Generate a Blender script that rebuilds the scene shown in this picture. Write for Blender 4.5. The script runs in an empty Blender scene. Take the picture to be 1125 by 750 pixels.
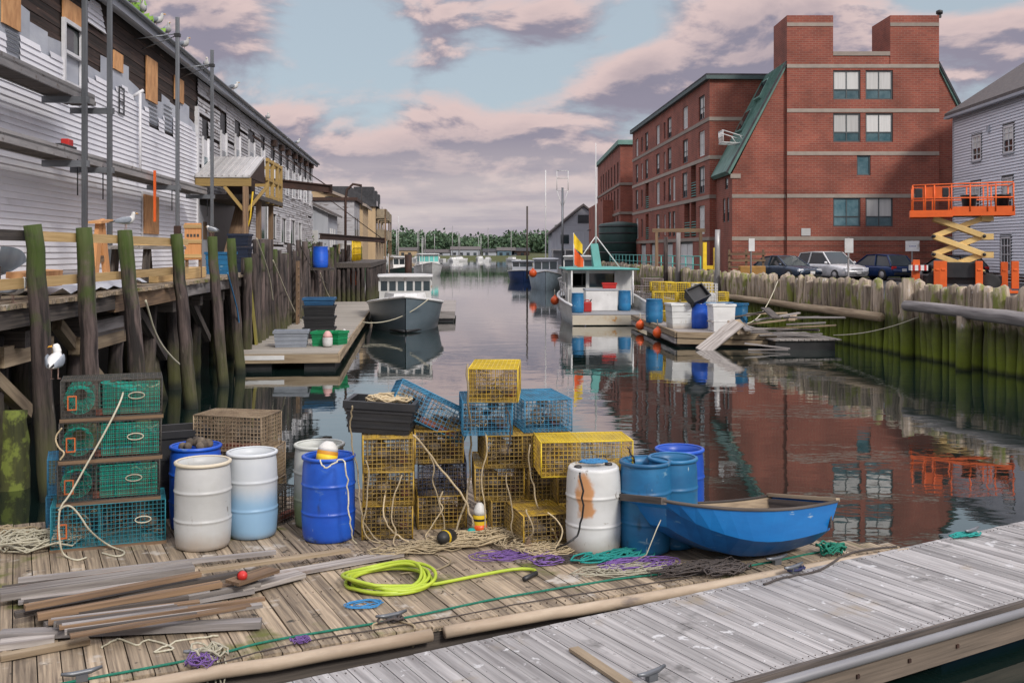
import bpy, math, random
from mathutils import Vector, Matrix
random.seed(7)
R = math.radians
V = Vector
SC = bpy.context.scene
COL = SC.collection
F, CX, HY, HC = 1130.0, 562.5, 276.0, 3.5      # focal length (px), principal x, horizon y, camera height (m)

def P(px, py, z=0.0):
    """point of the horizontal plane z seen at a photo pixel"""
    Y = F*(HC-z)/(py-HY)
    return V(((px-CX)/F*Y, Y, z))
def Q(px, py, Y):
    return V(((px-CX)/F*Y, Y, HC-(py-HY)/F*Y))
def rnd(a, b): return random.uniform(a, b)

# ------------------------------------------------------------------ mesh builder
class MB:
    def __init__(s):
        s.v=[]; s.f=[]; s.g=[]; s.r=[]; s.mi=[]; s.sm=[]; s.m=0
    def add(s, vs, fs, gc=None, smooth=False, rv=None):
        b=len(s.v); r=random.random() if rv is None else rv
        o=rnd(0,60) if gc else 0
        s.v += [tuple(p) for p in vs]
        if gc: s.g += [(g[0]+o,g[1]+o,g[2]+o) for g in gc]
        else: s.g += [tuple(p) for p in vs]
        for f in fs:
            s.f.append([b+i for i in f]); s.r.append(r); s.mi.append(s.m); s.sm.append(smooth)
        return s
    def hexa(s, p, gc=None, rv=None):
        return s.add(p, [(0,3,2,1),(4,5,6,7),(0,1,5,4),(1,2,6,5),(2,3,7,6),(3,0,4,7)], gc, False, rv)
    def box(s, x0,x1,y0,y1,z0,z1, rv=None):
        p=[V(q) for q in ((x0,y0,z0),(x1,y0,z0),(x1,y1,z0),(x0,y1,z0),(x0,y0,z1),(x1,y0,z1),(x1,y1,z1),(x0,y1,z1))]
        d=(x1-x0,y1-y0,z1-z0); k=max(range(3),key=lambda i:d[i]); a,b=(k+1)%3,(k+2)%3
        return s.hexa(p,[(q[k],q[a],q[b]) for q in p],rv)
    def cbox(s, c, d, rv=None):
        return s.box(c[0]-d[0]/2,c[0]+d[0]/2,c[1]-d[1]/2,c[1]+d[1]/2,c[2]-d[2]/2,c[2]+d[2]/2,rv)
    def bar(s, p0, p1, w, t, up=(0,0,1), rv=None, w1=None):
        p0=V(p0);p1=V(p1);d=p1-p0;L=d.length;d/=L;up=V(up)
        if abs(d.dot(up))>.98: up=V((1,0,0)) if abs(d.x)<.9 else V((0,1,0))
        sx=d.cross(up).normalized();u=sx.cross(d).normalized();p=[];g=[]
        for l,q,ww in ((0,p0,w),(L,p1,w1 or w)):
            for a,b in ((-1,-1),(1,-1),(1,1),(-1,1)):
                p.append(q+sx*a*ww/2+u*b*t/2); g.append((l,a*ww/2,b*t/2))
        return s.hexa(p,g,rv)
    def tube(s, pts, r, n=6, closed=False, caps=True, smooth=True, rv=None, flute=0):
        fl=[1+rnd(-flute,flute) for _ in range(n)]; fj=flute*.35
        pts=[V(p) for p in pts]; N=len(pts)
        rr=r if isinstance(r,(list,tuple)) else [r]*N
        vs=[];g=[];fs=[];nr=None;l=0
        for i in range(N):
            a=pts[i-1] if (i>0 or closed) else pts[i]; b=pts[(i+1)%N] if (i<N-1 or closed) else pts[i]
            d=(b-a)
            if d.length<1e-6: d=V((0,0,1))
            d.normalize()
            if nr is None: nr=d.orthogonal().normalized()
            nr=(nr-d*nr.dot(d))
            if nr.length<1e-5: nr=d.orthogonal()
            nr.normalize(); bn=d.cross(nr)
            if i>0: l+=(pts[i]-pts[i-1]).length
            for k in range(n):
                a=2*math.pi*k/n; c,q=math.cos(a),math.sin(a)
                vs.append(pts[i]+(nr*c+bn*q)*rr[i]*(fl[k]+rnd(-fj,fj) if flute else 1)); g.append((l,c*rr[i],q*rr[i]))
        M=N if closed else N-1
        for i in range(M):
            for k in range(n):
                k2=(k+1)%n; i2=(i+1)%N
                fs.append((i*n+k,i*n+k2,i2*n+k2,i2*n+k))
        if caps and not closed:
            fs.append(tuple(reversed(range(n)))); fs.append(tuple((N-1)*n+k for k in range(n)))
        return s.add(vs,fs,g,smooth,rv)
    def lathe(s, prof, n=20, c=(0,0,0), ax=None, smooth=True, rv=None, lump=0):
        c=V(c); vs=[];fs=[];m=ax or Matrix.Identity(3)
        for r,z in prof:
            for k in range(n):
                a=2*math.pi*k/n; q=r*(1+(rnd(-lump,lump) if lump else 0))
                vs.append(c+m@V((q*math.cos(a),q*math.sin(a),z)))
        for i in range(len(prof)-1):
            for k in range(n): fs.append((i*n+k,i*n+(k+1)%n,(i+1)*n+(k+1)%n,(i+1)*n+k))
        mr=max(q[0] for q in prof)
        if not (prof[0][0]>.4*mr and prof[-1][0]>.4*mr): fs.append(tuple(reversed(range(n)))); fs.append(tuple((len(prof)-1)*n+k for k in range(n)))
        return s.add(vs,fs,None,smooth,rv)
    def prism(s, poly, ext, smooth=False):
        poly=[V(p) for p in poly]; ext=V(ext); n=len(poly)
        vs=poly+[p+ext for p in poly]
        fs=[tuple(reversed(range(n))),tuple(range(n,2*n))]+[(i,(i+1)%n,n+(i+1)%n,n+i) for i in range(n)]
        return s.add(vs,fs,None,smooth)
    def quad(s,a,b,c,d,rv=None): return s.add([a,b,c,d],[(0,1,2,3)],None,False,rv)
    def loft(s, rings, closed=True, caps=True, smooth=True, rv=None):
        n=len(rings[0]); vs=[p for r in rings for p in r]; fs=[]
        for i in range(len(rings)-1):
            for k in range(n if closed else n-1):
                fs.append((i*n+k,i*n+(k+1)%n,(i+1)*n+(k+1)%n,(i+1)*n+k))
        if caps and closed: fs.append(tuple(reversed(range(n)))); fs.append(tuple((len(rings)-1)*n+k for k in range(n)))
        return s.add(vs,fs,None,smooth,rv)
    def ball(s, c, r, n=10, m=7, sq=(1,1,1), smooth=True, rv=None):
        c=V(c); vs=[c+V((0,0,-r*sq[2]))]; fs=[]
        for i in range(1,m):
            t=-math.pi/2+math.pi*i/m
            for k in range(n):
                a=2*math.pi*k/n
                vs.append(c+V((r*sq[0]*math.cos(t)*math.cos(a),r*sq[1]*math.cos(t)*math.sin(a),r*sq[2]*math.sin(t))))
        vs.append(c+V((0,0,r*sq[2])))
        for k in range(n): fs.append((0,1+(k+1)%n,1+k)); fs.append((len(vs)-1,1+(m-2)*n+k,1+(m-2)*n+(k+1)%n))
        for i in range(m-2):
            for k in range(n): fs.append((1+i*n+k,1+i*n+(k+1)%n,1+(i+1)*n+(k+1)%n,1+(i+1)*n+k))
        return s.add(vs,fs,None,smooth,rv)
    def grid(s, o, u, v, nu, nv, t):
        """welded wire panel: nu x nv cells between o, o+u and o+v"""
        o=V(o);u=V(u);v=V(v)
        for i in range(nu+1): s.wire(o+u*(i/nu), o+u*(i/nu)+v, t)
        for j in range(nv+1): s.wire(o+v*(j/nv), o+v*(j/nv)+u, t)
        return s
    def wire(s,a,b,t):
        a=V(a);b=V(b);d=(b-a).normalized(); x=d.orthogonal().normalized()*t/2; y=d.cross(x)
        p=[a+x,a+y,a-x,a-y,b+x,b+y,b-x,b-y]
        return s.add(p,[(0,1,5,4),(1,2,6,5),(2,3,7,6),(3,0,4,7)],None,False,.5)
    def wall(s, o, u, v, W, H, holes=(), reveal=.12, n=None):
        """wall rectangle with openings (x0,x1,z0,z1) and their reveals; u,v unit vectors, n outward"""
        o=V(o);u=V(u);v=V(v);n=V(n) if n else u.cross(v)
        xs=sorted({0,W}|{min(max(h[i],0),W) for h in holes for i in (0,1)}); ys=sorted({0,H}|{min(max(h[i],0),H) for h in holes for i in (2,3)})
        at=lambda x,y,d=0:o+u*x+v*y-n*d
        for i in range(len(xs)-1):
            for j in range(len(ys)-1):
                x=(xs[i]+xs[i+1])/2;y=(ys[j]+ys[j+1])/2
                if any(h[0]<x<h[1] and h[2]<y<h[3] for h in holes): continue
                s.quad(at(xs[i],ys[j]),at(xs[i+1],ys[j]),at(xs[i+1],ys[j+1]),at(xs[i],ys[j+1]),.5)
        for a,b,c,d in holes:
            for p,q in (((a,c),(b,c)),((b,c),(b,d)),((b,d),(a,d)),((a,d),(a,c))):
                s.quad(at(*p),at(*q),at(*q,reveal),at(*p,reveal),.5)
        return s
    def mesh(s,name,mats):
        me=bpy.data.meshes.new(name); me.from_pydata(s.v,[],s.f)
        for m in (mats if isinstance(mats,(list,tuple)) else [mats]): me.materials.append(m)
        me.polygons.foreach_set('material_index',s.mi); me.polygons.foreach_set('use_smooth',s.sm)
        a=me.attributes.new('rv','FLOAT','FACE'); a.data.foreach_set('value',s.r)
        a=me.attributes.new('gc','FLOAT_VECTOR','POINT'); a.data.foreach_set('vector',[x for g in s.g for x in g])
        me.update(); return me
    def build(s,name,mats,parent=None,loc=(0,0,0),rot=(0,0,0),bev=0):
        o=bpy.data.objects.new(name,s.mesh(name,mats)); COL.objects.link(o)
        o.parent=parent; o.location=loc; o.rotation_euler=rot
        if bev:
            b=o.modifiers.new('bevel','BEVEL'); b.width=bev; b.segments=2; b.limit_method='ANGLE'; b.angle_limit=R(40)
        return o
def tag(o,label=None,cat=None,group=None,kind=None):
    if label: o['label']=label
    if cat: o['category']=cat
    if group: o['group']=group
    if kind: o['kind']=kind
    return o
def thing(name,label,cat,loc=(0,0,0),rot=0,group=None):
    o=bpy.data.objects.new(name,None); COL.objects.link(o); o.location=loc
    o.rotation_euler=rot if isinstance(rot,(tuple,list)) else (0,0,rot)
    o.empty_display_size=.1
    return tag(o,label,cat,group)
KIDS={}
def kids(o): return [c for c in o.children]
def dup(o,loc=None,rot=None,label=None,group=None,parent=None,sc=None):
    c=o.copy(); COL.objects.link(c)
    if parent: c.parent=parent
    for k in kids(o): dup(k,parent=c)
    if loc is not None: c.location=loc
    if rot is not None: c.rotation_euler=rot if isinstance(rot,(tuple,list)) else (0,0,rot)
    if sc: c.scale=sc if isinstance(sc,(tuple,list)) else (sc,sc,sc)
    if label: c['label']=label
    if group: c['group']=group
    return c
def struct(o): o['kind']='structure'; return o

# ------------------------------------------------------------------ materials
MATS={}
def mat(name,c1,c2=None,rough=.6,metal=0,sc=(3,3,3),det=6,lo=.35,hi=.65,rvv=.18,objv=.12,bump=.25,bd=.01,spots=(),zr=(),coord='gc',spec=.5,alpha=None,trans=0,dist=0):
    if name in MATS: return MATS[name]
    m=bpy.data.materials.new(name); m.use_nodes=True; nt=m.node_tree; nt.nodes.clear()
    N=lambda t:nt.nodes.new(t); L=nt.links.new
    out=N('ShaderNodeOutputMaterial'); b=N('ShaderNodeBsdfPrincipled'); L(b.outputs[0],out.inputs[0])
    b.inputs['Roughness'].default_value=rough; b.inputs['Metallic'].default_value=metal; b.inputs['Specular IOR Level'].default_value=spec
    if coord=='gc': a=N('ShaderNodeAttribute'); a.attribute_name='gc'; co=a.outputs['Vector']
    else: a=N('ShaderNodeTexCoord'); co=a.outputs['Object']
    ob=N('ShaderNodeTexCoord').outputs['Object']
    inf=N('ShaderNodeObjectInfo')
    def noise(scale,det=det,off=True,src=None):
        mp=N('ShaderNodeMapping'); L(src or co,mp.inputs[0]); mp.inputs['Scale'].default_value=scale
        if off:
            cb=N('ShaderNodeMath'); cb.operation='MULTIPLY'; L(inf.outputs['Random'],cb.inputs[0]); cb.inputs[1].default_value=37
            L(cb.outputs[0],mp.inputs['Location'])
        n=N('ShaderNodeTexNoise'); n.inputs['Scale'].default_value=1; n.inputs['Detail'].default_value=det; n.inputs['Roughness'].default_value=.62; n.inputs['Distortion'].default_value=dist
        L(mp.outputs[0],n.inputs['Vector']); return n.outputs[0]
    def rng(x,a,b,smooth=False):
        r=N('ShaderNodeMapRange'); L(x,r.inputs[0]); r.inputs[1].default_value=a; r.inputs[2].default_value=b
        if smooth: r.interpolation_type='SMOOTHSTEP'
        return r.outputs[0]
    def mix(f,a,bb):
        x=N('ShaderNodeMix'); x.data_type='RGBA'; L(f,x.inputs[0])
        for i,c in ((6,a),(7,bb)):
            if isinstance(c,tuple): x.inputs[i].default_value=(*c,1)
            else: L(c,x.inputs[i])
        return x.outputs[2]
    def math_(op,x,y):
        q=N('ShaderNodeMath'); q.operation=op
        for i,c in ((0,x),(1,y)):
            if isinstance(c,(int,float)): q.inputs[i].default_value=c
            else: L(c,q.inputs[i])
        return q.outputs[0]
    n0=noise(sc)
    c=mix(rng(n0,lo,hi),c1,c2 or tuple(x*.75 for x in c1))
    rv=N('ShaderNodeAttribute'); rv.attribute_name='rv'
    val=math_('ADD',math_('ADD',math_('MULTIPLY',math_('SUBTRACT',rv.outputs['Fac'],.5),rvv*2),1),math_('MULTIPLY',math_('SUBTRACT',inf.outputs['Random'],.5),objv*2))
    hs=N('ShaderNodeHueSaturation'); L(c,hs.inputs['Color']); L(val,hs.inputs['Value']); c=hs.outputs[0]
    for s in spots:   # (colour, noise scale, threshold lo, hi)
        c=mix(rng(noise(s[1] if isinstance(s[1],tuple) else (s[1],)*3,4,src=ob if len(s)>4 else None),s[2],s[3],True),c,s[0])
    if zr:
        z=N('ShaderNodeSeparateXYZ'); L(ob,z.inputs[0])
        for (z0,z1,cc,amp,mx) in zr:   # full colour at z0, none at z1
            zz=math_('ADD',z.outputs[2],math_('MULTIPLY',math_('SUBTRACT',noise((3,3,2)),.5),amp))
            f=math_('MULTIPLY',rng(zz,z1,z0,True),mx); c=mix(f,c,cc)
    L(c,b.inputs['Base Color'])
    if bump:
        bp=N('ShaderNodeBump'); bp.inputs['Strength'].default_value=bump; bp.inputs['Distance'].default_value=bd
        L(n0,bp.inputs['Height']); L(bp.outputs[0],b.inputs['Normal'])
    if trans: b.inputs['Transmission Weight'].default_value=trans
    if alpha is not None: b.inputs['Alpha'].default_value=alpha
    MATS[name]=m; return m
WG=(.9,30,30)       # wood grain scale along gc
m_pier=mat('pier_planks',(.44,.425,.415),(.21,.20,.197),.82,sc=(.8,17,17),rvv=.2,spots=(((.56,.56,.56),5,.63,.69,1),((.66,.66,.66),13,.68,.71,1),((.11,.105,.10),2.2,.58,.76,1),((.30,.25,.185),1.2,.58,.75,1),((.07,.065,.06),18,.68,.72,1)),bump=.5,bd=.004)
m_deck=mat('float_planks',(.41,.325,.225),(.13,.10,.072),.88,sc=WG,rvv=.3,spots=(((.52,.48,.42),2.6,.58,.72,1),((.12,.095,.07),1.6,.58,.74,1),((.12,.125,.03),1.1,.57,.68,1),((.05,.045,.035),7,.64,.7,1)),bump=.5,bd=.004)
m_greywood=mat('weathered_board',(.40,.37,.34),(.15,.13,.12),.85,sc=(.9,22,22),rvv=.25,objv=.3,spots=(((.2,.13,.09),2,.58,.75),),bump=.5,bd=.004)
m_darkwood=mat('dark_timber',(.12,.10,.085),(.035,.03,.028),.85,sc=WG,bump=.5)
m_brownwood=mat('brown_timber',(.25,.16,.09),(.11,.07,.045),.8,sc=WG,objv=.2,bump=.4)
m_newwood=mat('new_lumber',(.62,.43,.2),(.47,.31,.13),.7,sc=WG,bump=.2)
m_orangewood=mat('orange_plywood',(.62,.30,.12),(.48,.22,.08),.7,sc=WG,bump=.2)
m_ply=mat('plywood',(.66,.36,.16),(.46,.22,.09),.75,sc=(6,6,2.5),bump=.1,coord='obj')
m_barnwood=mat('bare_sheathing',(.075,.045,.035),(.02,.015,.014),.9,sc=(.7,14,14),rvv=.5,bump=.5,spots=(((.22,.15,.11),(1.2,9,9),.63,.75),))
m_siding=mat('white_clapboard',(.82,.82,.86),(.72,.72,.77),.55,sc=(.4,3,6),rvv=.05,objv=0,bump=.05,spots=(((.55,.54,.56),(.5,.5,3),.6,.75),))
m_oldsiding=mat('peeling_clapboard',(.50,.50,.52),(.34,.33,.34),.75,sc=(.5,5,14),rvv=.18,objv=0,bump=.15,spots=(((.15,.125,.115),(.9,7,7),.57,.66),))
m_wrap=mat('house_wrap',(.55,.58,.63),(.44,.47,.54),.45,sc=(.9,.9,2),rvv=.1,bump=.4,bd=.05)
m_trim=mat('white_trim',(.7,.7,.72),(.58,.58,.6),.5,bump=.05)
m_glass=mat('window_glass',(.02,.03,.035),(.035,.05,.055),.06,sc=(.6,.6,.6),rvv=.5,bump=0,spec=.8)
m_tealglass=mat('teal_glass',(.035,.09,.11),(.10,.17,.19),.1,sc=(1.5,1.5,1.5),rvv=.3,bump=0,spec=.8)
m_blind=mat('white_blind',(.62,.62,.6),(.52,.52,.5),.6,sc=(9,9,.3),rvv=.15,bump=0)
m_black=mat('black_plastic',(.016,.017,.019),(.028,.028,.03),.45,rvv=.1,bump=.1)
m_rubber=mat('tyre_rubber',(.02,.02,.02),None,.8)
m_roofdark=mat('dark_shingle',(.035,.036,.04),(.06,.06,.065),.9,sc=(5,5,5),bump=.4)
m_slate=mat('brown_shingle',(.085,.075,.075),(.13,.115,.11),.9,sc=(4,4,4),bump=.4)
m_tin=mat('metal_roof',(.62,.6,.58),(.5,.49,.48),.4,.3,sc=(1,1,1),bump=.05)
m_alu=mat('galvanised_pole',(.22,.235,.25),(.15,.16,.175),.42,.6,sc=(1,8,8),bump=.05)
m_alu2=mat('aluminium_plank',(.42,.41,.4),(.3,.29,.29),.5,.5,sc=(1,8,8),bump=.1,spots=(((.16,.13,.11),3,.58,.7),))
m_rust=mat('rusty_steel',(.07,.035,.025),(.035,.022,.018),.75,.2,sc=(1,5,5),bump=.2)
m_pileL=mat('mossy_piling',(.125,.093,.085),(.016,.012,.012),.9,sc=(.9,10,10),det=9,lo=.40,hi=.62,objv=.25,bump=1,bd=.03,spots=(((.22,.185,.165),(1.2,7,7),.64,.74),((.02,.016,.015),(.5,5,5),.55,.66)),zr=((3.6,2.4,(.05,.085,.010),3.6,.8),(.15,1.7,(.075,.08,.025),1.8,.8),(.0,.35,(.012,.016,.011),.3,.95)))
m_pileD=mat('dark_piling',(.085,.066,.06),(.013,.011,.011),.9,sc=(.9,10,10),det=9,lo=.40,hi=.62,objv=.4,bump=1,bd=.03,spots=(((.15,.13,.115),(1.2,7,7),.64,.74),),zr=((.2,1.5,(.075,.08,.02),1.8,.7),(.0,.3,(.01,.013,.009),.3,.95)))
m_pileR=mat('bulkhead_piling',(.52,.425,.325),(.13,.10,.075),.9,sc=(.8,8,8),objv=.38,bump=1,bd=.03,spots=(((.20,.22,.05),(1.2,3,3),.48,.66),((.45,.42,.40),(3,9,9),.6,.7)),zr=((1.15,1.4,(.045,.055,.012),.35,.85),(.0,1.5,(.17,.22,.014),1.5,.9),(0,.2,(.02,.025,.012),.2,.9)))  # dark band below the log wale is recess shade put into the colour
m_log=mat('driftwood_log',(.42,.33,.22),(.2,.145,.09),.85,sc=(.6,9,9),objv=.15,bump=.7,bd=.02)
m_greylog=mat('silver_log',(.36,.335,.32),(.15,.135,.13),.85,sc=(.6,9,9),objv=.1,bump=.7,bd=.02)
m_asphalt=mat('asphalt',(.06,.06,.062),(.045,.045,.047),.9,sc=(2,2,2))
m_grass=mat('scrub',(.07,.10,.03),(.10,.09,.04),.95,sc=(2,2,2))
m_white=mat('white_paint',(.68,.68,.67),(.55,.55,.54),.4,sc=(1.5,1.5,3),bump=.05,spots=(((.35,.31,.26),(2,2,.8),.62,.78),))
m_hullgrey=mat('slate_hull_paint',(.085,.115,.135),(.105,.135,.155),.3,sc=(1,1,3),bump=.05)
m_hullwhite=mat('hull_white',(.62,.63,.62),(.5,.5,.48),.35,sc=(1,1,3),bump=.05,spots=(((.3,.22,.14),(1.5,1.5,.6),.62,.75),))
m_deckgrey=mat('grey_deck_paint',(.19,.2,.21),(.27,.27,.27),.6,sc=(2,2,2),bump=.1)
m_teal=mat('teal_paint',(.10,.42,.38),(.08,.34,.31),.5,sc=(2,2,2),bump=.05)
m_copper=mat('copper_green_roof',(.14,.26,.22),(.08,.17,.145),.6,sc=(2,2,.5),bump=.05)
m_tealrail=mat('teal_metal',(.10,.42,.38),None,.5,bump=0)
m_stone=mat('stone_band',(.33,.28,.235),(.27,.225,.19),.8,sc=(2,2,2),bump=.1)
m_conc=mat('concrete',(.33,.32,.3),(.23,.22,.21),.9,sc=(1.5,1.5,1.5))
m_orange=mat('orange_paint',(.80,.135,.02),(.68,.11,.018),.45,bump=.03,rvv=.05)
m_cream=mat('cream_steel',(.78,.56,.23),(.68,.46,.17),.45,bump=.03,rvv=.05)
m_red=mat('red_plastic',(.55,.03,.025),None,.45,bump=0)
m_buoy=mat('orange_buoy',(.85,.12,.02),None,.4,bump=0)
m_yel=mat('yellow_paint',(.78,.52,.02),None,.5,bump=0)
m_blueb=mat('blue_barrel_plastic',(.015,.10,.52),(.012,.07,.42),.38,sc=(2,2,4),bump=.05,objv=.15,spots=(((.10,.20,.46),(3,3,8),.62,.72),((.25,.33,.5),(22,22,4),.69,.72),((.03,.05,.12),(4,4,2),.62,.75)))
m_blueb2=mat('faded_blue_plastic',(.018,.15,.31),(.012,.10,.23),.42,sc=(2,2,4),bump=.05,objv=.12,spots=(((.2,.35,.45),(3,3,8),.60,.72),((.35,.45,.5),(20,20,4),.69,.72),((.02,.06,.1),(4,4,2),.6,.75)))
m_whiteb=mat('white_barrel_plastic',(.68,.69,.68),(.58,.59,.57),.45,sc=(2,2,3),bump=.08,spots=(((.42,.38,.32),(5,5,2),.60,.78),((.22,.2,.17),(14,14,5),.66,.72),((.3,.27,.22),(3,3,12),.68,.73)),zr=((.0,.22,(.33,.26,.19),.25,.7),))
m_whiteb2=mat('milky_barrel_plastic',(.66,.69,.71),(.58,.62,.65),.42,sc=(2,2,3),bump=.08,spots=(((.42,.40,.36),(5,5,2),.66,.8),),zr=((.35,.58,(.22,.40,.58),.16,.92),(.0,.1,(.2,.2,.2),.1,.5)))
m_whiteb3=mat('algae_barrel_plastic',(.62,.64,.60),(.54,.56,.5),.45,sc=(2,2,3),bump=.08,zr=((.15,.55,(.2,.27,.10),.3,.85),))
m_rope=mat('tan_rope',(.50,.41,.26),(.33,.26,.16),.9,sc=(60,60,60),objv=.25,bump=.3)
m_ropew=mat('pale_rope',(.60,.57,.45),(.42,.39,.28),.9,sc=(60,60,60),objv=.2,bump=.3)
m_ropeg=mat('green_rope',(.012,.20,.13),(.008,.12,.08),.8,sc=(60,60,60),bump=.3)
m_ropet=mat('teal_rope',(.02,.36,.32),(.012,.22,.2),.8,sc=(60,60,60),bump=.3)
m_ropep=mat('purple_rope',(.24,.13,.40),(.15,.08,.27),.8,sc=(60,60,60),bump=.3)
m_ropeb=mat('blue_rope',(.04,.22,.45),(.03,.14,.3),.8,sc=(60,60,60),bump=.3)
m_roped=mat('dark_rope',(.05,.045,.045),(.1,.08,.07),.9,sc=(60,60,60),bump=.3)
m_hose=mat('lime_hose',(.40,.50,.04),(.30,.39,.035),.4,bump=0)
m_cream2=mat('cream_fender_hose',(.47,.38,.28),(.33,.25,.175),.6,sc=(1.5,6,6),bump=.15,spots=(((.35,.12,.03),5,.68,.76),((.2,.16,.13),(2,6,6),.6,.75)))
m_ty=mat('yellow_trap_wire',(.55,.35,.035),(.24,.16,.06),.6,sc=(5,5,5),lo=.42,hi=.62,objv=.12,bump=0)
m_tyg=mat('grimy_yellow_trap_wire',(.42,.27,.045),(.16,.115,.06),.7,sc=(6,6,6),objv=.2,bump=0)
m_tyb=mat('bright_yellow_wire',(.72,.52,.025),(.5,.36,.035),.5,sc=(4,4,4),bump=0)
m_tb=mat('blue_trap_wire',(.04,.26,.46),(.035,.13,.22),.6,sc=(5,5,5),objv=.1,bump=0)
m_tn=mat('navy_trap_wire',(.028,.045,.10),(.05,.05,.06),.6,sc=(5,5,5),bump=0)
m_tt=mat('teal_trap_wire',(.02,.25,.32),(.02,.16,.2),.6,sc=(5,5,5),bump=0)
m_tk=mat('black_trap_wire',(.03,.035,.035),(.09,.075,.06),.6,sc=(7,7,7),bump=0)
m_tw=mat('tan_trap_wire',(.38,.29,.19),(.2,.14,.085),.7,sc=(6,6,6),bump=0)
m_netg=mat('green_netting',(.012,.42,.31),(.008,.28,.21),.8,sc=(4,4,4),bump=0)
m_netb=mat('brown_netting',(.30,.235,.155),(.14,.105,.075),.9,sc=(6,6,6),objv=.3,bump=0)
m_weed=mat('trap_fouling',(.20,.16,.115),(.06,.05,.042),.95,sc=(8,8,8),bump=.5)
m_brickred=mat('ballast_brick',(.25,.08,.05),(.17,.06,.04),.9,sc=(9,9,9))
m_leaf=mat('leaf',(.05,.09,.02),(.10,.14,.035),.7,sc=(3,3,3),rvv=.5,bump=0)
m_fartree=mat('far_leaf',(.06,.115,.065),(.095,.155,.075),.8,sc=(.35,.35,.35),rvv=.45,bump=0)
m_tan=mat('tan_siding',(.50,.37,.22),(.44,.32,.19),.7,sc=(.3,.3,4),bump=.03,rvv=.05)
m_greyside=mat('grey_siding',(.40,.42,.46),(.33,.35,.39),.7,sc=(.3,.3,5),bump=.03,rvv=.08)
m_wsid=mat('bluish_white_clapboard',(.74,.76,.82),(.66,.68,.74),.6,sc=(.3,.3,5),bump=.03,rvv=.05)

def brickmat(name,c1,c2,mor):
    m=bpy.data.materials.new(name); m.use_nodes=True; nt=m.node_tree; b=nt.nodes['Principled BSDF']; L=nt.links.new
    N=lambda t:nt.nodes.new(t)
    tc=N('ShaderNodeTexCoord'); sp=N('ShaderNodeSeparateXYZ'); L(tc.outputs['Object'],sp.inputs[0])
    ad=N('ShaderNodeMath'); L(sp.outputs[0],ad.inputs[0]); L(sp.outputs[1],ad.inputs[1])
    cb=N('ShaderNodeCombineXYZ'); L(ad.outputs[0],cb.inputs[0]); L(sp.outputs[2],cb.inputs[1])
    br=N('ShaderNodeTexBrick'); L(cb.outputs[0],br.inputs['Vector']); br.inputs['Scale'].default_value=1
    br.inputs['Brick Width'].default_value=.42; br.inputs['Row Height'].default_value=.14; br.inputs['Mortar Size'].default_value=.016
    br.inputs['Color1'].default_value=(*c1,1); br.inputs['Color2'].default_value=(*c2,1); br.inputs['Mortar'].default_value=(*mor,1)
    n=N('ShaderNodeTexNoise'); n.inputs['Scale'].default_value=.5; n.inputs['Detail'].default_value=8; L(tc.outputs['Object'],n.inputs['Vector'])
    r=N('ShaderNodeMapRange'); L(n.outputs[0],r.inputs[0]); r.inputs[1].default_value=.3; r.inputs[2].default_value=.7; r.inputs[3].default_value=.68; r.inputs[4].default_value=1.25
    hs=N('ShaderNodeHueSaturation'); L(br.outputs['Color'],hs.inputs['Color']); L(r.outputs[0],hs.inputs['Value']); L(hs.outputs[0],b.inputs['Base Color'])
    b.inputs['Roughness'].default_value=.85
    return m
m_brick=brickmat('red_brick',(.285,.075,.046),(.215,.055,.037),(.26,.135,.10))
m_brick2=brickmat('brown_brick',(.21,.065,.042),(.16,.05,.034),(.2,.12,.09))

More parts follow.
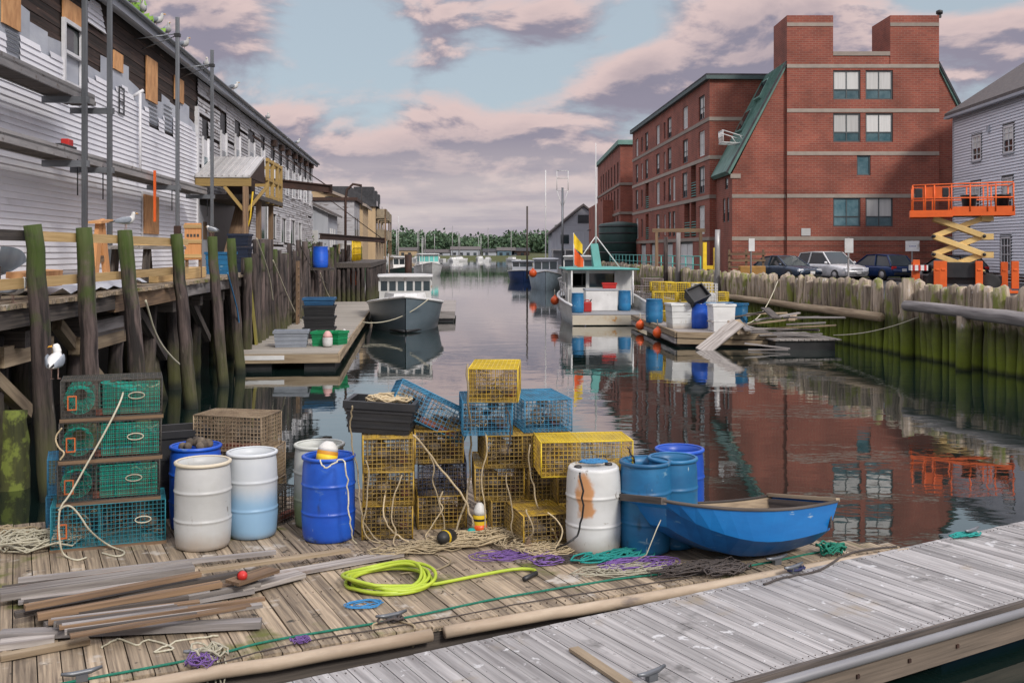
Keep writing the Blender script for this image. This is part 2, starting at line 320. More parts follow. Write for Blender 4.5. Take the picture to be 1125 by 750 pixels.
# ------------------------------------------------------------------ world, sun, camera
def world():
    w=bpy.data.worlds.new('World'); SC.world=w; w.use_nodes=True; nt=w.node_tree; nt.nodes.clear()
    N=lambda t:nt.nodes.new(t); L=nt.links.new
    def mth(op,*a,cl=False):
        q=N('ShaderNodeMath'); q.operation=op; q.use_clamp=cl
        for i,c in enumerate(a):
            if isinstance(c,(int,float)): q.inputs[i].default_value=c
            else: L(c,q.inputs[i])
        return q.outputs[0]
    def rng(x,a,b,c=0,d=1):
        r=N('ShaderNodeMapRange'); r.interpolation_type='SMOOTHSTEP'; L(x,r.inputs[0])
        for i,q in enumerate((a,b,c,d)): r.inputs[i+1].default_value=q
        return r.outputs[0]
    def mix(f,a,b):
        x=N('ShaderNodeMix'); x.data_type='RGBA'; L(f,x.inputs[0])
        for i,c in ((6,a),(7,b)):
            if isinstance(c,tuple): x.inputs[i].default_value=(*c,1)
            else: L(c,x.inputs[i])
        return x.outputs[2]
    sky=N('ShaderNodeTexSky'); sky.sky_type='NISHITA'; sky.sun_disc=False
    sky.sun_elevation=SUN_EL; sky.sun_rotation=SUN_ROT
    b1=N('ShaderNodeBackground'); b1.inputs[1].default_value=.075; L(sky.outputs[0],b1.inputs[0])
    tc=N('ShaderNodeTexCoord'); sp=N('ShaderNodeSeparateXYZ'); L(tc.outputs['Generated'],sp.inputs[0])
    x,y,z=sp.outputs
    az=mth('ARCTAN2',x,y); el=mth('ARCSINE',z)
    def cloud(sx,sy,seed,det=9,de=0.0,dist=.25,rough=.56):
        c=N('ShaderNodeCombineXYZ'); L(mth('MULTIPLY',az,sx),c.inputs[0]); L(mth('MULTIPLY',mth('ADD',el,de),sy),c.inputs[1]); c.inputs[2].default_value=seed
        n=N('ShaderNodeTexNoise'); n.inputs['Scale'].default_value=1; n.inputs['Detail'].default_value=det; n.inputs['Roughness'].default_value=rough; n.inputs['Distortion'].default_value=dist
        L(c.outputs[0],n.inputs['Vector']); return n.outputs[0]
    def bump(ca,ce,ra,re,amt):      # soft elliptical bias centred on an azimuth and elevation
        dx=mth('DIVIDE',mth('SUBTRACT',az,ca),ra); dy=mth('DIVIDE',mth('SUBTRACT',el,ce),re)
        d=mth('ADD',mth('MULTIPLY',dx,dx),mth('MULTIPLY',dy,dy))
        return mth('MULTIPLY',mth('POWER',2.718,mth('MULTIPLY',d,-1)),amt)
    def A(px): return math.atan((px-CX)/F)
    def E(py): return math.atan((HY-py)/F)
    CL=[(A(235),E(30),.075,.05,.20),(A(300),E(120),.07,.035,.14),(A(480),E(128),.035,.03,.17),(A(420),E(158),.05,.016,.14),(A(590),E(28),.05,.022,.20),(A(470),E(70),.035,.010,.08),(A(700),E(95),.045,.035,.24),(A(610),E(140),.06,.024,.18),(A(850),E(25),.09,.045,.24),(A(1090),E(66),.055,.035,.2),
        (A(380),E(45),.055,.045,-.26),(A(700),E(28),.03,.025,-.22),(A(560),E(88),.05,.018,-.2),(A(960),E(40),.05,.03,-.08),(A(1080),E(15),.05,.02,-.18),(A(330),E(95),.05,.012,-.08)]
    def dens(de):
        d=mth('ADD',mth('ADD',mth('MULTIPLY',mth('SUBTRACT',cloud(6.2,14,3.1,10,de,.3,.56),.5),1.15),.5),mth('MULTIPLY',mth('SUBTRACT',cloud(3.2,8,8.2,3,de=de),.5),.35))
        for b in CL: d=mth('ADD',d,bump(b[0],b[1]-de,b[2],b[3],b[4]))
        d=mth('ADD',d,rng(el,.14,.02,0,.26))
        return d
    d0=dens(0); d1=dens(.011)
    mask=rng(d0,.385,.61)
    light=rng(mth('SUBTRACT',d0,d1),-.05,.075)
    thick=rng(d0,.58,.92)
    dark=(.182,.17,.215); pink=(.45,.352,.342)
    cc=mix(light,dark,pink)
    cc=mix(mth('MULTIPLY',thick,.55),cc,(.155,.146,.19))
    # veil of stratus towards the horizon
    veil=mix(rng(cloud(3.5,34,1.7,7),.36,.64),(.28,.255,.285),(.47,.41,.395))
    cc=mix(rng(el,.13,.02,0,.82),cc,veil)
    up=rng(el,.24,.7,1.0,UPB)
    cc2=N('ShaderNodeMix'); cc2.data_type='RGBA'; cc2.blend_type='MULTIPLY'; cc2.inputs[0].default_value=1; L(cc,cc2.inputs[6])
    u3=N('ShaderNodeCombineXYZ'); [L(up,u3.inputs[i]) for i in range(3)]; L(u3.outputs[0],cc2.inputs[7])
    b2=N('ShaderNodeBackground'); L(cc2.outputs[2],b2.inputs[0])
    # thin high cloud over the clear sky
    b3=N('ShaderNodeBackground'); b3.inputs[0].default_value=(.29,.335,.368,1); L(up,b3.inputs[1])
    ms0=N('ShaderNodeMixShader'); ms0.inputs[0].default_value=.8; L(b1.outputs[0],ms0.inputs[1]); L(b3.outputs[0],ms0.inputs[2])
    ms=N('ShaderNodeMixShader'); L(mask,ms.inputs[0]); L(ms0.outputs[0],ms.inputs[1]); L(b2.outputs[0],ms.inputs[2])
    o=N('ShaderNodeOutputWorld'); L(ms.outputs[0],o.inputs[0])
SUN_EL, SUN_AZ, UPB = R(36), R(148), 2.6        # azimuth clockwise from +Y
SUN_ROT = SUN_AZ
world()
sd=bpy.data.lights.new('sun','SUN'); sd.energy=1.5; sd.angle=R(10); sd.color=(1,.94,.87)
so=bpy.data.objects.new('sun',sd); COL.objects.link(so)
dirv=V((math.sin(SUN_AZ)*math.cos(SUN_EL),math.cos(SUN_AZ)*math.cos(SUN_EL),math.sin(SUN_EL)))
so.rotation_euler=dirv.to_track_quat('Z','Y').to_euler(); so.location=(0,-20,40)
cd=bpy.data.cameras.new('camera'); co=bpy.data.objects.new('camera',cd); COL.objects.link(co)
co.location=(0,0,HC); co.rotation_euler=(R(90),0,0)
cd.sensor_width=36; cd.lens=36*F/1125; cd.shift_y=-(375-HY)/1125; cd.clip_end=4000; cd.clip_start=.1
SC.camera=co
SC.view_settings.view_transform='Standard'; SC.view_settings.look='None'; SC.view_settings.gamma=1; SC.view_settings.exposure=.68
# ================================================================== water and ground
def water():
    m=bpy.data.materials.new('harbour_water'); m.use_nodes=True; nt=m.node_tree; b=nt.nodes['Principled BSDF']; L=nt.links.new; N=lambda t:nt.nodes.new(t)
    b.inputs['Base Color'].default_value=(.006,.016,.014,1); b.inputs['Roughness'].default_value=.02; b.inputs['Coat Weight'].default_value=.4; b.inputs['Coat IOR'].default_value=1.45; b.inputs['Coat Roughness'].default_value=.02; b.inputs['IOR'].default_value=1.5; b.inputs['Specular IOR Level'].default_value=1.0
    tc=N('ShaderNodeTexCoord')
    def nz(sc,det,rot=0):
        mp=N('ShaderNodeMapping'); L(tc.outputs['Object'],mp.inputs[0]); mp.inputs['Scale'].default_value=sc; mp.inputs['Rotation'].default_value=(0,0,rot)
        n=N('ShaderNodeTexNoise'); n.inputs['Scale'].default_value=1; n.inputs['Detail'].default_value=det; n.inputs['Roughness'].default_value=.5; L(mp.outputs[0],n.inputs['Vector']); return n.outputs[0]
    a=nz((.55,.9,1),3,.3); c=nz((2.2,3.4,1),3,-.4); g=nz((.05,.035,1),2)
    mr=N('ShaderNodeMapRange'); L(g,mr.inputs[0]); mr.inputs[1].default_value=.38; mr.inputs[2].default_value=.62; mr.inputs[3].default_value=.3; mr.inputs[4].default_value=1
    m1=N('ShaderNodeMath'); m1.operation='MULTIPLY_ADD'; L(c,m1.inputs[0]); m1.inputs[1].default_value=.22; L(a,m1.inputs[2])
    m2=N('ShaderNodeMath'); m2.operation='MULTIPLY'; L(m1.outputs[0],m2.inputs[0]); L(mr.outputs[0],m2.inputs[1])
    bp=N('ShaderNodeBump'); bp.inputs['Strength'].default_value=1; bp.inputs['Distance'].default_value=.0095; L(m2.outputs[0],bp.inputs['Height']); L(bp.outputs[0],b.inputs['Normal']); L(bp.outputs[0],b.inputs['Coat Normal'])
    mb=MB(); mb.quad((-600,-60,0),(600,-60,0),(600,1400,0),(-600,1400,0)); return mb.build('water',m)
struct(water())

# frame along the right bulkhead: s metres from the right edge of the photo, off metres landward
RA=math.atan2(3.46,24.55)
def RW(s,off=0,z=0): return V((14.16-math.sin(RA)*s+math.cos(RA)*off, 28.45+math.cos(RA)*s+math.sin(RA)*off, z))
SB=27.0                                            # bend of the bulkhead
pb=RW(SB)
def RW2(s,off=0,z=0): return V((pb.x-.035*(s-SB)+off,pb.y+(s-SB),z))
LOTZ=1.8
mb=MB(); a=RW(-16,.15,LOTZ); b=RW(SB,.15,LOTZ); c=RW2(95,.5,LOTZ)
mb.add([a,b,c,V((60,c.y,LOTZ)),V((60,a.y,LOTZ))],[(0,4,3,2,1)])
struct(mb.build('parking_lot',m_asphalt))
mb=MB(); mb.box(9,40,66.1,67.9,LOTZ+.004,LOTZ+.05); struct(mb.build('verge',m_grass))

# ------------------------------------------------------------------ bulkhead pilings
def pile_mesh(r,h,m,mossy=0,n=10,lean=0):
    mb=MB(); pts=[];rr=[]; k=6
    for i in range(k+1):
        t=i/k; pts.append((rnd(-.012,.012)+lean*t,rnd(-.012,.012),-.8+(h+.8)*t)); rr.append(r*(1.08-.16*t)*rnd(.96,1.04))
    pts.append((lean,0,h+.025)); rr.append(rr[-1]*.75)
    mb.tube(pts,rr,n); return mb.mesh('piling',m)
def bulk_mesh(r,h):
    mb=MB(); zs=[-.8,0,.6,1.15,1.3,1.42,1.8,2.2,h,h+.02]; q=[.8,.8,.78,.76,.8,1.05,1.03,1.0,.95,.6]
    if random.random()<.3: q[5:]=[.85,.85,.9,.9,.6]
    if random.random()<.4: q[3:5]=[.98,1.02]
    tw=rnd(-.06,.06)
    mb.tube([(tw*z/2.5+rnd(-.012,.012),rnd(-.012,.012),z) for z in zs],[r*k*rnd(.94,1.06) for k in q],11,flute=.07); return mb.mesh('piling',m_pileR)
random.seed(21)
PM=[bulk_mesh(rnd(.16,.225),rnd(2.2,2.52)) for i in range(16)]
LBL='weathered grey piling with green weed, one of the close row forming the right bulkhead'
s=-5.0; k=0
while s<SB+1:
    o=bpy.data.objects.new('bulkhead_piling',PM[(k*7+k//5)%16]); COL.objects.link(o)
    o.location=RW(s,rnd(-.04,.05)); o.rotation_euler=(rnd(-.02,.02)-.03,rnd(-.02,.03),rnd(0,6))
    tag(o,LBL,'piling','pilings of the right bulkhead'); s+=rnd(.38,.47); k+=1
while s<80:
    o=bpy.data.objects.new('bulkhead_piling',PM[(k*7+k//5)%16]); COL.objects.link(o)
    o.location=RW2(s,rnd(-.05,.05)); o.rotation_euler=(rnd(-.02,.02),rnd(-.02,.02),rnd(0,6))
    tag(o,'far grey piling of the right quay under the brick building','piling','far quay pilings below the brick building'); s+=rnd(.5,.8); k+=1
mb=MB(); mb.prism([RW(-16,.28,-1),RW(SB,.28,-1),RW(SB,.28,1.55),RW(-16,.28,1.55)],(.1,0,0)); mb.prism([RW2(SB,.28,-1),RW2(95,.28,-1),RW2(95,.28,1.55),RW2(SB,.28,1.55)],(.1,0,0))
tag(mb.build('retaining_planks',m_darkwood),'dark plank backing behind the right row of pilings','retaining wall')
# two log wales and their stand-off pilings
def log(p0,p1,r0,r1,m,label,name='log_wale'):
    mb=MB(); pts=[];rr=[]
    for i in range(9):
        t=i/8; p=V(p0).lerp(V(p1),t); pts.append(p+V((rnd(-.02,.02),rnd(-.02,.02),rnd(-.02,.02)))); rr.append((r0+(r1-r0)*t)*rnd(.95,1.05))
    mb.tube(pts,rr,12,flute=.06); return tag(mb.build(name,m),label,'log')
log(RW(7.3,-.36,1.2),RW(25.6,-.36,1.3),.17,.12,m_log,'long yellowish log bolted along the pilings behind the debris raft')
log(RW(-5.5,-.62,1.62),RW(5.2,-.62,1.75),.22,.17,m_greylog,'silvery log along the pilings at the right edge, resting against two standing pilings')
for s_,lab in ((5.6,'thick bare piling standing proud at the end of the silver log'),(1.9,'thick brown piling standing in front of the bulkhead under the silver log')):
    mb=MB(); mb.tube([(0,0,-1),(0,0,.8),(0,0,1.6),(.02,0,2.62 if s_>3 else 1.42)],[.23,.21,.2,.19],12,flute=.05)
    tag(mb.build('standoff_piling',m_pileR,loc=RW(s_,-.33 if s_>3 else -.62)),lab,'piling')

# ================================================================== buildings: helpers
def window(parent,o,u,w,h,fm,panes,mull=(1,1),d=.06,ft=.07,name='window',sill=None,n=None):
    """framed window whose lower left corner is o; u along the wall, panes = [(material, z0, z1)] fractions"""
    u=V(u).normalized(); nn=V(n) if n else V((u.y,-u.x,0)); up=V((0,0,1)); o=V(o)
    f=MB(); at=lambda x,z,q:u*x+up*z+nn*q
    def slab(x0,x1,z0,z1,q0,q1):
        p=[at(x0,z0,q0),at(x1,z0,q0),at(x1,z0,q1),at(x0,z0,q1),at(x0,z1,q0),at(x1,z1,q0),at(x1,z1,q1),at(x0,z1,q1)]; f.hexa(p)
    slab(0,ft,0,h,-.05,d); slab(w-ft,w,0,h,-.05,d); slab(ft,w-ft,0,ft,-.05,d); slab(ft,w-ft,h-ft,h,-.05,d)
    for i in range(1,mull[0]): x=w*i/mull[0]; slab(x-.03,x+.03,ft,h-ft,-.04,d-.012)
    for i in range(1,mull[1]): z=h*i/mull[1]; slab(ft,w-ft,z-.025,z+.025,-.04,d-.02)
    fr=f.build(name,fm,parent,loc=o)
    for m,z0,z1 in panes:
        g=MB(); g.quad(at(ft,max(ft,z0*h),0),at(w-ft,max(ft,z0*h),0),at(w-ft,min(h-ft,z1*h),0),at(ft,min(h-ft,z1*h),0)); g.build('pane' if m is not m_blind else 'blind',m,fr)
    if sill:
        g=MB(); f=g; slab(-.08,w+.08,-.1,-.012,-.05,d+.06); g.build('sill',sill,fr)
    return fr
def darkreveal(): pass
m_frame=mat('dark_window_frame',(.07,.085,.09),None,.5,bump=0)

# ------------------------------------------------------------------ big brick block, gable end towards the camera
FY=68.0; SX=FY/F
fx=lambda px:(px-CX)*SX
fz=lambda py:HC-(py-HY)*SX
bk=thing('brick_block','tall red brick block with two chimney towers, behind the parked cars','building',(0,FY,0))
tx0,tx1=fx(863.5),fx(1030); zt=fz(74)
U=(1,0,0);UP=(0,0,1)
holes=[]
W4=[]
for (a,b,c,d) in ((914,944,78,110),(949.5,979.5,78,110),(914,944,125,156.5),(949.5,979.5,125,156.5),(940,955,171,193),(914,944,217,249),(949.5,979.5,217,249)):
    holes.append((fx(a)-tx0,fx(b)-tx0,fz(d)-LOTZ,fz(c)-LOTZ)); W4.append((fx(a),fz(d),fx(b)-fx(a),fz(c)-fz(d)))
mb=MB()
mb.wall((tx0,-.25,LOTZ),U,UP,tx1-tx0,zt-LOTZ,holes,.16)                       # tower front
mb.quad((tx0,.0,LOTZ),(tx0,-.25,LOTZ),(tx0,-.25,zt),(tx0,.0,zt)); mb.quad((tx1,-.25,LOTZ),(tx1,0,LOTZ),(tx1,0,zt),(tx1,-.25,zt))
gx0,gx1=fx(804.5),fx(1086); ze=fz(190)
mb.add([(gx0,0,LOTZ),(tx0,0,LOTZ),(tx0,0,zt),(gx0,0,ze)],[(0,1,2,3)]); mb.add([(tx1,0,LOTZ),(gx1,0,LOTZ),(gx1,0,ze),(tx1,0,zt)],[(0,1,2,3)])
sideholes=[(1.0,1.75,fz(243)-LOTZ,fz(216)-LOTZ),(2.3,3.05,fz(243)-LOTZ,fz(216)-LOTZ),(1.3,2.3,fz(206)-LOTZ,fz(193.5)-LOTZ)]
mb.wall((gx0,7,LOTZ),(0,-1,0),UP,7,ze-LOTZ,[(7-b,7-a,c,d) for a,b,c,d in sideholes],.14)     # side facing the canal
mb.wall((gx1,0,LOTZ),(0,1,0),UP,14,ze-LOTZ)
mb.box(tx0,fx(914),-.25,3.2,zt+.002,fz(18)); mb.box(fx(976.5),tx1,-.25,3.2,zt+.002,fz(18)); mb.box(fx(914)+.003,fx(976.5)-.003,-.2,.25,zt+.002,fz(62))
mb.box(tx0+.1,tx1-.1,.3,14,zt-.5,zt+.35)
mb.build('wall',m_brick,bk)
mb=MB()
for py,x0,x1,q in ((73.5,tx0,tx1,-.25),(122,tx0,tx1,-.25),(169,tx0,tx1,-.25),(215.5,tx0,tx1,-.25),(262,tx0,tx1,-.25),(215.5,gx0-.02,tx0-.01,0),(262,gx0-.02,tx0-.01,0),(215.5,tx1+.01,gx1,0),(262,tx1+.01,gx1,0),(28,tx0,fx(914),-.25),(28,fx(976.5),tx1,-.25)):
    mb.box(x0,x1,q-.035,q+.02,fz(py)-.12,fz(py)+.12)
mb.box(fx(914)+.003,fx(976.5)-.003,-.26,.3,fz(62)+.003,fz(57.5))
mb.box(gx0-.12,gx0+.55,-.06,.1,ze-.35,ze-.06)
mb.build('stone_band',m_stone,bk)
mb=MB()
for py in (270,277,284,290): mb.box(gx0+.01,gx1,-.012 ,.01,fz(py)-.05,fz(py)+.05); mb.box(tx0+.01,tx1-.01,-.262 ,-.24,fz(py)-.05,fz(py)+.05)
mb.build('brick_course',m_brick2,bk)
mb=MB(); t=.22
for (xa,xb,sg) in ((gx0,tx0,-1),(gx1,tx1,1)):
    mb=MB(); mb.prism([(xa+sg*.18,-.12,ze-.1),(xb,-.12,zt),(xb,-.12,zt+t+.1),(xa+sg*.4,-.12,ze+t-.1)],(0,11,0)); mb.build('copper_roof',m_copper,bk)
mb=MB()
for i in range(24):     # standing seams
    y=-.05+i*.46; mb.bar((gx0-.33,y,ze+.13),(tx0-.04,y,zt+t+.14),.05,.07,(-1,0,.5))
mb.build('roof_seam',m_copper,bk)
mb=MB(); mb.bar((gx0-.42,-.16,ze),(tx0,-.16,zt+.33),.1,.12); mb.bar((gx1+.42,-.16,ze),(tx1,-.16,zt+.33),.1,.12); mb.build('roof_edge',m_roofdark,bk)
sd_=V((tx0-gx0,0,zt-ze)).normalized(); nd_=V((-sd_.z,0,sd_.x))
for yy,f,l in ((2.6,.80,1.5),(3.2,.5,1.7)):
    c0=V((gx0-.1,yy,ze+.25))+sd_*(f*(V((tx0-gx0,0,zt-ze)).length))
    mb=MB(); mb.bar(c0-sd_*l/2,c0+sd_*l/2,1.7,.5,nd_); d=mb.build('dormer',m_copper,bk)
    mb=MB(); mb.bar(c0-sd_*(l/2-.15)+nd_*.24,c0+sd_*(l/2-.15)+nd_*.24,1.4,.1,nd_); mb.build('dormer_glass',m_glass,d)
for (x,z,w,h) in W4:
    wide=w>1.2
    window(bk,(x,-.13,z),U,w,h,m_frame,[(m_tealglass,0,.34),(m_blind,.34,1)] if wide and not (z<8 and x<22) else [(m_tealglass,0,1)],(2,1) if wide else (1,1),.05,.09)
    if wide: mb=MB(); mb.box(x+.1,x+w-.1,-.17,-.09,z+h*.32,z+h*.36); mb.build('transom',m_frame,bk)
for a,b,c,d in sideholes: window(bk,(gx0+.1,b,LOTZ+c),(0,-1,0),b-a,d-c,m_frame,[(m_glass,0,.4),(m_blind,.4,1)],(1,2),.04,.08)
mb=MB(); mb.box(fx(974)+1.4,fx(974)+1.6,.4,.6,fz(18),fz(14)); mb.lathe([(.0,0),(.22,.02),(.22,.22),(.05,.3)],10,(fx(974)+1.5,.5,fz(14))); 
o=mb.build('chimney_vent',m_black,bk); o.location=(2.2,0,0)
mb=MB(); mb.box(fx(879),fx(889),-.31,-.26,fz(259),fz(251)); mb.build('wall_sign',m_white,bk)
mb=MB()    # white metal basket on the copper roof
for i in range(5): mb.tube([(0,i*.35,0),(-1.7,i*.35,.1),(-1.75,i*.35,.9)],.035,5)
for z_ in (.1,.5,.9): mb.tube([(-1.75,0,z_),(-1.75,1.4,z_)],.035,5)
for x_ in (-.6,-1.2): mb.tube([(x_,0,.08),(x_,1.4,.08)],.035,5); mb.tube([(x_,0,.5),(x_+.3,0,.08)],.03,5)
mb.tube([(0,0,.35),(-1.75,0,.9)],.035,5); mb.tube([(0,1.4,.35),(-1.75,1.4,.9)],.035,5)
mb.build('roof_rack',m_white,bk,loc=(gx0+1.25,.6,ze+2.0))

# ------------------------------------------------------------------ long brick wing along the canal
WY=73.4; wx=14.1; sl=.042
m_slatecop=mat('dark_copper_edge',(.07,.11,.11),None,.6)
wg=thing('brick_wing','long red brick apartment wing with white garage doors and teal balcony rails','building',(wx,WY,0),math.atan(sl))
LW_=34.5; ztop=15.75
def wy(px): Y=17.18/((px-CX)/F+sl); return (Y-WY)*math.sqrt(1+sl*sl)
holes=[];wins=[];balc=[];doors=[]
rows=[(4.75,2.1),(7.75,2.0),(10.5,1.85),(13.2,1.75)]
for ri,(z0,h) in enumerate(rows):
    for (px,w) in ((774,1.9),(755.5,1.9),(737.5,1.7),(731,.8),(724.5,1.7),(712,1.6),(706,.9),(701,1.5)):
        y=wy(px)
        if ri<2 and px==755.5:
            if ri==0: balc+= [(y-2.9,y-1.2,z0-.15,2.75),(y-.7,y+1.3,z0-.15,2.75)]
            else: balc+= [(y-2.9,y-1.2,z0-.15,2.6)]; wins.append((y+.2,z0,w,h))
        elif ri<2 and px==712: balc.append((y-.3,y+1.4,z0-.15,2.5))
        elif ri<2 and px==737.5: wins+= [(y-1.6,z0,1.15,h),(y+.2,z0,1.15,h)]
        else: wins.append((y,z0+(.15 if w<1 else 0),w,h-(.3 if w<1 else 0)))
for px,w in ((761,5.4),(739,3.6),(722,3.6),(709.5,3.4)): doors.append((wy(px),LOTZ+.02,w,2.25))
holes=[(y,y+w,z,z+h) for y,z,w,h in wins]+[(a,b,c,c+d) for a,b,c,d in balc]+[(y,y+w,z,z+h+.35) for y,z,w,h in doors]
mb=MB()
LY=LW_
mb.wall((0,LY,0),(0,-1,0),UP,LY,ztop,[(LY-b,LY-a,c,d) for a,b,c,d in holes],.3)
mb.wall((0,0,0),U,UP,14,ztop); mb.quad((0,LY,0),(14,LY,0),(14,LY,ztop),(0,LY,ztop))
mb.build('wall',m_brick,wg)
mb=MB()
for z in (4.4,7.4,10.2,12.95): mb.box(-.05,-.002,-.05,LY,z-.13,z+.13); mb.box(0,3.4,-.05,-.002,z-.13,z+.13)
mb.build('stone_band',m_stone,wg)
mb=MB(); mb.box(-.3,14,-.3,LY,ztop+.002,ztop+.26); mb.build('cornice',m_slatecop,wg)
mb=MB(); mb.box(-.3,14,-.25,LY-.05,ztop+.282,ztop+.4); mb.build('roof',m_roofdark,wg)
for i,(y,z,w,h) in enumerate(wins): window(wg,(.14,y+w,z),(0,-1,0),w,h,m_frame if i%3 else m_white,[(m_blind,.0,1)] if i%3==0 else [(m_glass,0,.3),(m_blind,.3,1)],(2 if w>1 else 1,2),.05,.1)
for a,b,c,d in balc:
    mb=MB(); mb.quad((1.2,b,c),(1.2,a,c),(1.2,a,c+d),(1.2,b,c+d)); mb.quad((.3,b,c),(.3,a,c),(1.2,a,c),(1.2,b,c)); mb.quad((.3,b,c+d),(.3,a,c+d),(1.2,a,c+d),(1.2,b,c+d)); mb.quad((.3,b,c),(1.2,b,c),(1.2,b,c+d),(.3,b,c+d)); mb.quad((.3,a,c),(1.2,a,c),(1.2,a,c+d),(.3,a,c+d))
    bo=mb.build('balcony',m_brick2,wg)
    mb=MB()
    for q in range(6): mb.box(.02,.06,a+.02,b-.02,c+.12+q*.2,c+.17+q*.2)
    mb.build('balcony_rail',m_tealrail,bo)
    mb=MB(); mb.box(1.1,1.19,a+.2,b-.2,c+.05,c+d-.4); mb.build('balcony_door',m_glass,bo)
for y,z,w,h in doors:
    mb=MB(); mb.box(.18,.24,y+.02,y+w-.02,z,z+h); 
    for q in range(1,4): mb.box(.165,.18,y+.02,y+w-.02,z+h*q/4-.015,z+h*q/4+.015)
    if w>4: mb.box(.12,.18,y+w*.5-.1,y+w*.5+.1,z,z+h)
    dd=mb.build('garage_door',m_white,wg)
    mb=MB(); mb.box(.2,.24,y+.02,y+w-.02,z+h+.003,z+h+.34); mb.build('door_lintel',m_frame,dd)

# ------------------------------------------------------------------ second brick block beyond
b2=thing('far_brick_block','smaller flat-roofed red brick block with rows of narrow dark windows, beyond the long wing','building',(11.9,113,0))
wins=[];holes=[]
for z,h in ((5.1,2.3),(8.2,2.3),(11.2,2.3)):
    for i in range(7): wins.append((2.0+i*3.6,z,1.5,h))
mb=MB(); L2=30
mb.wall((0,L2,0),(0,-1,0),UP,L2,15.2,[(L2-y-w,L2-y,z,z+h) for y,z,w,h in wins],.25); mb.wall((0,0,0),U,UP,12,15.2); mb.quad((0,L2,0),(12,L2,0),(12,L2,15.2),(0,L2,15.2))
mb.build('wall',m_brick,b2)
for y,z,w,h in wins: window(b2,(.12,y+w,z),(0,-1,0),w,h,m_frame,[(m_glass,0,1)],(1,2),.04,.08)
mb=MB()
for z in (4.4,7.7,10.9): mb.box(-.1,-.002,-.05,L2,z-.14,z+.14); mb.box(0,12,-.1,-.002,z-.14,z+.14)
mb.build('stone_band',m_stone,b2)
mb=MB(); mb.box(-.3,12,-.3,L2,15.202,15.7); mb.build('cornice',m_copper,b2)
lo=MB(); lo.box(-1.2,0-.01,8,L2,0,9.5); lo.build('lower_storey',m_brick,b2)
te=MB()
for q in range(6): te.box(.3,5,-3,-2.95,4.5+q*.2,4.55+q*.2)
for q in range(5): te.box(.3+q*1.15,.36+q*1.15,-3.0,-2.94,4.35,5.6)
te.build('terrace_rail',m_tealrail,b2)
te=MB(); te.box(.2,7,-5.5,-.05,LOTZ,4.35); te.build('terrace',m_brick,b2)
# green tank beside it
tk=thing('storage_tank','dark green ribbed cylindrical tank on the quay beside the far brick block','tank',(11.3,107.2,LOTZ))
mb=MB(); mb.lathe([(2.25,0),(2.25,4.4),(2.1,4.55),(.3,4.8),(0,4.8)],24); mb.build('shell',mat('tank_green',(.02,.07,.06),(.015,.05,.045),.5),tk)
mb=MB(); [mb.lathe([(2.26,z),(2.32,z+.03),(2.32,z+.12),(2.26,z+.15)],24) for z in (.5,1.5,2.5,3.5,4.2)]; mb.build('hoop',m_black,tk)

# ------------------------------------------------------------------ white clapboard house at the right edge
wh=thing('white_house','bluish white clapboard house with brown shingle roof at the right edge, behind the scissor lift','building',(27.9,65,LOTZ),math.atan(-.042))
# local: -y runs towards the camera along the visible wall, +x into the house
HL=26; EZ=10.4
wins=[]
for px,z0,h in ((1074,7.1,1.5),(1109,7.15,1.5),(1073,4.1,1.75),(1108,4.05,1.75),(1106,.55,1.95),(1150,7.1,1.5),(1150,4.1,1.7)):
    Y=25.17/((px-CX)/F-.042); wins.append((65-Y,z0,1.25,h))
def clap(mb,y0,y1,z0,z1,ex,holes,x=0,d=.03):
    """lapped boards in the plane x, facing -x"""
    n=int((z1-z0)/ex)
    for i in range(n):
        a=z0+i*ex; b=a+ex
        cut=sorted([(h[0],h[1]) for h in holes if h[2]<b-.02 and h[3]>a+.02]); seg=[];c=y0
        for p,q in cut:
            if p>c: seg.append((c,min(p,y1)))
            c=max(c,q)
        if c<y1: seg.append((c,y1))
        for p,q in seg:
            if q-p<.01: continue
            vs=[(x-d,p,a),(x-d,q,a),(x-.004,q,b),(x-.004,p,b),(x,p,a),(x,q,a)]
            mb.add(vs,[(0,3,2,1),(0,1,5,4)],[(v[1],v[2],0) for v in vs])
mb=MB(); hs=[(-y-w/2-.02,-y+w/2+.02,z,z+h) for y,z,w,h in wins]
clap(mb,-HL,0,0,EZ,.17,hs,0,.07); mb.box(.005,9,-HL,-.01,0,EZ); mb.add([(.01,-.005,EZ),(9,-.005,EZ),(4.5,-.005,EZ+2.95)],[(2,1,0)])
mb.build('clapboard_wall',m_wsid,wh)
mb=MB(); mb.prism([(-.45,.3,EZ-.2),(4.5,.3,EZ+3.0),(9.45,.3,EZ-.2),(9.45,.3,EZ),(4.5,.3,EZ+3.25),(-.45,.3,EZ)],(0,-HL-.3,0)); mb.build('roof',m_slate,wh)
mb=MB(); mb.box(-.5,-.2,-HL,.32,EZ-.35,EZ-.2); mb.box(-.06,-.034,-HL,0,EZ-.6,EZ-.35); mb.box(-.06,-.034,-.18,.02,0,EZ-.6); mb.build('fascia',m_greyside,wh)
mb=MB(); mb.bar((1.6,-8.2,EZ+1.32),(2.9,-8.2,EZ+2.16),1.0,.12,(-.6,0,1)); mb.build('skylight',m_tealglass,wh)
for y,z,w,h in wins:
    f=window(wh,(-.02,-y+w/2,z),(0,-1,0),w,h,m_trim,[(m_glass,0,.5),(m_blind,.5,1)] if z>3 else [(m_glass,0,1)],(2 if z>3 else 3,4),.05,.09,sill=m_greyside)
    mb=MB(); mb.box(-.06,-.032,-y+w/2+.003,-y+w/2+.13,z,z+h); mb.box(-.06,-.032,-y-w/2-.13,-y-w/2-.003,z,z+h); mb.box(-.06,-.032,-y-w/2-.13,-y+w/2+.13,z+h+.003,z+h+.14); g=mb.build('casing',m_frame,wh)
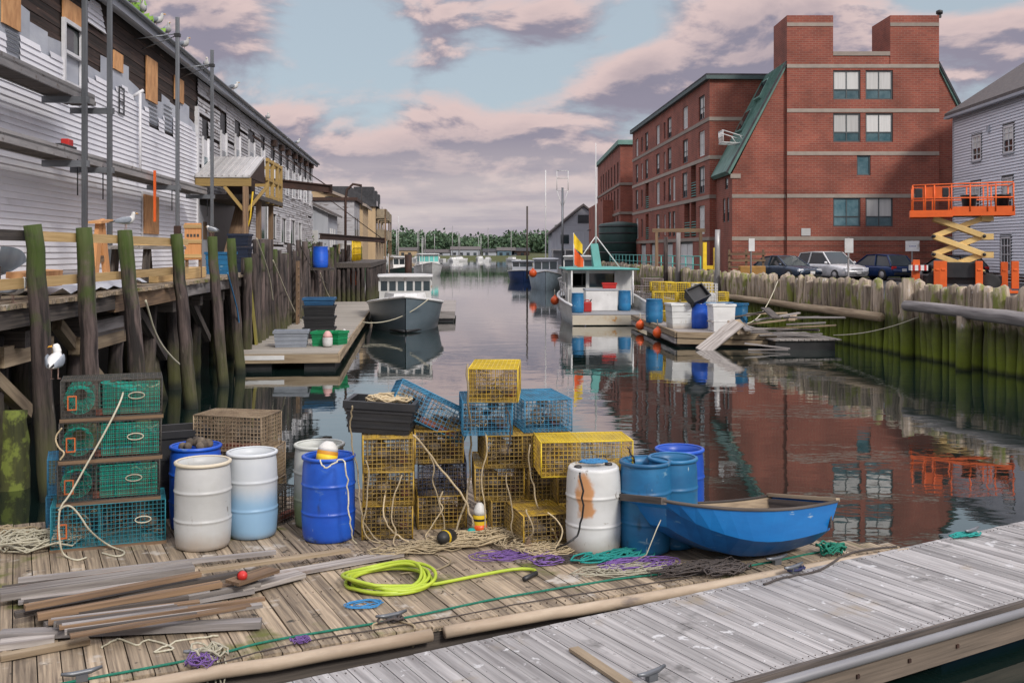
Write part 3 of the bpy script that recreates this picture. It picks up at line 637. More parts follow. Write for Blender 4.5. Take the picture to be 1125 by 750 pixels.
mb=MB(); mb.box(-.16,-.034,-5.6,-5.3,8.6,8.95); mb.build('vent_hood',m_greyside,wh)
mb=MB(); mb.box(-.06,-.032,-HL,0,-.2,.45); mb.build('dark_skirt',m_rust,wh)

# ================================================================== cars
def carpaint(n,c): return mat(n,c,None,.22,.2,bump=0,rvv=0,objv=0)
m_headl=mat('headlight',(.7,.72,.75),None,.1,bump=0); m_tail=mat('tail_light',(.5,.02,.02),None,.2,bump=0); m_grille=mat('grille',(.02,.02,.022),None,.4,bump=0)
def car(name,label,loc,rot,L,W,H,paint,kind='suv',front=True):
    c=thing(name,label,'car',loc,rot)      # +x is forward
    hb=.98 if kind=='suv' else .88
    prof=[(-.5,.45,.80),(-.485,.30,.93),(-.42,.24,1.0),(-.2,.22,1.0),(.1,.22,1.0),(.28,.22,.97),(.42,.26,.88),(.48,.30,.74),(.5,.42,.62)]
    rings=[]
    for x,zb,zt_ in prof:
        zt2=hb*zt_; w=W/2*(1 if abs(x)<.4 else .96 if abs(x)<.47 else .88)
        rings.append([V((x*L,sg*w*k,z)) for sg,k,z in ((-1,.93,zb),(-1,1,zb+.12),(-1,1,zt2-.16),(-1,.94,zt2-.02),(-1,.6,zt2+.01),(1,.6,zt2+.01),(1,.94,zt2-.02),(1,1,zt2-.16),(1,1,zb+.12),(1,.93,zb))])
    mb=MB(); mb.loft(rings); mb.build('body',paint,c)
    if kind=='suv': cab=[(-.48,.02),(-.40,.92),(-.18,1),(.04,.97),(.22,.03)]
    elif kind=='hatch': cab=[(-.47,.02),(-.36,.90),(-.15,1),(.03,.96),(.25,.03)]
    else: cab=[(-.40,.03),(-.24,.88),(-.08,1),(.04,.96),(.25,.03)]
    ch=H-hb; rings=[]
    for x,k in cab:
        z=hb+ch*k-.02; w0=W/2*.93; w1=W/2*(.93-.2*k)
        rings.append([V((x*L,-w0,hb-.03)),V((x*L,-w1,z-.03)),V((x*L,-w1*.85,z)),V((x*L,w1*.85,z)),V((x*L,w1,z-.03)),V((x*L,w0,hb-.03))])
    mb=MB(); mb.loft(rings,True,True,False); mb.build('glasshouse',m_glass,c)
    mb=MB(); q=[(r[2]+V((0,0,.012)),r[3]+V((0,0,.012))) for r in rings[1:4]]
    rr=[[a+V((0,-.06,-.02)),a,b,b+V((0,.06,-.02)),b+V((0,0,-.05)),a+V((0,0,-.05))] for a,b in q]; mb.loft(rr); mb.build('roof',paint,c)
    for sg in (0,1):
        mb=MB(); i=1 if sg==0 else 4; j=0 if sg==0 else 5; o=V((0,-.012 if sg==0 else .012,.0))
        for a in range(4):  mb.bar(rings[a][i]+o,rings[a+1][i]+o,.07,.06)
        mb.bar(rings[2][i]+o,V((rings[2][i].x-.1,rings[2][j].y,hb))+o,.1,.05,(1,0,0))
        mb.build('pillar',paint,c)
    wh_=None
    for x in (-.31,.31):
        for sg in (-1,1):
            m=Matrix.Rotation(R(90),3,'X'); w=MB(); w.lathe([(.0,-.1),(.27,-.11),(.34,-.08),(.34,.08),(.27,.11),(0,.1)],18,(0,0,0),m); o=w.build('wheel',m_rubber,c,loc=(x*L,sg*(W/2-.1),.34))
            w=MB(); w.lathe([(0,-.125),(.2,-.12),(.21,-.11),(.21,.11),(.2,.12),(0,.125)],10,(0,0,0),m); w.build('rim',m_alu2,o)
    for sg in (-1,1):
        mb=MB(); mb.cbox((L*.472,sg*W*.36,hb*.70),(.14,W*.2,.15)); mb.build('headlight',m_headl,c,bev=.03)
        mb=MB(); mb.cbox((-L*.485,sg*W*.38,hb*.84),(.12,W*.17,.2)); mb.build('tail_light',m_tail,c,bev=.03)
        mb=MB(); mb.ball((L*.18,sg*(W/2+.1),hb+.06),.12,8,5,(.6,1,.7)); mb.build('mirror',paint,c)
    mb=MB(); mb.cbox((L*.492,0,.46),(.07,W*.62,.2)); mb.cbox((L*.49,0,hb*.66),(.06,W*.44,.1)); mb.build('grille',m_grille,c,bev=.02)
    mb=MB(); mb.cbox((L*.53,0,.5),(.02,.32,.16)); mb.cbox((-L*.503,0,.62),(.03,.32,.16)); mb.build('licence_plate',m_white,c)
    mb=MB(); mb.cbox((L*.50,0,.33),(.06,W*.7,.06)); mb.build('bumper_trim',m_alu2 if kind=='suv' else m_black,c); mb=MB(); mb.cbox((-L*.495,0,.42),(.06,W*.8,.14)); mb.build('bumper_trim',m_black,c)
    return c
hd=lambda deg:R(-90+deg)
car('parked_sedan','dark sedan with silver highlights parked leftmost by the brick wall, nose towards the water',V((16.05,60.5,LOTZ)),hd(24),4.6,1.8,1.47,carpaint('dark_blue_car_paint',(.06,.085,.13)),'sedan')
car('parked_suv','silver suv parked nose out between the two dark cars by the brick wall',V((18.75,60.5,LOTZ)),hd(22),4.6,1.86,1.70,carpaint('silver_car_paint',(.74,.74,.75)),'suv')
car('parked_hatchback','navy blue hatchback showing its tail and red tail lights, parked right of the silver suv',V((21.7,61,LOTZ)),hd(22+180),4.3,1.82,1.55,carpaint('navy_car_paint',(.015,.04,.13)),'hatch')
# a dark car half hidden behind the lift
car('parked_coupe','black car mostly hidden behind the base of the orange scissor lift',V((25.3,59.5,LOTZ)),hd(200),4.3,1.82,1.5,carpaint('black_car_paint',(.012,.012,.014)),'hatch')

# signs in the lot
def sign(px,Y,z0,w,h,label,z1,rz=0):
    p=Q(px,0,Y); t=thing('parking_sign',label,'sign',(p.x,Y,LOTZ),rz)
    mb=MB(); mb.cbox((0,0,(z1-LOTZ)/2),(.07,.07,z1-LOTZ)); mb.build('post',m_alu2,t)
    mb=MB(); mb.cbox((0,-.06,z0+h/2-LOTZ),(w,.03,h)); mb.build('panel',m_white,t)
    return t
sign(825,58,3.5,.42,.72,'narrow white sign on a post left of the dark sedan',4.2,.5)
sign(932,54,3.42,.5,.75,'narrow white sign on a grey post in front of the silver suv',4.2,.25)
t=sign(1002,58,3.5,.78,.58,'wide white sign on a post between the navy hatchback and the scissor lift',4.1)
mb=MB()
for q in range(5): mb.cbox((-.16+q*.08,-.077,3.78-LOTZ),(.05,.004,.05))
mb.build('lettering',mat('sign_blue',(.12,.14,.4),None,.6,bump=0),t)
# brown timber steps and orange barrier left of the sedan
mb=MB()
for q in range(4): mb.cbox((0,0,.4+q*.38),(2.2,.08,.12))
for x in (-1,0,1): mb.cbox((x,.1,.9),(.12,.1,1.8))
tag(mb.build('timber_fence',m_brownwood,loc=(13.8,60.5,LOTZ)),'brown board fence at the left end of the parked cars','fence')
mb=MB(); mb.cbox((0,0,.45),(1.5,.5,.8)); tag(mb.build('sand_bin',mat('ochre_bin',(.42,.22,.05),None,.7),loc=(13.9,59.6,LOTZ),bev=.06),'ochre coloured bin low behind the pilings left of the dark sedan','bin')

# ================================================================== orange scissor lift
lf=thing('scissor_lift','orange scissor lift with raised cream scissor arms on the quay at the right','lift',(18.75,43,LOTZ),R(-20))
Lx=1.95
bz=.75
mb=MB(); mb.box(-1.5,1.5,-.8,.8,.35,.72); mb.build('chassis',m_black,lf,bev=.04)
for x in (-1.05,1.05):
    for y in (-.9,.9):
        w=MB(); w.lathe([(0,-.14),(.3,-.15),(.4,-.1),(.4,.1),(.3,.15),(0,.14)],18,(0,0,0),Matrix.Rotation(R(90),3,'X')); w.build('wheel',m_rubber,lf,loc=(x,y,.4))
for x,y,h in ((-1.75,-1.1,1.55),(-.72,-1.1,1.5),(.62,-1.1,1.5),(1.95,-1.0,1.5),(-1.75,1.0,1.45),(1.75,1.0,1.45),(-.95,-1.1,1.5)):
    mb=MB(); h-=.2; mb.cbox((x,y,h/2+.1),(.27,.26,h-.2)); mb.cbox((x,y,.06),(.5,.5,.1)); mb.cbox((x,y-.14,h-.35),(.14,.03,.08)); mb.build('outrigger',m_orange,lf,bev=.03)
mb=MB(); mb.box(-.7,.5,-1.0,-.8,.6,1.25); mb.build('battery_box',m_black,lf,bev=.03)
z0=.82; dz=.75
for lev in range(3):
    za=z0+lev*dz+.0; zb=za+dz
    for y in (-.62,.62):
        for sg in (-1,1):
            mb=MB(); mb.bar((-.95*sg-.1,y+sg*.06,za),(.95*sg-.1,y+sg*.06,zb),.11,.22); mb.build('scissor_arm',m_cream,lf,bev=.015)
    for x in (-1.05,.85):
        mb=MB(); mb.tube([(x,-.8,za),(x,.8,za)],.07,8); mb.build('pivot_pin',m_black,lf)
    mb=MB(); mb.box(.75,1.2,-.74,-.5,zb-.14,zb+.1); mb.build('knuckle',m_cream,lf); mb=MB(); mb.box(.75,1.2,.5,.74,zb-.14,zb+.1); mb.build('knuckle',m_cream,lf)
    mb=MB(); mb.tube([(-.5,0,za+.2),(.35,0,zb-.3)],.09,8); mb.build('hydraulic_ram',m_alu2,lf)
pz=z0+3*dz+.16
mb=MB(); mb.box(-1.3,1.2,-.5,.5,pz-.1,pz-.003); mb.build('platform_frame',m_black,lf)
mb=MB(); mb.box(-1.9,1.9,-.95,.95,pz,pz+.1); mb.build('platform_floor',m_alu2,lf)
mb=MB(); mb.box(-.35,1.92,-1.0,-.955,pz-.08,pz+.3); mb.box(-.35,1.92,.955,1.0,pz-.08,pz+.3); mb.box(1.922,1.96,-1,1,pz-.08,pz+.3); mb.box(-1.95,-.352,-1.04,-1.0,pz-.12,pz+.16); mb.box(-1.95,-.352,1.0,1.04,pz-.12,pz+.16); mb.box(-1.99,-1.952,-1.04,1.04,pz-.12,pz+.16); mb.build('toe_board',m_orange,lf)
mb=MB()
for y in (-1,1):
    for x in (-1.88,-1.4,-1.05,-.4,.3,.95,1.25,1.9): mb.tube([(x,y,pz+.1),(x,y,pz+1.2)],.03,6)
    for z in (.65,1.2): mb.tube([(-1.88,y,pz+z),(1.9,y,pz+z+.06*(z>1))],.03,6)
for x in (-1.88,1.9):
    for z in (.65,1.2): mb.tube([(x,-1,pz+z),(x,1,pz+z)],.03,6)
mb.build('guard_rail',m_orange,lf)
mb=MB(); mb.box(-1.5,-.75,-.98,-.9,pz+.62,pz+1.12); mb.build('rail_panel',m_orange,lf)
mb=MB(); mb.cbox((-1.65,-.9,pz+.85),(.28,.22,.42)); mb.build('control_box',m_black,lf,bev=.03); mb=MB(); mb.cbox((-.62,-.9,pz+.9),(.25,.22,.35)); mb.build('control_box',m_black,lf,bev=.03)
for x,l in ((.28,'black bucket standing left on the scissor lift platform'),(1.5,'black bucket standing right on the scissor lift platform')):
    mb=MB(); mb.lathe([(.23,0),(.3,.62),(.33,.62),(.33,.68),(.3,.68),(.28,.55),(.2,.05),(0,.05)],16)
    b=mb.build('bucket',m_black,loc=lf.matrix_basis@V((x,-.62,pz+.102))); tag(b,l,'bucket')
mb=MB(); mb.tube([(0,-.28+.1,0),(0,0,0)],.02); 
mb=MB(); mb.cbox((0,0,.12),(.7,.25,.22)); mb.m=1; [mb.cbox((x,-.13,.12),(.09,.02,.222)) for x in (-.24,0,.24)]
tag(mb.build('barrier_board',[m_white,m_red],loc=(16.75,42.4,LOTZ+.9)),'red and white striped barrier board left of the scissor lift base','barrier')
mb=MB(); mb.cbox((0,.05,-.45),(.5,.08,.9)); 
bpy.context.view_layer.update()
# ================================================================== left side
# frame along the left wharf: x metres from the building's wall towards the water, s metres away from the camera
LA=math.atan(.0863); LC,LS=math.cos(LA),math.sin(LA)
def LF(x,s,z=0): return V((-8.71+x*LC-s*LS, s*LC+x*LS, z))
def LW(px,py):                                   # pixel -> (s, z) on the building wall
    Y=8.71/((CX-px)/F-.0863); return Y/LC, HC+(HY-py)/F*Y
def LWo(px,off):                                 # s where the line x=off is seen at pixel column px
    k=(px-CX)/F; return (-8.71+off*LC-k*off*LS)/(k*LC+LS)
WD=2.77; WX=3.02                                 # wharf deck height and edge
lb=thing('waterfront_warehouse','long two-storey warehouse stripped for re-siding, white clapboard and dark bare boards, on the left wharf','building',LF(0,0,0),LA)
lb['label']='long half-stripped warehouse with white clapboard and dark bare boards, on the left wharf'
S0,S1,S2=9.0,LW(215,250)[0],LW(343,200)[0]; RZ=HC+6.85; Z0=WD
def rect(x0,y0,x1,y1):
    a,_=LW(x0,0); b,_=LW(x1,0); m=(x0+x1)/2; _,zt=LW(m,y0); _,zb=LW(m,y1); return (a,b,zb,zt)
# things cut out of the clean siding
mb=MB(); mb.box(-9,-.06,S0,S2,Z0-.3,RZ-.05); mb.build('sheathing',m_barnwood,lb)
mb=MB()
n=int((RZ-Z0)/.19)
for i in range(n): mb.box(-.058,-.035-.012*(i%2),S0,S1+8,Z0+i*.19+.012,Z0+(i+1)*.19, rv=random.random())
mb.build('bare_boards',m_barnwood,lb)
# windows and openings on the clean part (photo rectangles) and the stripped band above the siding line
stripe=lambda s: 8.0+.12*math.sin(s*.9)+.08*math.sin(s*2.3+1)     # ragged upper limit of the siding
ops=[rect(6,25,20,58),rect(69,30,87,92),rect(163,108,173,140),rect(180,114,189,147)]
doorop=rect(155,215,171,257)
low=[]
mb=MB(); ex=.142
i=0; z=Z0
while z<RZ-.3:
    row=[]; cuts=[(o[0]-.03,o[1]+.03) for o in ops if o[2]-.03<z+ex and o[3]+.03>z]
    c=S0
    segs=[]
    for a,b in sorted(cuts):
        segs.append((c,a)); c=b
    segs.append((c,S1))
    for a,b in segs:
        if z>6.9:       # split and keep only the parts under the ragged line
            q=a
            while q<b-.01:
                e=min(b,q+.6)
                if z<stripe((q+e)/2): row.append((q,e))
                q=e
        else: row.append((a,b))
    m=[]
    for a,b in row:
        if m and abs(m[-1][1]-a)<1e-3: m[-1]=(m[-1][0],b)
        else: m.append((a,b))
    for a,b in m:
        x=.01
        mb.add([(x+.034,a,z),(x+.034,b,z),(x+.004,b,z+ex),(x+.004,a,z+ex),(x,a,z),(x,b,z)],[(0,1,2,3),(0,4,5,1)],[(v,z*3,0) for v in (a,b,b,a,a,b)])
    z+=ex
# clean siding left in the eaves
for i in range(5):
    zz=RZ-.35-i*.142
    for a,b in ((S0,15.6),(17.5,19.5+.3*i),(LW(97,0)[0]-.15*i,LW(110,0)[0]+.1*i)):
        if i<3 or b>23: mb.add([(.05,a,zz),(.05,b,zz),(.004,b,zz+.142),(.004,a,zz+.142),(0,a,zz),(0,b,zz)],[(0,1,2,3),(0,4,5,1)],[(v,zz*3,0) for v in (a,b,b,a,a,b)])
mb.build('clapboard',m_siding,lb)
# house wrap sheets between the ragged siding and the boards
mb=MB(); s=S0
while s<S1-.6:
    w=rnd(.9,1.6); t=stripe(s+w/2)+rnd(.35,.9); e=min(s+w,S1)
    mb.add([(-.018,s,7.6),(-.016,e,7.6),(-.012,e,t),(-.014,s,t+rnd(-.15,.15))],[(0,1,2,3)]); s=e-.002
mb.build('house_wrap',m_wrap,lb)
def panel(name,m,r,x=.0,d=.04):
    mb=MB(); mb.box(x,x+d,r[0],r[1],r[2],r[3]); return mb.build(name,m,lb)
for r in (rect(1,-12,21,30),rect(68,3,88,30),rect(160,65,172,112),rect(191,86,201,112),rect(124,58,134,78),rect(155,215,171,257)):
    panel('plywood_sheet',m_ply,r,.0 if r!=doorop else .07)
panel('door_casing',m_trim,(doorop[0]-.12,doorop[1]+.12,doorop[2]-.1,doorop[3]+.1),.045,.022)
for r,gl in zip(ops,(m_black,m_glass,m_black,m_black)):
    mb=MB(); mb.box(-.05,-.02,r[0],r[1],r[2],r[3]); o=mb.build('window',gl,lb)
    if gl is m_black:
        mb=MB()
        for q in range(7): zz=r[2]+(r[3]-r[2])*q/7+.05; mb.bar((.01,r[0],zz),(.01,r[1],zz),.03,.012,(.5,0,1))
        mb.build('louvre',m_alu,o)
    else:
        mb=MB()
        for a in ((r[0]-.1,r[0],r[2],r[3]),(r[1],r[1]+.1,r[2],r[3]),(r[0]-.1,r[1]+.1,r[3],r[3]+.1),(r[0]-.1,r[1]+.1,r[2]-.1,r[2]),(r[0],r[1],(r[2]+r[3])/2-.04,(r[2]+r[3])/2+.04)): mb.box(.0,.09,*a)
        mb.build('frame',m_trim,o)
mb=MB(); r=rect(128,98,134,126)     # taped square outline
for a in ((r[0],r[0]+.07,r[2],r[3]),(r[1]-.07,r[1],r[2],r[3]),(r[0],r[1],r[3],r[3]+.05),(r[0],r[1],r[2],r[2]+.05),(r[0],r[1],(r[2]+r[3])/2-.02,(r[2]+r[3])/2+.02)): mb.box(.06,.08,*a)
mb.build('vent_frame',m_black,lb)
# corner board and the old weathered half
mb=MB(); mb.box(-.05,.09,S1,S1+.22,Z0,RZ-1.3); mb.build('corner_board',m_trim,lb)
ops2=[]
up=[(221,228,131,190,1),(241,248,125,183,1),(257,263,133,178,0),(272,279,143,178,1),(286,290,150,190,1),(297,301,160,205,1),(305.5,309,165,212,1),(313,316.5,170,214,1),(320.5,323.5,174,217,1),(327,330,178,218,1),(333,336,182,222,1),(339,341,184,225,1)]
for x0,x1,y0,y1,k in up: ops2.append(rect(x0,y0,x1,y1))
lo2=[(285,293,222,262),(297,302,235,262),(308,313,240,266),(318,323,242,268),(327,330,245,268)]
for x0,x1,y0,y1 in lo2: ops2.append(rect(x0,y0,x1,y1))
porch=(S1+.25,LW(272,0)[0],Z0,5.6)
mb=MB(); z=Z0
while z<RZ-.25:
    cuts=sorted([(o[0],o[1]) for o in ops2+[porch] if o[2]<z+.1 and o[3]>z+.04]); c=S1+.22; segs=[]
    for a,b in cuts:
        if a>c: segs.append((c,a))
        c=max(c,b)
    segs.append((c,S2))
    for a,b in segs:
        while a<b-.01:
            e=min(b,a+rnd(2,6)); x=rnd(0,.02)
            if random.random()>.03: mb.add([(x+.035,a,z),(x+.035,e,z+rnd(-.008,.008)),(x+.004,e,z+.142),(x+.004,a,z+.142),(x-.01,a,z),(x-.01,e,z)],[(0,1,2,3),(0,4,5,1)],[(v,z*3,0) for v in (a,e,e,a,a,e)])
            a=e
    z+=.142
mb.build('peeling_clapboard',m_oldsiding,lb)
for i,r in enumerate(ops2):
    x0,x1,zb,zt_=r; upw=i<len(up)
    mb=MB(); mb.box(-.05,-.02,x0,x1,zb,zt_); o=mb.build('window',m_black if upw else m_glass,lb)
    mb=MB(); h=zt_-zb; w=x1-x0; f=.11
    if upw:
        mb.box(-.018,.01,x0+w*.15,x1-w*.05,zb+h*.05,zb+h*.62); mb.box(.0,.08,x0+w*.05,x0+w*.15,zb,zb+h*.66); mb.box(.0,.08,x1-w*.05,x1+w*.03,zb,zb+h*.66); mb.box(.0,.1,x0,x1,zb-.1,zb)
        mb.build('frame',m_trim,o); mb=MB(); mb.box(.012,.03,x0+w*.22,x1-w*.1,zb+h*.08,zb+h*.3); mb.build('pane',m_tealglass,o)
    else:
        mb.box(.0,.08,x0-f,x0,zb,zt_); mb.box(.0,.08,x1,x1+f,zb,zt_); mb.box(.0,.09,x0-f,x1+f,zt_,zt_+f); mb.build('frame',m_trim,o)
    if upw and i>4:      # dark bracket boards under the eave
        mb=MB(); mb.box(.05,.35,x0-.1,x0+.5,zt_-.1,zt_+.25); mb.build('eave_bracket',m_rust,lb)
# flat black sheet stands in for the shade of the open porch entry
mb=MB(); mb.box(-.055,-.03,porch[0],porch[1],porch[2],porch[3]); mb.build('entry_shade',m_black,lb)
mb=MB(); mb.box(-.028,.02,S1+.5,S1+2.6,Z0,5.3); mb.build('entry_door',m_greyside,lb)
mb=MB(); mb.box(.022,.035,S1+1.2,S1+1.9,Z0+1.2,Z0+1.9); mb.build('door_panel',m_brownwood,lb)
# eave, fascia, gutter, roof
mb=MB(); mb.prism([(-9,S0,RZ-.02),(.42,S0,RZ-.02),(.42,S0,RZ+.1),(-9,S0,RZ+2.2)],(0,S2-S0+.3,0)); mb.build('roof',m_roofdark,lb)
mb=MB(); mb.box(.30,.42,S0,S2+.3,RZ-.24,RZ-.022); mb.box(.0,.3,S0,S2+.3,RZ-.12,RZ-.022); mb.build('eave_board',m_greyside,lb)
mb=MB(); mb.tube([LFl for LFl in ((.5,S0,RZ+.02),(.5,S2+.3,RZ-.02))],.07,8); mb.build('gutter',m_alu,lb)
mb=MB(); z=5.62; mb.box(.005,.09,S0,S1,z,z+.02); 
mb=MB()
for i in range(260):
    s=random.gauss(LW(122,0)[0]+1.0,1.3); h=rnd(0,.6)*math.exp(-((s-LW(122,0)[0]-1)/1.6)**2); x=rnd(-.5,.35); mb.quad((x,s,RZ+.1+h),(x+.12,s+.05,RZ+.16+h),(x+.1,s+.16,RZ+.3+h),(x-.05,s+.1,RZ+.25+h))
tag(mb.build('roof_weeds',mat('bright_weed',(.12,.26,.03),(.2,.34,.05),.8),loc=LF(0,0,0),rot=(0,0,LA)),'clump of bright green weeds growing on the eave of the left warehouse','plant')
# ------------------------------------------------------------------ scaffolding: pump-jack poles and two walk planks
def pole(px,ptop,label,x=1.25,lean=0):
    s=LWo(px,x); Y=LF(x,s).y; zt_=HC+(HY-ptop)/F*Y
    t=thing('scaffold_pole',label,'scaffold pole',LF(x,s,WD),LA)
    mb=MB(); mb.box(-.055,.055,-.055,.055,0,zt_-WD); mb.build('post',m_alu,t,bev=.01)
    mb=MB(); mb.box(-.16,.16,-.16,.16,0,.02); mb.build('foot_plate',m_alu2,t)
    return t,s,zt_
P4=[pole(93,-60,'leftmost of the tall galvanised scaffold poles on the left wharf'),pole(120.5,-40,'second tall galvanised scaffold pole from the left edge'),pole(195,19,'scaffold pole standing in front of the long warehouse, taller of the two with visible tops'),pole(233,55,'farthest scaffold pole, in front of the metal-roofed porch')]
P4[2][0]['label']='taller of the two scaffold poles whose tops show against the sky'
for t,s,zt_ in P4[2:]:
    mb=MB(); mb.tube([(0,0,zt_-WD-.5),(-1.2,-.3,zt_-WD-.75)],.02,5); mb.tube([(0,0,zt_-WD-.55),(-1.2,.5,zt_-WD-.9)],.02,5); mb.build('wall_brace',m_alu,t)
    mb=MB(); mb.box(-.085,.085,-.085,.085,zt_-WD-.6,zt_-WD-.5); mb.build('clamp',m_black,t)
    mb=MB(); mb.box(-.09,.09,-.09,.09,.9,1.5); mb.build('pump_jack',m_rust,t)
def plank(sa,sb,z,label,x0=.35,x1=1.0):
    t=thing('scaffold_plank',label,'scaffold plank',LF(0,0,z),LA)
    mb=MB(); mb.box(x0,x1,sa,sb,0,.05); mb.build('deck',m_alu2,t)
    mb=MB(); mb.box(x0,x0+.05,sa,sb,-.12,-.003); mb.box(x1-.05,x1,sa,sb,-.12,.12); mb.build('side_rail',m_alu2,t)
    mb=MB(); q=sa
    while q<sb: mb.box(x0+.051,x1-.051,q,q+.3,-.1,-.005); q+=.32
    mb.build('underside',m_darkwood,t); return t
def zat(px,py,x): s=LWo(px,x); return HC+(HY-py)/F*LF(x,s).y
plank(10,P4[1][1]-.3,zat(60,97,.7),'upper aluminium scaffold walk plank across the stripped warehouse wall')
plank(10,P4[3][1]+.4,zat(60,168,.7),'lower long aluminium scaffold walk plank across the white clapboard wall')
zA=zat(60,97,.7); zB=zat(60,168,.7)
for t,s,zt_ in P4[:2]:
    mb=MB(); mb.box(-.9,.1,-.05,.05,zA-WD-.28,zA-WD-.14); mb.build('plank_bracket',m_alu,t)
for t,s,zt_ in P4:
    mb=MB(); mb.box(-.9,.1,-.05,.05,zB-WD-.28,zB-WD-.14); mb.build('plank_bracket',m_alu,t)
    mb=MB(); mb.tube([(-.2,.15,zB-WD-.1),(-.2,.15,zB-WD-.9)],.015,5); mb.build('crank',m_black,t)
t=thing('tool_on_plank','red and black power tool lying on the lower scaffold plank','tool',LF(.8,LWo(72,.8),zB+.05),LA)
mb=MB(); mb.cbox((0,0,.1),(.2,.9,.12)); mb.build('body',m_black,t,bev=.02); mb=MB(); mb.cbox((0,.1,.22),(.18,.3,.16)); mb.build('motor',m_red,t,bev=.02)
mb=MB(); mb.box(-.03,.03,-.03,.03,-1.0,.45); tag(mb.build('level_staff',m_orange,loc=LF(1.1,LWo(170,1.1),zB-.3)),'orange staff hanging at the lower scaffold plank','tool')
mb=MB(); mb.tube([(0,0,0),(0,0,2.6)],.045,6); mb.tube([(-.25,0,2.4),(.1,0,2.6)],.05,6); tag(mb.build('hanging_post',m_trim,loc=LF(.2,LWo(154,.2),zB+.1)),'white drain pipe post rising from the lower scaffold plank','pipe')
# ------------------------------------------------------------------ porch with metal roof
pt=thing('loading_porch','timber loading porch with pale metal roof and yellow framing on the left wharf','porch',LF(0,S1-.4,0),LA)
my=mat('yellowed_lumber',(.42,.28,.09),(.3,.2,.07),.75,sc=WG,bump=.2)
ez,rz_,Lp,Wp=6.3,7.35,3.6,2.05
mb=MB(); mb.prism([(.06,0,ez),(.06,Lp,rz_),(.06,Lp,rz_+.06),(.06,0,ez+.06)],(Wp,0,0)); mb.build('metal_roof',m_tin,pt)
mb=MB()
for q in range(9): x=.08+q*(Wp-.05)/8; mb.bar((x,-.03,ez+.075),(x,Lp,rz_+.075),.05,.05)
mb.build('roof_rib',m_tin,pt)
mb=MB(); mb.box(.06,Wp+.08,.05,.2,ez-.32,ez-.005); mb.build('eave_beam',my,pt)
mb=MB(); mb.prism([(Wp-.02,.1,ez),(Wp-.02,Lp,ez),(Wp-.02,Lp,rz_-.02)],(.08,0,0)); mb.build('gable_boards',m_rust,pt)
for y in (.12,3.2,6.6):
    mb=MB(); mb.box(Wp-.22,Wp-.02,y-.1,y+.1,WD,ez-.33 if y<1 else 5.55); mb.build('post',m_brownwood,pt)
for a in (-1,1): mb=MB(); mb.bar((Wp-.12+a*.02,.12,5.0),(Wp-.12+a*.8,.12,ez-.33),.1,.12); mb.build('knee_brace',my,pt)
mb=MB(); mb.box(.05,Wp+.2,1.0,8.2,5.55,5.72); mb.build('balcony_floor',m_darkwood,pt)
for y in (3.9,5.3,6.8,8.0): mb=MB(); mb.box(Wp+.05,Wp+.19,y,y+.14,5.5,7.4); mb.build('balcony_post',my,pt)
mb=MB()
for z in (5.74,6.45,7.25): mb.box(Wp+.07,Wp+.17,3.8,8.1,z,z+.13)
mb.build('balcony_rail',my,pt)
mb=MB()
for z in (5.74,6.45,7.25): mb.box(.05,Wp+.05,8.0,8.1,z,z+.13)
mb.build('end_rail',my,pt)
mb=MB(); mb.box(.4,1.4,4.4,5.6,5.73,6.9); mb.build('cabinet',m_rust,pt)
for a,b in ((1.0,3.6),(2.4,5.0)):
    mb=MB(); mb.bar((1.2,a,WD+.6),(1.2,b,5.4),.5,.18); mb.build('stair_stringer',m_brownwood,pt)
t=thing('yellow_hose','bright yellow hose hanging from the porch post','hose',LF(Wp+.05,S1-.3,WD)); mb=MB(); mb.tube([(-.5,0,.3),(-.3,.05,1.0),(.0,0,2.0),(.1,0,3.0)],.035,6); mb.build('line',m_yel,t)
# long steel hoist beam reaching out over the canal
def beam(pxa,pxb,py,xoff,Yb,label,th=.32):
    b=Q(pxb,py,Yb); s=LWo(pxa,xoff); a=LF(xoff,s,b.z)
    t=thing('hoist_beam',label,'beam',a); d=(b-a)
    mb=MB(); mb.bar((0,0,0),d,th*.7,.06); mb.bar((0,0,th),d+V((0,0,th)),th*.7,.06); mb.bar((0,0,th/2),d+V((0,0,th/2)),.07,th-.06); mb.build('girder',m_rust,t)
    mb=MB(); e=d.normalized()*.02; mb.bar(d-e*10+V((0,0,-.05)),d+e+V((0,0,-.05)),th*1.1,.1); mb.bar(d-e+V((0,0,th/2)),d+e*4+V((0,0,th/2)),th*1.1,th+.1); mb.build('end_plate',m_rust,t)
    mb=MB(); mb.tube([d*.97+V((0,0,th)),d*.45+V((-1.5,0,2.6))],.03,5); mb.build('stay',m_rust,t)
    return t
beam(262,361,211,0.0,56,'long dark rusty hoist beam sticking out from the warehouse over the wharf',.36)

# ================================================================== left wharf
wf=thing('timber_wharf','long timber wharf on dark pilings along the left warehouse','wharf',LF(0,0,0),LA)
mb=MB(); s=8
while s<95: w=rnd(.19,.24); mb.box(-.0,WX+rnd(.0,.12),s,s+w-.012,WD-.07,WD); s+=w
mb.build('planking',m_deck,wf)
s=8
while s<92:
    L_=rnd(4,6); mb=MB(); h=rnd(.26,.36); mb.box(WX-.16,WX-.01,s,s+L_-.02,WD-.075-h,WD-.075); mb.build('edge_beam',[m_log,m_darkwood,m_brownwood,m_greylog][int(s)%4],wf); s+=L_
for s in range(9,92,3): mb=MB(); mb.box(.1,WX-.2,s,s+.3,WD-.7,WD-.45); mb.build('cross_beam',m_darkwood,wf)
mb=MB(); mb.box(.2,.35,8,95,-.5,WD-.1); mb.build('back_bulkhead',m_black,wf)
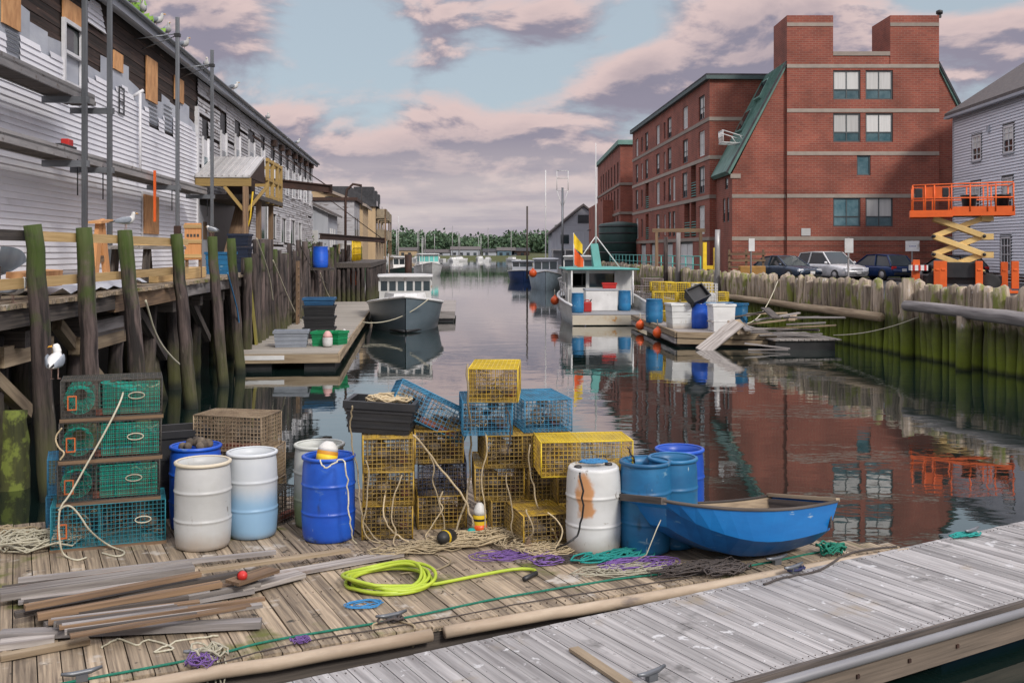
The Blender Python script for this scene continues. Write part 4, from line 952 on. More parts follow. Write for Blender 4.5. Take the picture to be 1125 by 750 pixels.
# guard rails: fresh yellow boards nailed to the pilings
for s0,s1,m in ((9,LWo(28,WX),m_darkwood),(LWo(28,WX),LWo(205,WX),m_newwood)):
    for z in (3.72,3.05):
        if m is m_darkwood and z<3.5: m=m_newwood
        mb=MB(); q=s0
        while q<s1-.1: e=min(s1,q+4.2); mb.box(WX+.0,WX+.045,q,e-.01,z-.075,z+.075); q=e
        mb.build('guard_rail',m,wf)
# braces and timbers under the deck
for px,y,l,m in ((115,358,2.6,m_greylog),(112,372,2.8,m_log),(30,385,2.0,m_log)):
    s=LWo(px,WX-.4); z=HC+(HY-y)/F*LF(WX-.4,s).y; mb=MB(); mb.box(WX-.55,WX-.35,s-l/2,s+l/2,z-.16,z+.14); mb.build('fender_timber',m,wf)
for s in (13.5,17.2,22,27): 
    mb=MB(); mb.bar((WX-.5,s,WD-.5),(WX-.5,s+2.4,1.0),.16,.2); mb.build('diagonal_brace',m_log if s<18 else m_darkwood,wf)
# ------------------------------------------------------------------ front row pilings, each with its own lean
random.seed(5)
def piling(p,h,r,m,label,lean=(0,0),group=None,cap=True,name='piling'):
    mb=MB(); pts=[];rr=[];k=14
    for i in range(k+1):
        t=i/k; z=-1+(h+1)*t; pts.append((lean[0]*(z/h)+rnd(-.015,.015),lean[1]*(z/h)+rnd(-.015,.015),z)); rr.append(r*(1.12-.24*t)*rnd(.95,1.05))
    mb.tube(pts,rr,12,flute=.09); o=mb.build(name,m,loc=p,rot=(0,0,0)); return tag(o,label,'piling',group)
front=[(36,247,56,'mossy piling nearest the trap stack, green-topped and leaning'),(93,250,103,'mossy piling just left of the pale ply boards on the wharf'),(138,253,160,'piling topped by a standing gull, in the row along the left wharf'),(194,257,212,'thick mossy piling just left of the orange plywood panel'),(233,260,247,'mossy piling with a hunched gull on its head, left wharf'),(254,262,265,'grey-brown piling with a blue line hanging from it, left wharf')]
for pt_,y,pb_,lab in front:
    s=LWo(pt_,WX+.18); top=LF(WX+.18,s); z=HC+(HY-y)/F*top.y
    Y=top.y; xb=(pb_-CX)/F*(Y); dx=(xb-top.x)*.9
    piling(V((top.x+dx,Y,0)),z,.142,m_pileL,lab,(-dx,0))
s=LWo(268,WX+.18); k=0
gl='dark weedy piling in the close row along the left wharf'
while s<92:
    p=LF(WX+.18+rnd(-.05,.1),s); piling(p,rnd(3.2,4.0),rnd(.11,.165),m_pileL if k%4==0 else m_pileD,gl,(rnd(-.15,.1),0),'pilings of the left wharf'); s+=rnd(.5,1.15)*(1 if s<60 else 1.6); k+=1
for off in (.5,1.5,2.4):
    s=12.5+off
    while s<75:
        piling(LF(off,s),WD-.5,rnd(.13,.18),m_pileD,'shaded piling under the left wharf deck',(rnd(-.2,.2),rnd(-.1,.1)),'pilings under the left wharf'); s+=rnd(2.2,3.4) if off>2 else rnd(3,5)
piling(P(12,536,0),1.15,.26,mat('mossy_stump',(.10,.11,.03),(.045,.05,.022),.9,sc=(1,8,8),bump=.7,bd=.02,spots=(((.17,.21,.04),3,.5,.6),)),'short moss-covered piling stump in the water at the left edge',(0,0))
for px in (170,178):
    s=LWo(px,WX-.5); piling(LF(WX-.5,s),2.0,.13,m_pileD,'slanting green-slimed piling between two front pilings' if px==170 else 'slimy piling under the wharf, just right of the slanting green-slimed one',(-.5,0))

# ------------------------------------------------------------------ things lying on the wharf
def boardset(name,label,cat,px,x,rot,parts):
    t=thing(name,label,cat,LF(x,LWo(px,x),WD),LA+rot)
    for nm,m,a,b,w,th,up in parts:
        mb=MB(); mb.bar(a,b,w,th,up); mb.build(nm,m,t)
    return t
boardset('plywood_a_frame','splayed orange plywood frame standing behind the second mossy piling','frame',110,2.2,0,[('side_panel',m_orangewood,(0,-.42,.0),(0,-.05,1.3),.08,.26,(0,1,0)),('side_panel',m_orangewood,(0,.5,.0),(0,.05,1.35),.08,.26,(0,1,0)),('top_board',m_ply,(0,-.35,1.3),(0,.45,1.36),.25,.05,(0,0,1)),('brace',m_brownwood,(0,-.3,.55),(0,.4,.6),.06,.12,(0,0,1))])
tb=thing('work_table','work table of sawhorses and grey plank on the left wharf','table',LF(2.0,LWo(162,2.0),WD),LA)
mb=MB(); mb.box(-.45,.45,-2.1,2.1,.78,.86); mb.build('table_top',m_greywood,tb); mb=MB(); mb.box(-.35,.3,-1.0,1.8,.862,.95); mb.build('loose_board',m_newwood,tb)
for y in (-1.6,-1.3,1.3,1.6):
    for x in (-.35,.35): mb=MB(); mb.bar((x,y*1.08,0),(x,y*.95,.78),.08,.08); mb.build('leg',m_darkwood,tb)
t=thing('plywood_stand','orange plywood panel on legs with yellow battens beside the fourth mossy piling','panel',LF(2.4,LWo(212,2.4),WD),LA)
mb=MB(); mb.box(-.22,.22,-.03,.03,.5,1.5); mb.build('panel',m_orangewood,t); mb=MB(); mb.box(-.22,-.14,.04,.12,0,1.5); mb.build('leg',m_brownwood,t); mb=MB(); mb.box(.14,.22,.04,.12,0,1.5); mb.build('leg',m_brownwood,t); 
for z in (.55,.95,1.36): mb=MB(); mb.box(-.24,.24,-.062,-.032,z,z+.1); mb.build('batten',m_newwood,t)
mb=MB(); [mb.box(-.16+q*.09,-.10+q*.09,-.036,-.031,1.12,1.2) for q in range(4)]; mb.build('stencil',m_darkwood,t)
mb=MB(); mb.box(-.4,.4,-2.6,2.6,0,.3); tag(mb.build('lumber_stack',m_newwood,loc=LF(2.2,LWo(185,2.2),WD),rot=(0,0,LA),bev=.02),'low stack of yellow lumber on the wharf under the work table','lumber')
# crumpled white tarp and light planks at the near end
mb=MB(); rings=[]
random.seed(3)
for i in range(14):
    rings.append([V((-.7+j*.2,i*.4,max(.02,.16+rnd(-.08,.12)-abs(j-3)*.03))) for j in range(8)])
mb.loft(rings,False,False); tag(mb.build('white_tarp',mat('white_tarp',(.62,.64,.68),(.5,.53,.6),.5,bump=.2),loc=LF(2.1,LWo(20,2.1),WD),rot=(0,0,LA)),'crumpled white tarp on the wharf deck behind the first mossy piling','tarp')
for i,(px,x,l,m) in enumerate(((10,2.5,3.2,m_orangewood),(60,1.9,3.5,m_greylog),(40,2.6,2.6,m_ply))):
    mb=MB(); mb.box(-.12,.12,-l/2,l/2,0,.09); tag(mb.build('loose_plank',m,loc=LF(x,LWo(px,x),WD+.17+.08*i),rot=(0,R(4),LA+R((-4,3,7)[i]))),('orange plank on the tarp at the left edge of the wharf','long grey plank along the wharf by the white wall','short plywood plank on the tarp by the first mossy piling')[i],'plank')
t=thing('dinghy_bow','pale blue boat hull turned on its side at the left edge of the wharf','boat',LF(1.9,LWo(2,1.9),WD),LA)
mb=MB(); rings=[]
for i in range(8):
    u=i/7; w=.55*(1-u**2.2)+.02; rings.append([V((a*w*.6,u*1.9-.9,.55+ .5*w*c)) for a,c in ((-1,.9),(-.8,-.2),(0,-.9),(.8,-.2),(1,.9))])
mb.loft(rings,False,False); mb.build('hull',mat('pale_blue_hull',(.28,.38,.46),(.2,.28,.36),.5),t)
mb=MB(); mb.box(-.3,.3,-.9,-.8,0,.5); mb.build('prop_block',m_darkwood,t)
# background clutter on the wharf past the porch
def tote(name,label,loc,rz,d,m,cat='tote',lid=True,ribs=3,parent=None):
    t=thing(name,label,cat,loc,rz); x,y,z=d
    mb=MB(); mb.loft([[V((a*x/2*k,b*y/2*k,q)) for a,b in ((-1,-1),(1,-1),(1,1),(-1,1))] for k,q in ((.9,0),(1,z),(.95,z),(.87,.04))],True,True,False); mb.build('shell',m,t)
    mb=MB(); 
    for s_ in (-1,1): mb.box(-x/2-.03,x/2+.03,s_*y/2-.025,s_*y/2+.025,z-.07,z+.01)
    for s_ in (-1,1): mb.box(s_*x/2-.025,s_*x/2+.025,-y/2+.026,y/2-.026,z-.07,z+.01)
    mb.build('rim',m,t)
    mb=MB()
    for q in range(ribs): zz=z*(q+.7)/(ribs+1); k=.9+.1*zz/z; mb.box(-x/2*k-.012,x/2*k+.012,-y/2*k-.012,y/2*k+.012,zz,zz+.03)
    mb.build('rib',m,t)
    return t
m_bt=mat('blue_tote',(.02,.10,.22),(.015,.07,.16),.5); m_gt=mat('grey_tote',(.26,.29,.33),(.2,.22,.26),.5); m_grn=mat('green_tote',(.01,.27,.10),None,.5)
for i in range(3): tote('stacked_bin','navy plastic bin in the stack',LF(2.3,LWo(264,2.3),WD+i*.45),LA,(.7,.85,.43),mat('navy_bin',(.012,.022,.05),None,.5),'bin')['group']='navy bins stacked under the porch'
for o in COL.objects:
    if o.get('group')=='navy bins stacked under the porch': o['label']='navy plastic bin in the stack of three under the porch'
tote('blue_bin','bright blue bin behind the two front pilings by the porch',LF(2.2,LWo(243,2.2),WD),LA,(.8,1.0,.7),m_blueb2,'bin')
def cyl_barrel(loc,r,h,m,label,name='barrel'):
    t=thing(name,label,'barrel',loc)
    mb=MB(); mb.lathe([(r*.9,0),(r*.97,.03),(r,.2*h),(r*1.015,.32*h),(r,.34*h),(r*1.015,.66*h),(r,.68*h),(r*.95,.95*h),(r*.97,h),(r*.9,h),(r*.88,h*.94),(0,h*.93)],18); mb.build('shell',m,t)
    mb=MB(); mb.lathe([(r*.97,h*.965),(r*1.0,h*.97),(r*1.0,h*.995),(r*.97,h)],18); mb.build('rim',m,t)
    return t
s=LWo(352,3.6); p=Q(352,294,LF(3.6,s).y); t=cyl_barrel(p,.38,1.05,m_blueb,'bright blue barrel hung high on the left wharf pilings')
mb=MB(); mb.box(-.6,.6,-.6,.6,-.12,-.002); mb.build('shelf',m_darkwood,t)
mb=MB(); mb.bar((-.5,0,-.1),(-1.4,0,-1.2),.1,.1); mb.build('bracket',m_darkwood,t)
# more clutter, then yellow frame and pale barrels at the far end
random.seed(17)
for i,(px,x,d,m,l) in enumerate(((282,2.4,(.7,.9,.6),m_bt,'dark blue fish tote on the wharf right of the navy bin stack'),(290,2.5,(.6,.8,.5),m_white,'white box among the totes on the left wharf'),(300,2.4,(.7,.9,.55),m_greyside,'grey tote on the wharf under the old warehouse windows'))):
    tote('fish_tote',l,LF(x,LWo(px,x),WD),LA,d,m)
def shrub(loc,r,n,label,m):
    mb=MB()
    for i in range(n):
        d=V((random.gauss(0,1),random.gauss(0,1),random.gauss(0,1))).normalized()*r*random.random()**.4; d.z=abs(d.z)*1.2; e=rnd(.05,.14); a=V((rnd(-1,1),rnd(-1,1),rnd(-1,1)))*e; b=V((rnd(-1,1),rnd(-1,1),rnd(-1,1)))*e
        mb.quad(d,d+a,d+a+b,d+b)
    for i in range(5): mb.tube([(0,0,0),(rnd(-r,r)*.5,rnd(-r,r)*.5,r)],.02,4)
    return tag(mb.build('shrub',m,loc=loc),label,'shrub')
shrub(LF(2.2,LWo(340,2.2),WD),1.3,420,'green leafy shrub growing on the left wharf before the grey shed',m_leaf)
p=Q(0,0,72)
yf=thing('yellow_railing','yellow pipe railing on the far end of the left wharf','railing',LF(3.6,74,WD),LA)
mb=MB()
for q in range(7): mb.tube([(0,q*1.6,0),(0,q*1.6,1.5)],.06,5)
for z in (.5,1.0,1.5): mb.tube([(0,0,z),(0,9.6,z)],.05,5)
mb.build('rail',m_yel,yf)
cyl_barrel(LF(3.0,76.5,WD),.5,1.3,m_white,'pale barrel behind the yellow railing on the far left wharf')
cyl_barrel(LF(2.6,79.5,WD),.5,1.3,m_tan,'tan drum behind the yellow railing on the far left wharf')
t=thing('steel_bollard_pole','orange marker float hanging at the end of the left wharf','float',LF(4.2,66,1.8)); mb=MB(); mb.ball((0,0,0),.35,10,7,(1,1,1.6)); mb.build('float_body',m_buoy,t); mb=MB(); mb.tube([(0,0,.5),(0,-.2,1.1)],.03,5); mb.build('line',m_roped,t)
t.name='marker_float'
mb=MB(); mb.box(WX,WX+2.4,64,92,WD-.3,WD); tag(mb.build('far_jetty',m_darkwood,loc=LF(0,0,0),rot=(0,0,LA)),'dark timber jetty carrying the yellow railing at the far end of the left wharf','jetty')
for i in range(7): piling(LF(WX+.4+i*.3,64.2+rnd(-.1,.1)),WD-.3,.13,m_pileD,'dark piling under the far jetty',(0,0),'pilings under the far jetty')
for i in range(24): piling(LF(WX+2.2,64.5+i*1.15),WD-.3,.18,m_pileD,'dark piling under the far jetty',(0,0),'pilings under the far jetty')
# ------------------------------------------------------------------ sheds and houses beyond the warehouse
gs=thing('grey_shed','low grey gabled shed with pale end wall past the long warehouse','building',LF(0,83.5,0),LA)
mb=MB(); mb.box(-6,1.0,0,9,WD-.5,6.6); mb.add([(-6,-.01,6.6),(1.0,-.01,6.6),(-2.5,-.01,8.3)],[(0,1,2)]); mb.build('wall',m_greyside,gs)
mb=MB(); mb.prism([(-6.4,-.4,6.45),(-2.5,-.4,8.35),(1.4,-.4,6.45),(1.4,-.4,6.65),(-2.5,-.4,8.6),(-6.4,-.4,6.65)],(0,10,0)); mb.build('roof',m_slate,gs)
for y in (1.6,3.4,5.6): mb=MB(); mb.box(1.002,1.05,y,y+.9,3.6,5.4); mb.build('window',m_white,gs)
mb=MB(); mb.box(-1.5,.2,-.06,-.002,2.8,5.2); mb.build('door',m_white,gs)
g2=thing('white_shed','flat-roofed whitish shed behind the grey gabled shed','building',LF(0,94,0),LA)
mb=MB(); mb.box(-6,2.4,0,8,WD-.5,8.1); mb.build('wall',m_oldsiding,g2); mb=MB(); mb.box(-6.2,2.7,-.2,8.2,8.102,8.4); mb.build('roof',m_rust,g2)
for y in (1.2,4.2): mb=MB(); mb.box(2.402,2.45,y,y+1.1,4.8,6.6); mb.build('window',m_glass,g2)
th=thing('tan_house','tan gabled building with square dark windows past the left sheds','building',LF(-4,104,0),LA)
mb=MB(); H0=8.1; xr=6.6
mb.box(-5,xr,0,10,WD-.5,H0); mb.add([(-5,-.01,H0),(xr,-.01,H0),(-5,-.01,H0+4.6)],[(0,1,2)]); mb.build('wall',m_tan,th)
mb=MB(); mb.prism([(-5.4,-.5,H0+4.75),(xr+.4,-.5,H0-.15),(xr+.4,-.5,H0+.12),(-5.4,-.5,H0+5.05)],(0,11,0)); mb.build('roof',m_stone,th)
for px in (358,378.5): x=((px-CX)/F*104+17.68+4); mb=MB(); mb.box(x,x+.75,-.06,-.015,8.0-(px>370)*.2,9.0-(px>370)*.2); mb.build('window',m_glass,th)
hb_=thing('balcony_house','tan waterfront building with stacked balconies and grey dormers, farthest on the left','building',LF(0,118,0),LA)
mb=MB(); mb.box(-4,3.2,0,26,WD-.5,8.6); mb.build('wall',m_tan,hb_)
mb=MB(); mb.prism([(-4.2,-.3,10.9),(0.4,-.3,10.9),(3.5,-.3,8.602),(-4.2,-.3,8.602)],(0,27,0)); mb.build('roof',m_roofdark,hb_)
mbal=mat('weathered_balcony',(.3,.25,.17),(.22,.18,.13),.8)
for y in (2,10,18):
    mb=MB(); mb.box(.6,2.9,y,y+3,9,11); mb.build('dormer',m_roofdark,hb_)
    for z in (4.9,7.3):
        mb=MB(); mb.box(3.202,4.4,y-.6,y+4.2,z,z+.2); mb.box(4.3,4.4,y-.6,y+4.2,z+.2,z+1.1); mb.box(3.3,4.3,y-.6,y-.5,z+.2,z+1.1); o=mb.build('balcony',mbal,hb_)
        mb=MB(); mb.box(3.203,3.25,y+.5,y+3,z+.25,z+2.1); mb.build('balcony_door',m_glass,o)
for y in (1.4,14,22): mb=MB(); mb.box(4.2,4.38,y,y+.2,-1,8.4); mb.build('balcony_post',m_brownwood,hb_)
beam(352,421,266,3.0,78,'thin dark steel beam over the far end of the left wharf',.28)
t=thing('davit','dark bent pipe davit beside the far sheds on the left wharf','davit',LF(3.4,70,WD),LA)
mb=MB(); mb.tube([(0,0,0),(0,0,4.2),(.1,0,4.9),(.5,0,5.3),(1.1,0,5.2)],.09,7); mb.build('pipe',m_rust,t); mb=MB(); mb.tube([(1.1,0,5.2),(1.1,0,3.6)],.03,4); mb.build('fall_line',m_roped,t)
# ================================================================== boats
def hull(mb_out,L,B,fb,fs,stations=14,flare=.78,stem=1.0,transom=.88,draft=.35,closed=True):
    """hull along +x (bow); returns sheer points [(x, y, z)] of the port side, stern to bow"""
    rings=[];sh=[]
    for i in range(stations):
        u=i/(stations-1)
        w=B/2*(transom+(1-transom)*min(1,u*2.2))*(1-max(0,(u-.45)/.55)**2.3) if u<.995 else .02
        w=max(w,.02); z=fs+(fb-fs)*(u**2.0); x=-L/2+L*u
        wl=w*(1-(1-flare)*(.35+.65*u)); rake=stem*(.25*max(0,(u-.6)/.4)**2)
        rings.append([V((x,w,z)),V((x-rake*.5,(w+wl)/2*1.0,z*.5)),V((x-rake,wl,0)),V((x-rake*1.2,wl*.7,-draft*.7)),V((x-rake*1.3,0,-draft)),
                      V((x-rake*1.2,-wl*.7,-draft*.7)),V((x-rake,-wl,0)),V((x-rake*.5,-(w+wl)/2,z*.5)),V((x,-w,z))])
        sh.append(V((x,w,z)))
    mb_out.loft(rings,False,False)
    if closed: mb_out.add(rings[0],[tuple(range(9))])
    return sh
def deckfill(mb,sh,dz,i0=0,i1=None,inset=.04):
    pts=sh[i0:i1]; n=len(pts); vs=[];
    for p in pts: vs+= [V((p.x,p.y-inset,p.z+dz if dz<0 or dz>0 else p.z)),V((p.x,-p.y+inset,p.z+dz))]
    mb.add(vs,[(2*i,2*i+1,2*i+3,2*i+2) for i in range(n-1)])
def flatdeck(mb,sh,z,i0,i1,inset=.05):
    vs=[]
    for p in sh[i0:i1]: vs+=[V((p.x,max(.01,p.y-inset),z)),V((p.x,-max(.01,p.y-inset),z))]
    mb.add(vs,[(2*i,2*i+1,2*i+3,2*i+2) for i in range(len(vs)//2-1)])
def gunwale(b,sh,m,r=.05,name='gunwale'):
    mb=MB(); mb.tube([p+V((0,.01,.02)) for p in sh]+[V((sh[-1].x+.03,0,sh[-1].z+.02))]+[V((p.x,-p.y-.01,p.z+.02)) for p in reversed(sh)],r,6); mb.build(name,m,b)
def wheelhouse(b,x0,x1,w,z0,z1,m,winm,nf=3,ns=2,openback=False,roofm=None,over=.2,roofx=None,wz=(.45,.88),tilt=.12):
    """cabin from x0 (aft) to x1 (forward); windows on the front and the sides"""
    h=z1-z0; zl=z0+h*wz[0]; zh=z0+h*wz[1]; t=.06
    fx_=lambda z:x1-tilt*(z-z0)
    mb=MB()
    def ring(z): return [V((x0,-w/2,z)),V((fx_(z),-w/2*.97,z)),V((fx_(z),w/2*.97,z)),V((x0,w/2,z))]
    mb.loft([ring(z0),ring(zl)],True,False,False); mb.loft([ring(zh),ring(z1)],True,True,False)
    wp=[]
    for i in range(nf+1):   # front mullions
        y=-w/2*.97+w*.97*i/nf; mb.bar((fx_(zl)-.03,y*.985,zl),(fx_(zh)-.03,y*.985,zh),.09,.06,(1,0,0))
        if i<nf: wp.append(((fx_(zl)-.03,y,zl),(fx_(zl)-.03,y+w*.97/nf,zl),(fx_(zh)-.03,y+w*.97/nf,zh),(fx_(zh)-.03,y,zh)))
    for sg in (-1,1):
        for i in range(ns+1):
            x=x0+(fx_(zl)-x0-.05)*i/ns; mb.bar((x,sg*w/2*.975,zl),(x,sg*w/2*.975,zh),.09,.06,(0,1,0))
            if i<ns: x2=x0+(fx_(zl)-x0-.05)*(i+1)/ns; wp.append(((x,sg*w/2*.97,zl),(x2,sg*w/2*.97,zl),(x2,sg*w/2*.97,zh),(x,sg*w/2*.97,zh)))
    if not openback:
        mb.quad((x0+.01,-w/2,zl),(x0+.01,w/2,zl),(x0+.01,w/2,zh),(x0+.01,-w/2,zh))
    c=mb.build('wheelhouse',m,b)
    for q in wp:
        g=MB(); g.quad(*[V(k) for k in q]); g.build('window',winm,c)
    rx0,rx1=roofx or (x0-over,x1+over)
    mb=MB(); rr=[]
    for k,zz in ((1.0,z1+.002),(1.03,z1+.04),(1.0,z1+.09),(.6,z1+.14)):
        rr.append([V(((rx0+rx1)/2+(a*(rx1-rx0)/2)*k,c_*(w/2+over*.6)*k,zz)) for a,c_ in ((-1,-1),(1,-.92),(1,.92),(-1,1))])
    mb.loft(rr,True,True,False); mb.build('cabin_roof',roofm or m,c)
    return c
def pts_tube(name,m,par,pts,r,n=6): mb=MB(); mb.tube(pts,r,n); return mb.build(name,m,par)

# ---- grey lobster boat, bow towards the camera
gp=V((-5.0,48.2,0)); gb=thing('lobster_boat','slate grey lobster boat with white wheelhouse moored bow-on beside the left float','boat',gp,R(-90+6))
mb=MB(); shg=hull(mb,9.0,3.5,1.55,.95,16,.80,.9); mb.build('hull',m_hullgrey,gb)
mb=MB(); 
m_boot=mat('boot_stripe',(.02,.022,.024),None,.5,bump=0)
rb=MB(); 
for sg in (1,-1): rb.tube([V((p.x-.16*max(0,(i/15-.6)/.4)**2*0.9-.04,sg*(p.y*(.83-.13*i/15)+.03),.08)) for i,p in enumerate(shg)],.07,6)
rb.build('waterline_stripe',m_boot,gb)
mb=MB(); vs=[]
for p in shg: vs+=[V((p.x,p.y-.02,p.z)),V((p.x,0,p.z+.10)),V((p.x,-p.y+.02,p.z))]
mb.add(vs,[(3*i,3*i+1,3*i+4,3*i+3) for i in range(15)]+[(3*i+1,3*i+2,3*i+5,3*i+4) for i in range(15)],None,True); mb.build('foredeck',m_white,gb)
gunwale(gb,shg,m_white,.06)
mb=MB(); mb.loft([[V((1.0-.0,-1.0,1.12)),V((2.5,-.55,1.3)),V((2.5,.55,1.3)),V((1.0,1.0,1.12))],[V((1.0,-.9,1.62)),V((2.2,-.5,1.6)),V((2.2,.5,1.6)),V((1.0,.9,1.62))]],True,True,False); mb.build('trunk_cabin',m_white,gb)
m_cabin=mat('chalky_cabin_paint',(.50,.50,.49),(.40,.40,.385),.5,sc=(1.5,1.5,3),spots=(((.28,.22,.16),(2,2,.7),.6,.72),))
wheelhouse(gb,-1.6,1.0,2.45,1.05,2.3,m_cabin,m_glass,6,3,False,m_cabin,.15,None,(.5,.86))
mb=MB(); mb.tube([(2.9,-.8,1.36),(3.6,-.45,1.5),(4.1,0,1.6),(3.6,.45,1.5),(2.9,.8,1.36)],.03,5); mb.build('bow_rail',m_alu2,gb)
mb=MB(); mb.cbox((3.3,0,1.42),(.5,.16,.12)); mb.tube([(2.6,.5,1.33),(2.2,-.4,1.36),(2.9,-.6,1.34)],.035,5); mb.build('anchor_gear',m_rust,gb)
pts_tube('antenna',m_white,gb,[(-.8,.8,2.5),(-.9,.8,4.1)],.015,5); pts_tube('antenna',m_white,gb,[(-.8,-.8,2.5),(-.9,-.8,3.4)],.015,5)

# ---- left float with fish boxes
fa=P(260,388,.5); fb_=P(370,388,.5); d=V((-.097,1,0)).normalized(); rt=V((d.y,-d.x,0)); Wf=(fb_-fa).length; Lf=31
fl=thing('left_float','long grey plank float alongside the left pilings, with fish boxes on it','float',V((fa.x,fa.y,0)),math.atan2(-d.x,d.y))
mb=MB(); y=0
while y<Lf: w=rnd(.14,.16); mb.box(.0,Wf,y,y+w-.012,.46,.5); y+=w
mb.build('planking',mat('pale_float_planks',(.40,.37,.32),(.27,.24,.2),.85,sc=WG,rvv=.2,bump=.4),fl)
mb=MB(); mb.box(-.01,Wf+.01,-.06,-.002,.2,.455); mb.build('front_beam',m_log,fl); mb=MB(); mb.box(.06,Wf*.47,-.075,-.062,.3,.43); mb.build('white_board',m_white,fl)
for x in (Wf+.002,-.062): mb=MB(); mb.box(x,x+.06,-.06,Lf,.2,.49); mb.build('side_beam',m_log,fl)
for x in (.1,Wf-1.0):
    for q in range(8): mb=MB(); mb.box(x,x+.9,.1+q*4,3.0+q*4,-.3,.2); mb.build('flotation_drum',m_black,fl)
FLm=lambda x,y,z=.5: fl.matrix_basis@V((x,y,z))
bpy.context.view_layer.update()
for i in range(3): t=tote('stacked_crate','black crate in the tall stack on the left float',FLm(1.95,5.2,.502+i*.38),math.atan2(-d.x,d.y),(1.05,.85,.37),m_black,'crate'); t['group']='black crates stacked on the left float'
tote('blue_lid_tote','dull blue bin topping the black crate stack on the left float',FLm(1.95,5.2,.502+3*.38),math.atan2(-d.x,d.y),(1.05,.85,.25),m_bt,'tote')
tote('grey_tote','grey ribbed fish tote sitting on the left float',FLm(1.35,2.1,.502),math.atan2(-d.x,d.y)+.05,(1.05,.8,.5),m_gt)
tote('green_tote','green fish tote beside the grey one on the left float',FLm(2.3,2.3,.502),math.atan2(-d.x,d.y)-.2,(.55,.6,.45),m_grn)
tote('green_tote','second green fish tote leaning against the black crates',FLm(2.75,2.7,.502),math.atan2(-d.x,d.y)-.5,(.4,.6,.42),m_grn)
def buoy(loc,rot,label,bands,L=.36,r=.11,stick=True,name='buoy'):
    """lobster buoy: bands = [(material, fraction end)]"""
    t=thing(name,label,'buoy',loc,rot)
    prof=[(0,0),(r*.72,.01),(r*.95,.12*L),(r,.3*L),(r,.55*L),(r*.9,.75*L),(r*.6,.92*L),(r*.3,L),(0,L+.005)]
    def rad(z):
        for (r0,z0),(r1,z1) in zip(prof,prof[1:]):
            if z<=z1: return r0+(r1-r0)*(z-z0)/max(1e-6,z1-z0)
        return 0
    a=0
    for i,(m,e) in enumerate(bands):
        z0=a*L;z1=e*L; q=[(rad(z),z) for z in [z0]+[p[1] for p in prof if z0<p[1]<z1]+[z1]]; mb=MB(); mb.lathe(q,14); mb.build('band',m,t); a=e
    if stick: mb=MB(); mb.tube([(0,0,-.14),(0,0,0)],.018,6); mb.build('spindle',m_brownwood,t)
    return t
buoy(FLm(2.5,1.75,.502),(0,0,0),'pinkish white buoy before the black crates on the left float',[(m_white,.6),(mat('pink_buoy',(.6,.35,.33)),1)],.5,.16,False)
# side float behind the grey boat
sf=thing('grey_jetty_float','short grey float sticking out behind the grey lobster boat','float',P(472,341,.5)*V((1,1,0)).x and V((0,0,0)))
p0=P(500,342,.5); sf.location=(p0.x,p0.y,0); sf.rotation_euler=(0,0,.05)
mb=MB(); y=0
while y<12: mb.box(-2.2,0,y,y+.14,.44,.5); y+=.15
mb.build('planking',m_greywood,sf); mb=MB(); mb.box(-2.2,0,-.06,-.002,.15,.49); mb.build('front_beam',m_greylog,sf); mb=MB(); mb.box(-2.1,-.1,.05,11,-.3,.43); mb.build('flotation',m_black,sf)

# ---- teal-roofed lobster boat, stern towards the camera
tp=V((4.45,53.6,0)); tb_=thing('teal_roof_boat','white lobster boat with teal cabin roof, stern facing the camera, right of centre','boat',tp,R(90+3))
mb=MB(); sht=hull(mb,10.5,4.1,1.7,.95,16,.86,1.0,.95,.35,False); mb.build('hull',m_hullwhite,tb_)
mb=MB(); flatdeck(mb,sht,.52,0,9,.08); mb.build('work_deck',m_deckgrey,tb_)
mb=MB(); vs=[]
for p in sht[8:]: vs+=[V((p.x,p.y-.02,p.z)),V((p.x,0,p.z+.12)),V((p.x,-p.y+.02,p.z))]
k=len(vs)//3; mb.add(vs,[(3*i,3*i+1,3*i+4,3*i+3) for i in range(k-1)]+[(3*i+1,3*i+2,3*i+5,3*i+4) for i in range(k-1)],None,True); mb.build('foredeck',m_white,tb_)
gunwale(tb_,sht,m_white,.07)
mb=MB(); mb.box(-5.36,-5.255,-1.9,1.9,.05,.5); mb.build('transom_platform',mat('rusty_white',(.55,.5,.4),(.46,.33,.18),.6,sc=(2,2,1),lo=.5,hi=.75,spots=(((.45,.2,.03),(2,2,1),.6,.68),)),tb_)
wheelhouse(tb_,-.9,2.4,3.3,.75,2.55,m_white,m_glass,3,2,True,m_teal,.3,(-1.9,2.9),(.5,.9))
mb=MB(); mb.box(-.95,-.88,-1.6,-.75,.75,2.55); mb.box(-.95,-.88,.55,.72,.75,2.55); mb.box(-.95,-.88,1.5,1.65,.75,2.55); mb.box(-.95,-.88,-.75,1.6,.53,1.55); mb.build('aft_bulkhead',m_white,tb_)
mb=MB(); mb.box(-.87,-.84,-.7,.55,1.56,2.4); mb.build('aft_window',m_glass,tb_)
for y in (-1.55,1.55): pts_tube('roof_post',m_white,tb_,[(-1.85,y,.9),(-1.85,y,2.56)],.05,6)
mb=MB(); mb.prism([(0.2,-.25,2.69),(1.0,-.25,2.69),(.7,-.1,3.9),(.5,-.1,3.9)],(0,.4,0)); mb.build('mast_fin',m_teal,tb_)
pts_tube('mast',m_white,tb_,[(.6,0,3.6),(.6,0,5.5),(.6,0,9.2)],[.06,.045,.02],6)
pts_tube('stay',m_white,tb_,[(.2,-1.2,2.65),(.6,0,4.3)],.03,5); pts_tube('stay',m_white,tb_,[(.2,1.2,2.65),(.6,0,4.3)],.03,5)
for q in range(3): pts_tube('side_rail',m_alu2,tb_,[(-1.9,1.85,1.05+q*.4),(-.2,1.95,1.1+q*.4),(1.6,1.75,1.2+q*.4)],.025,5)
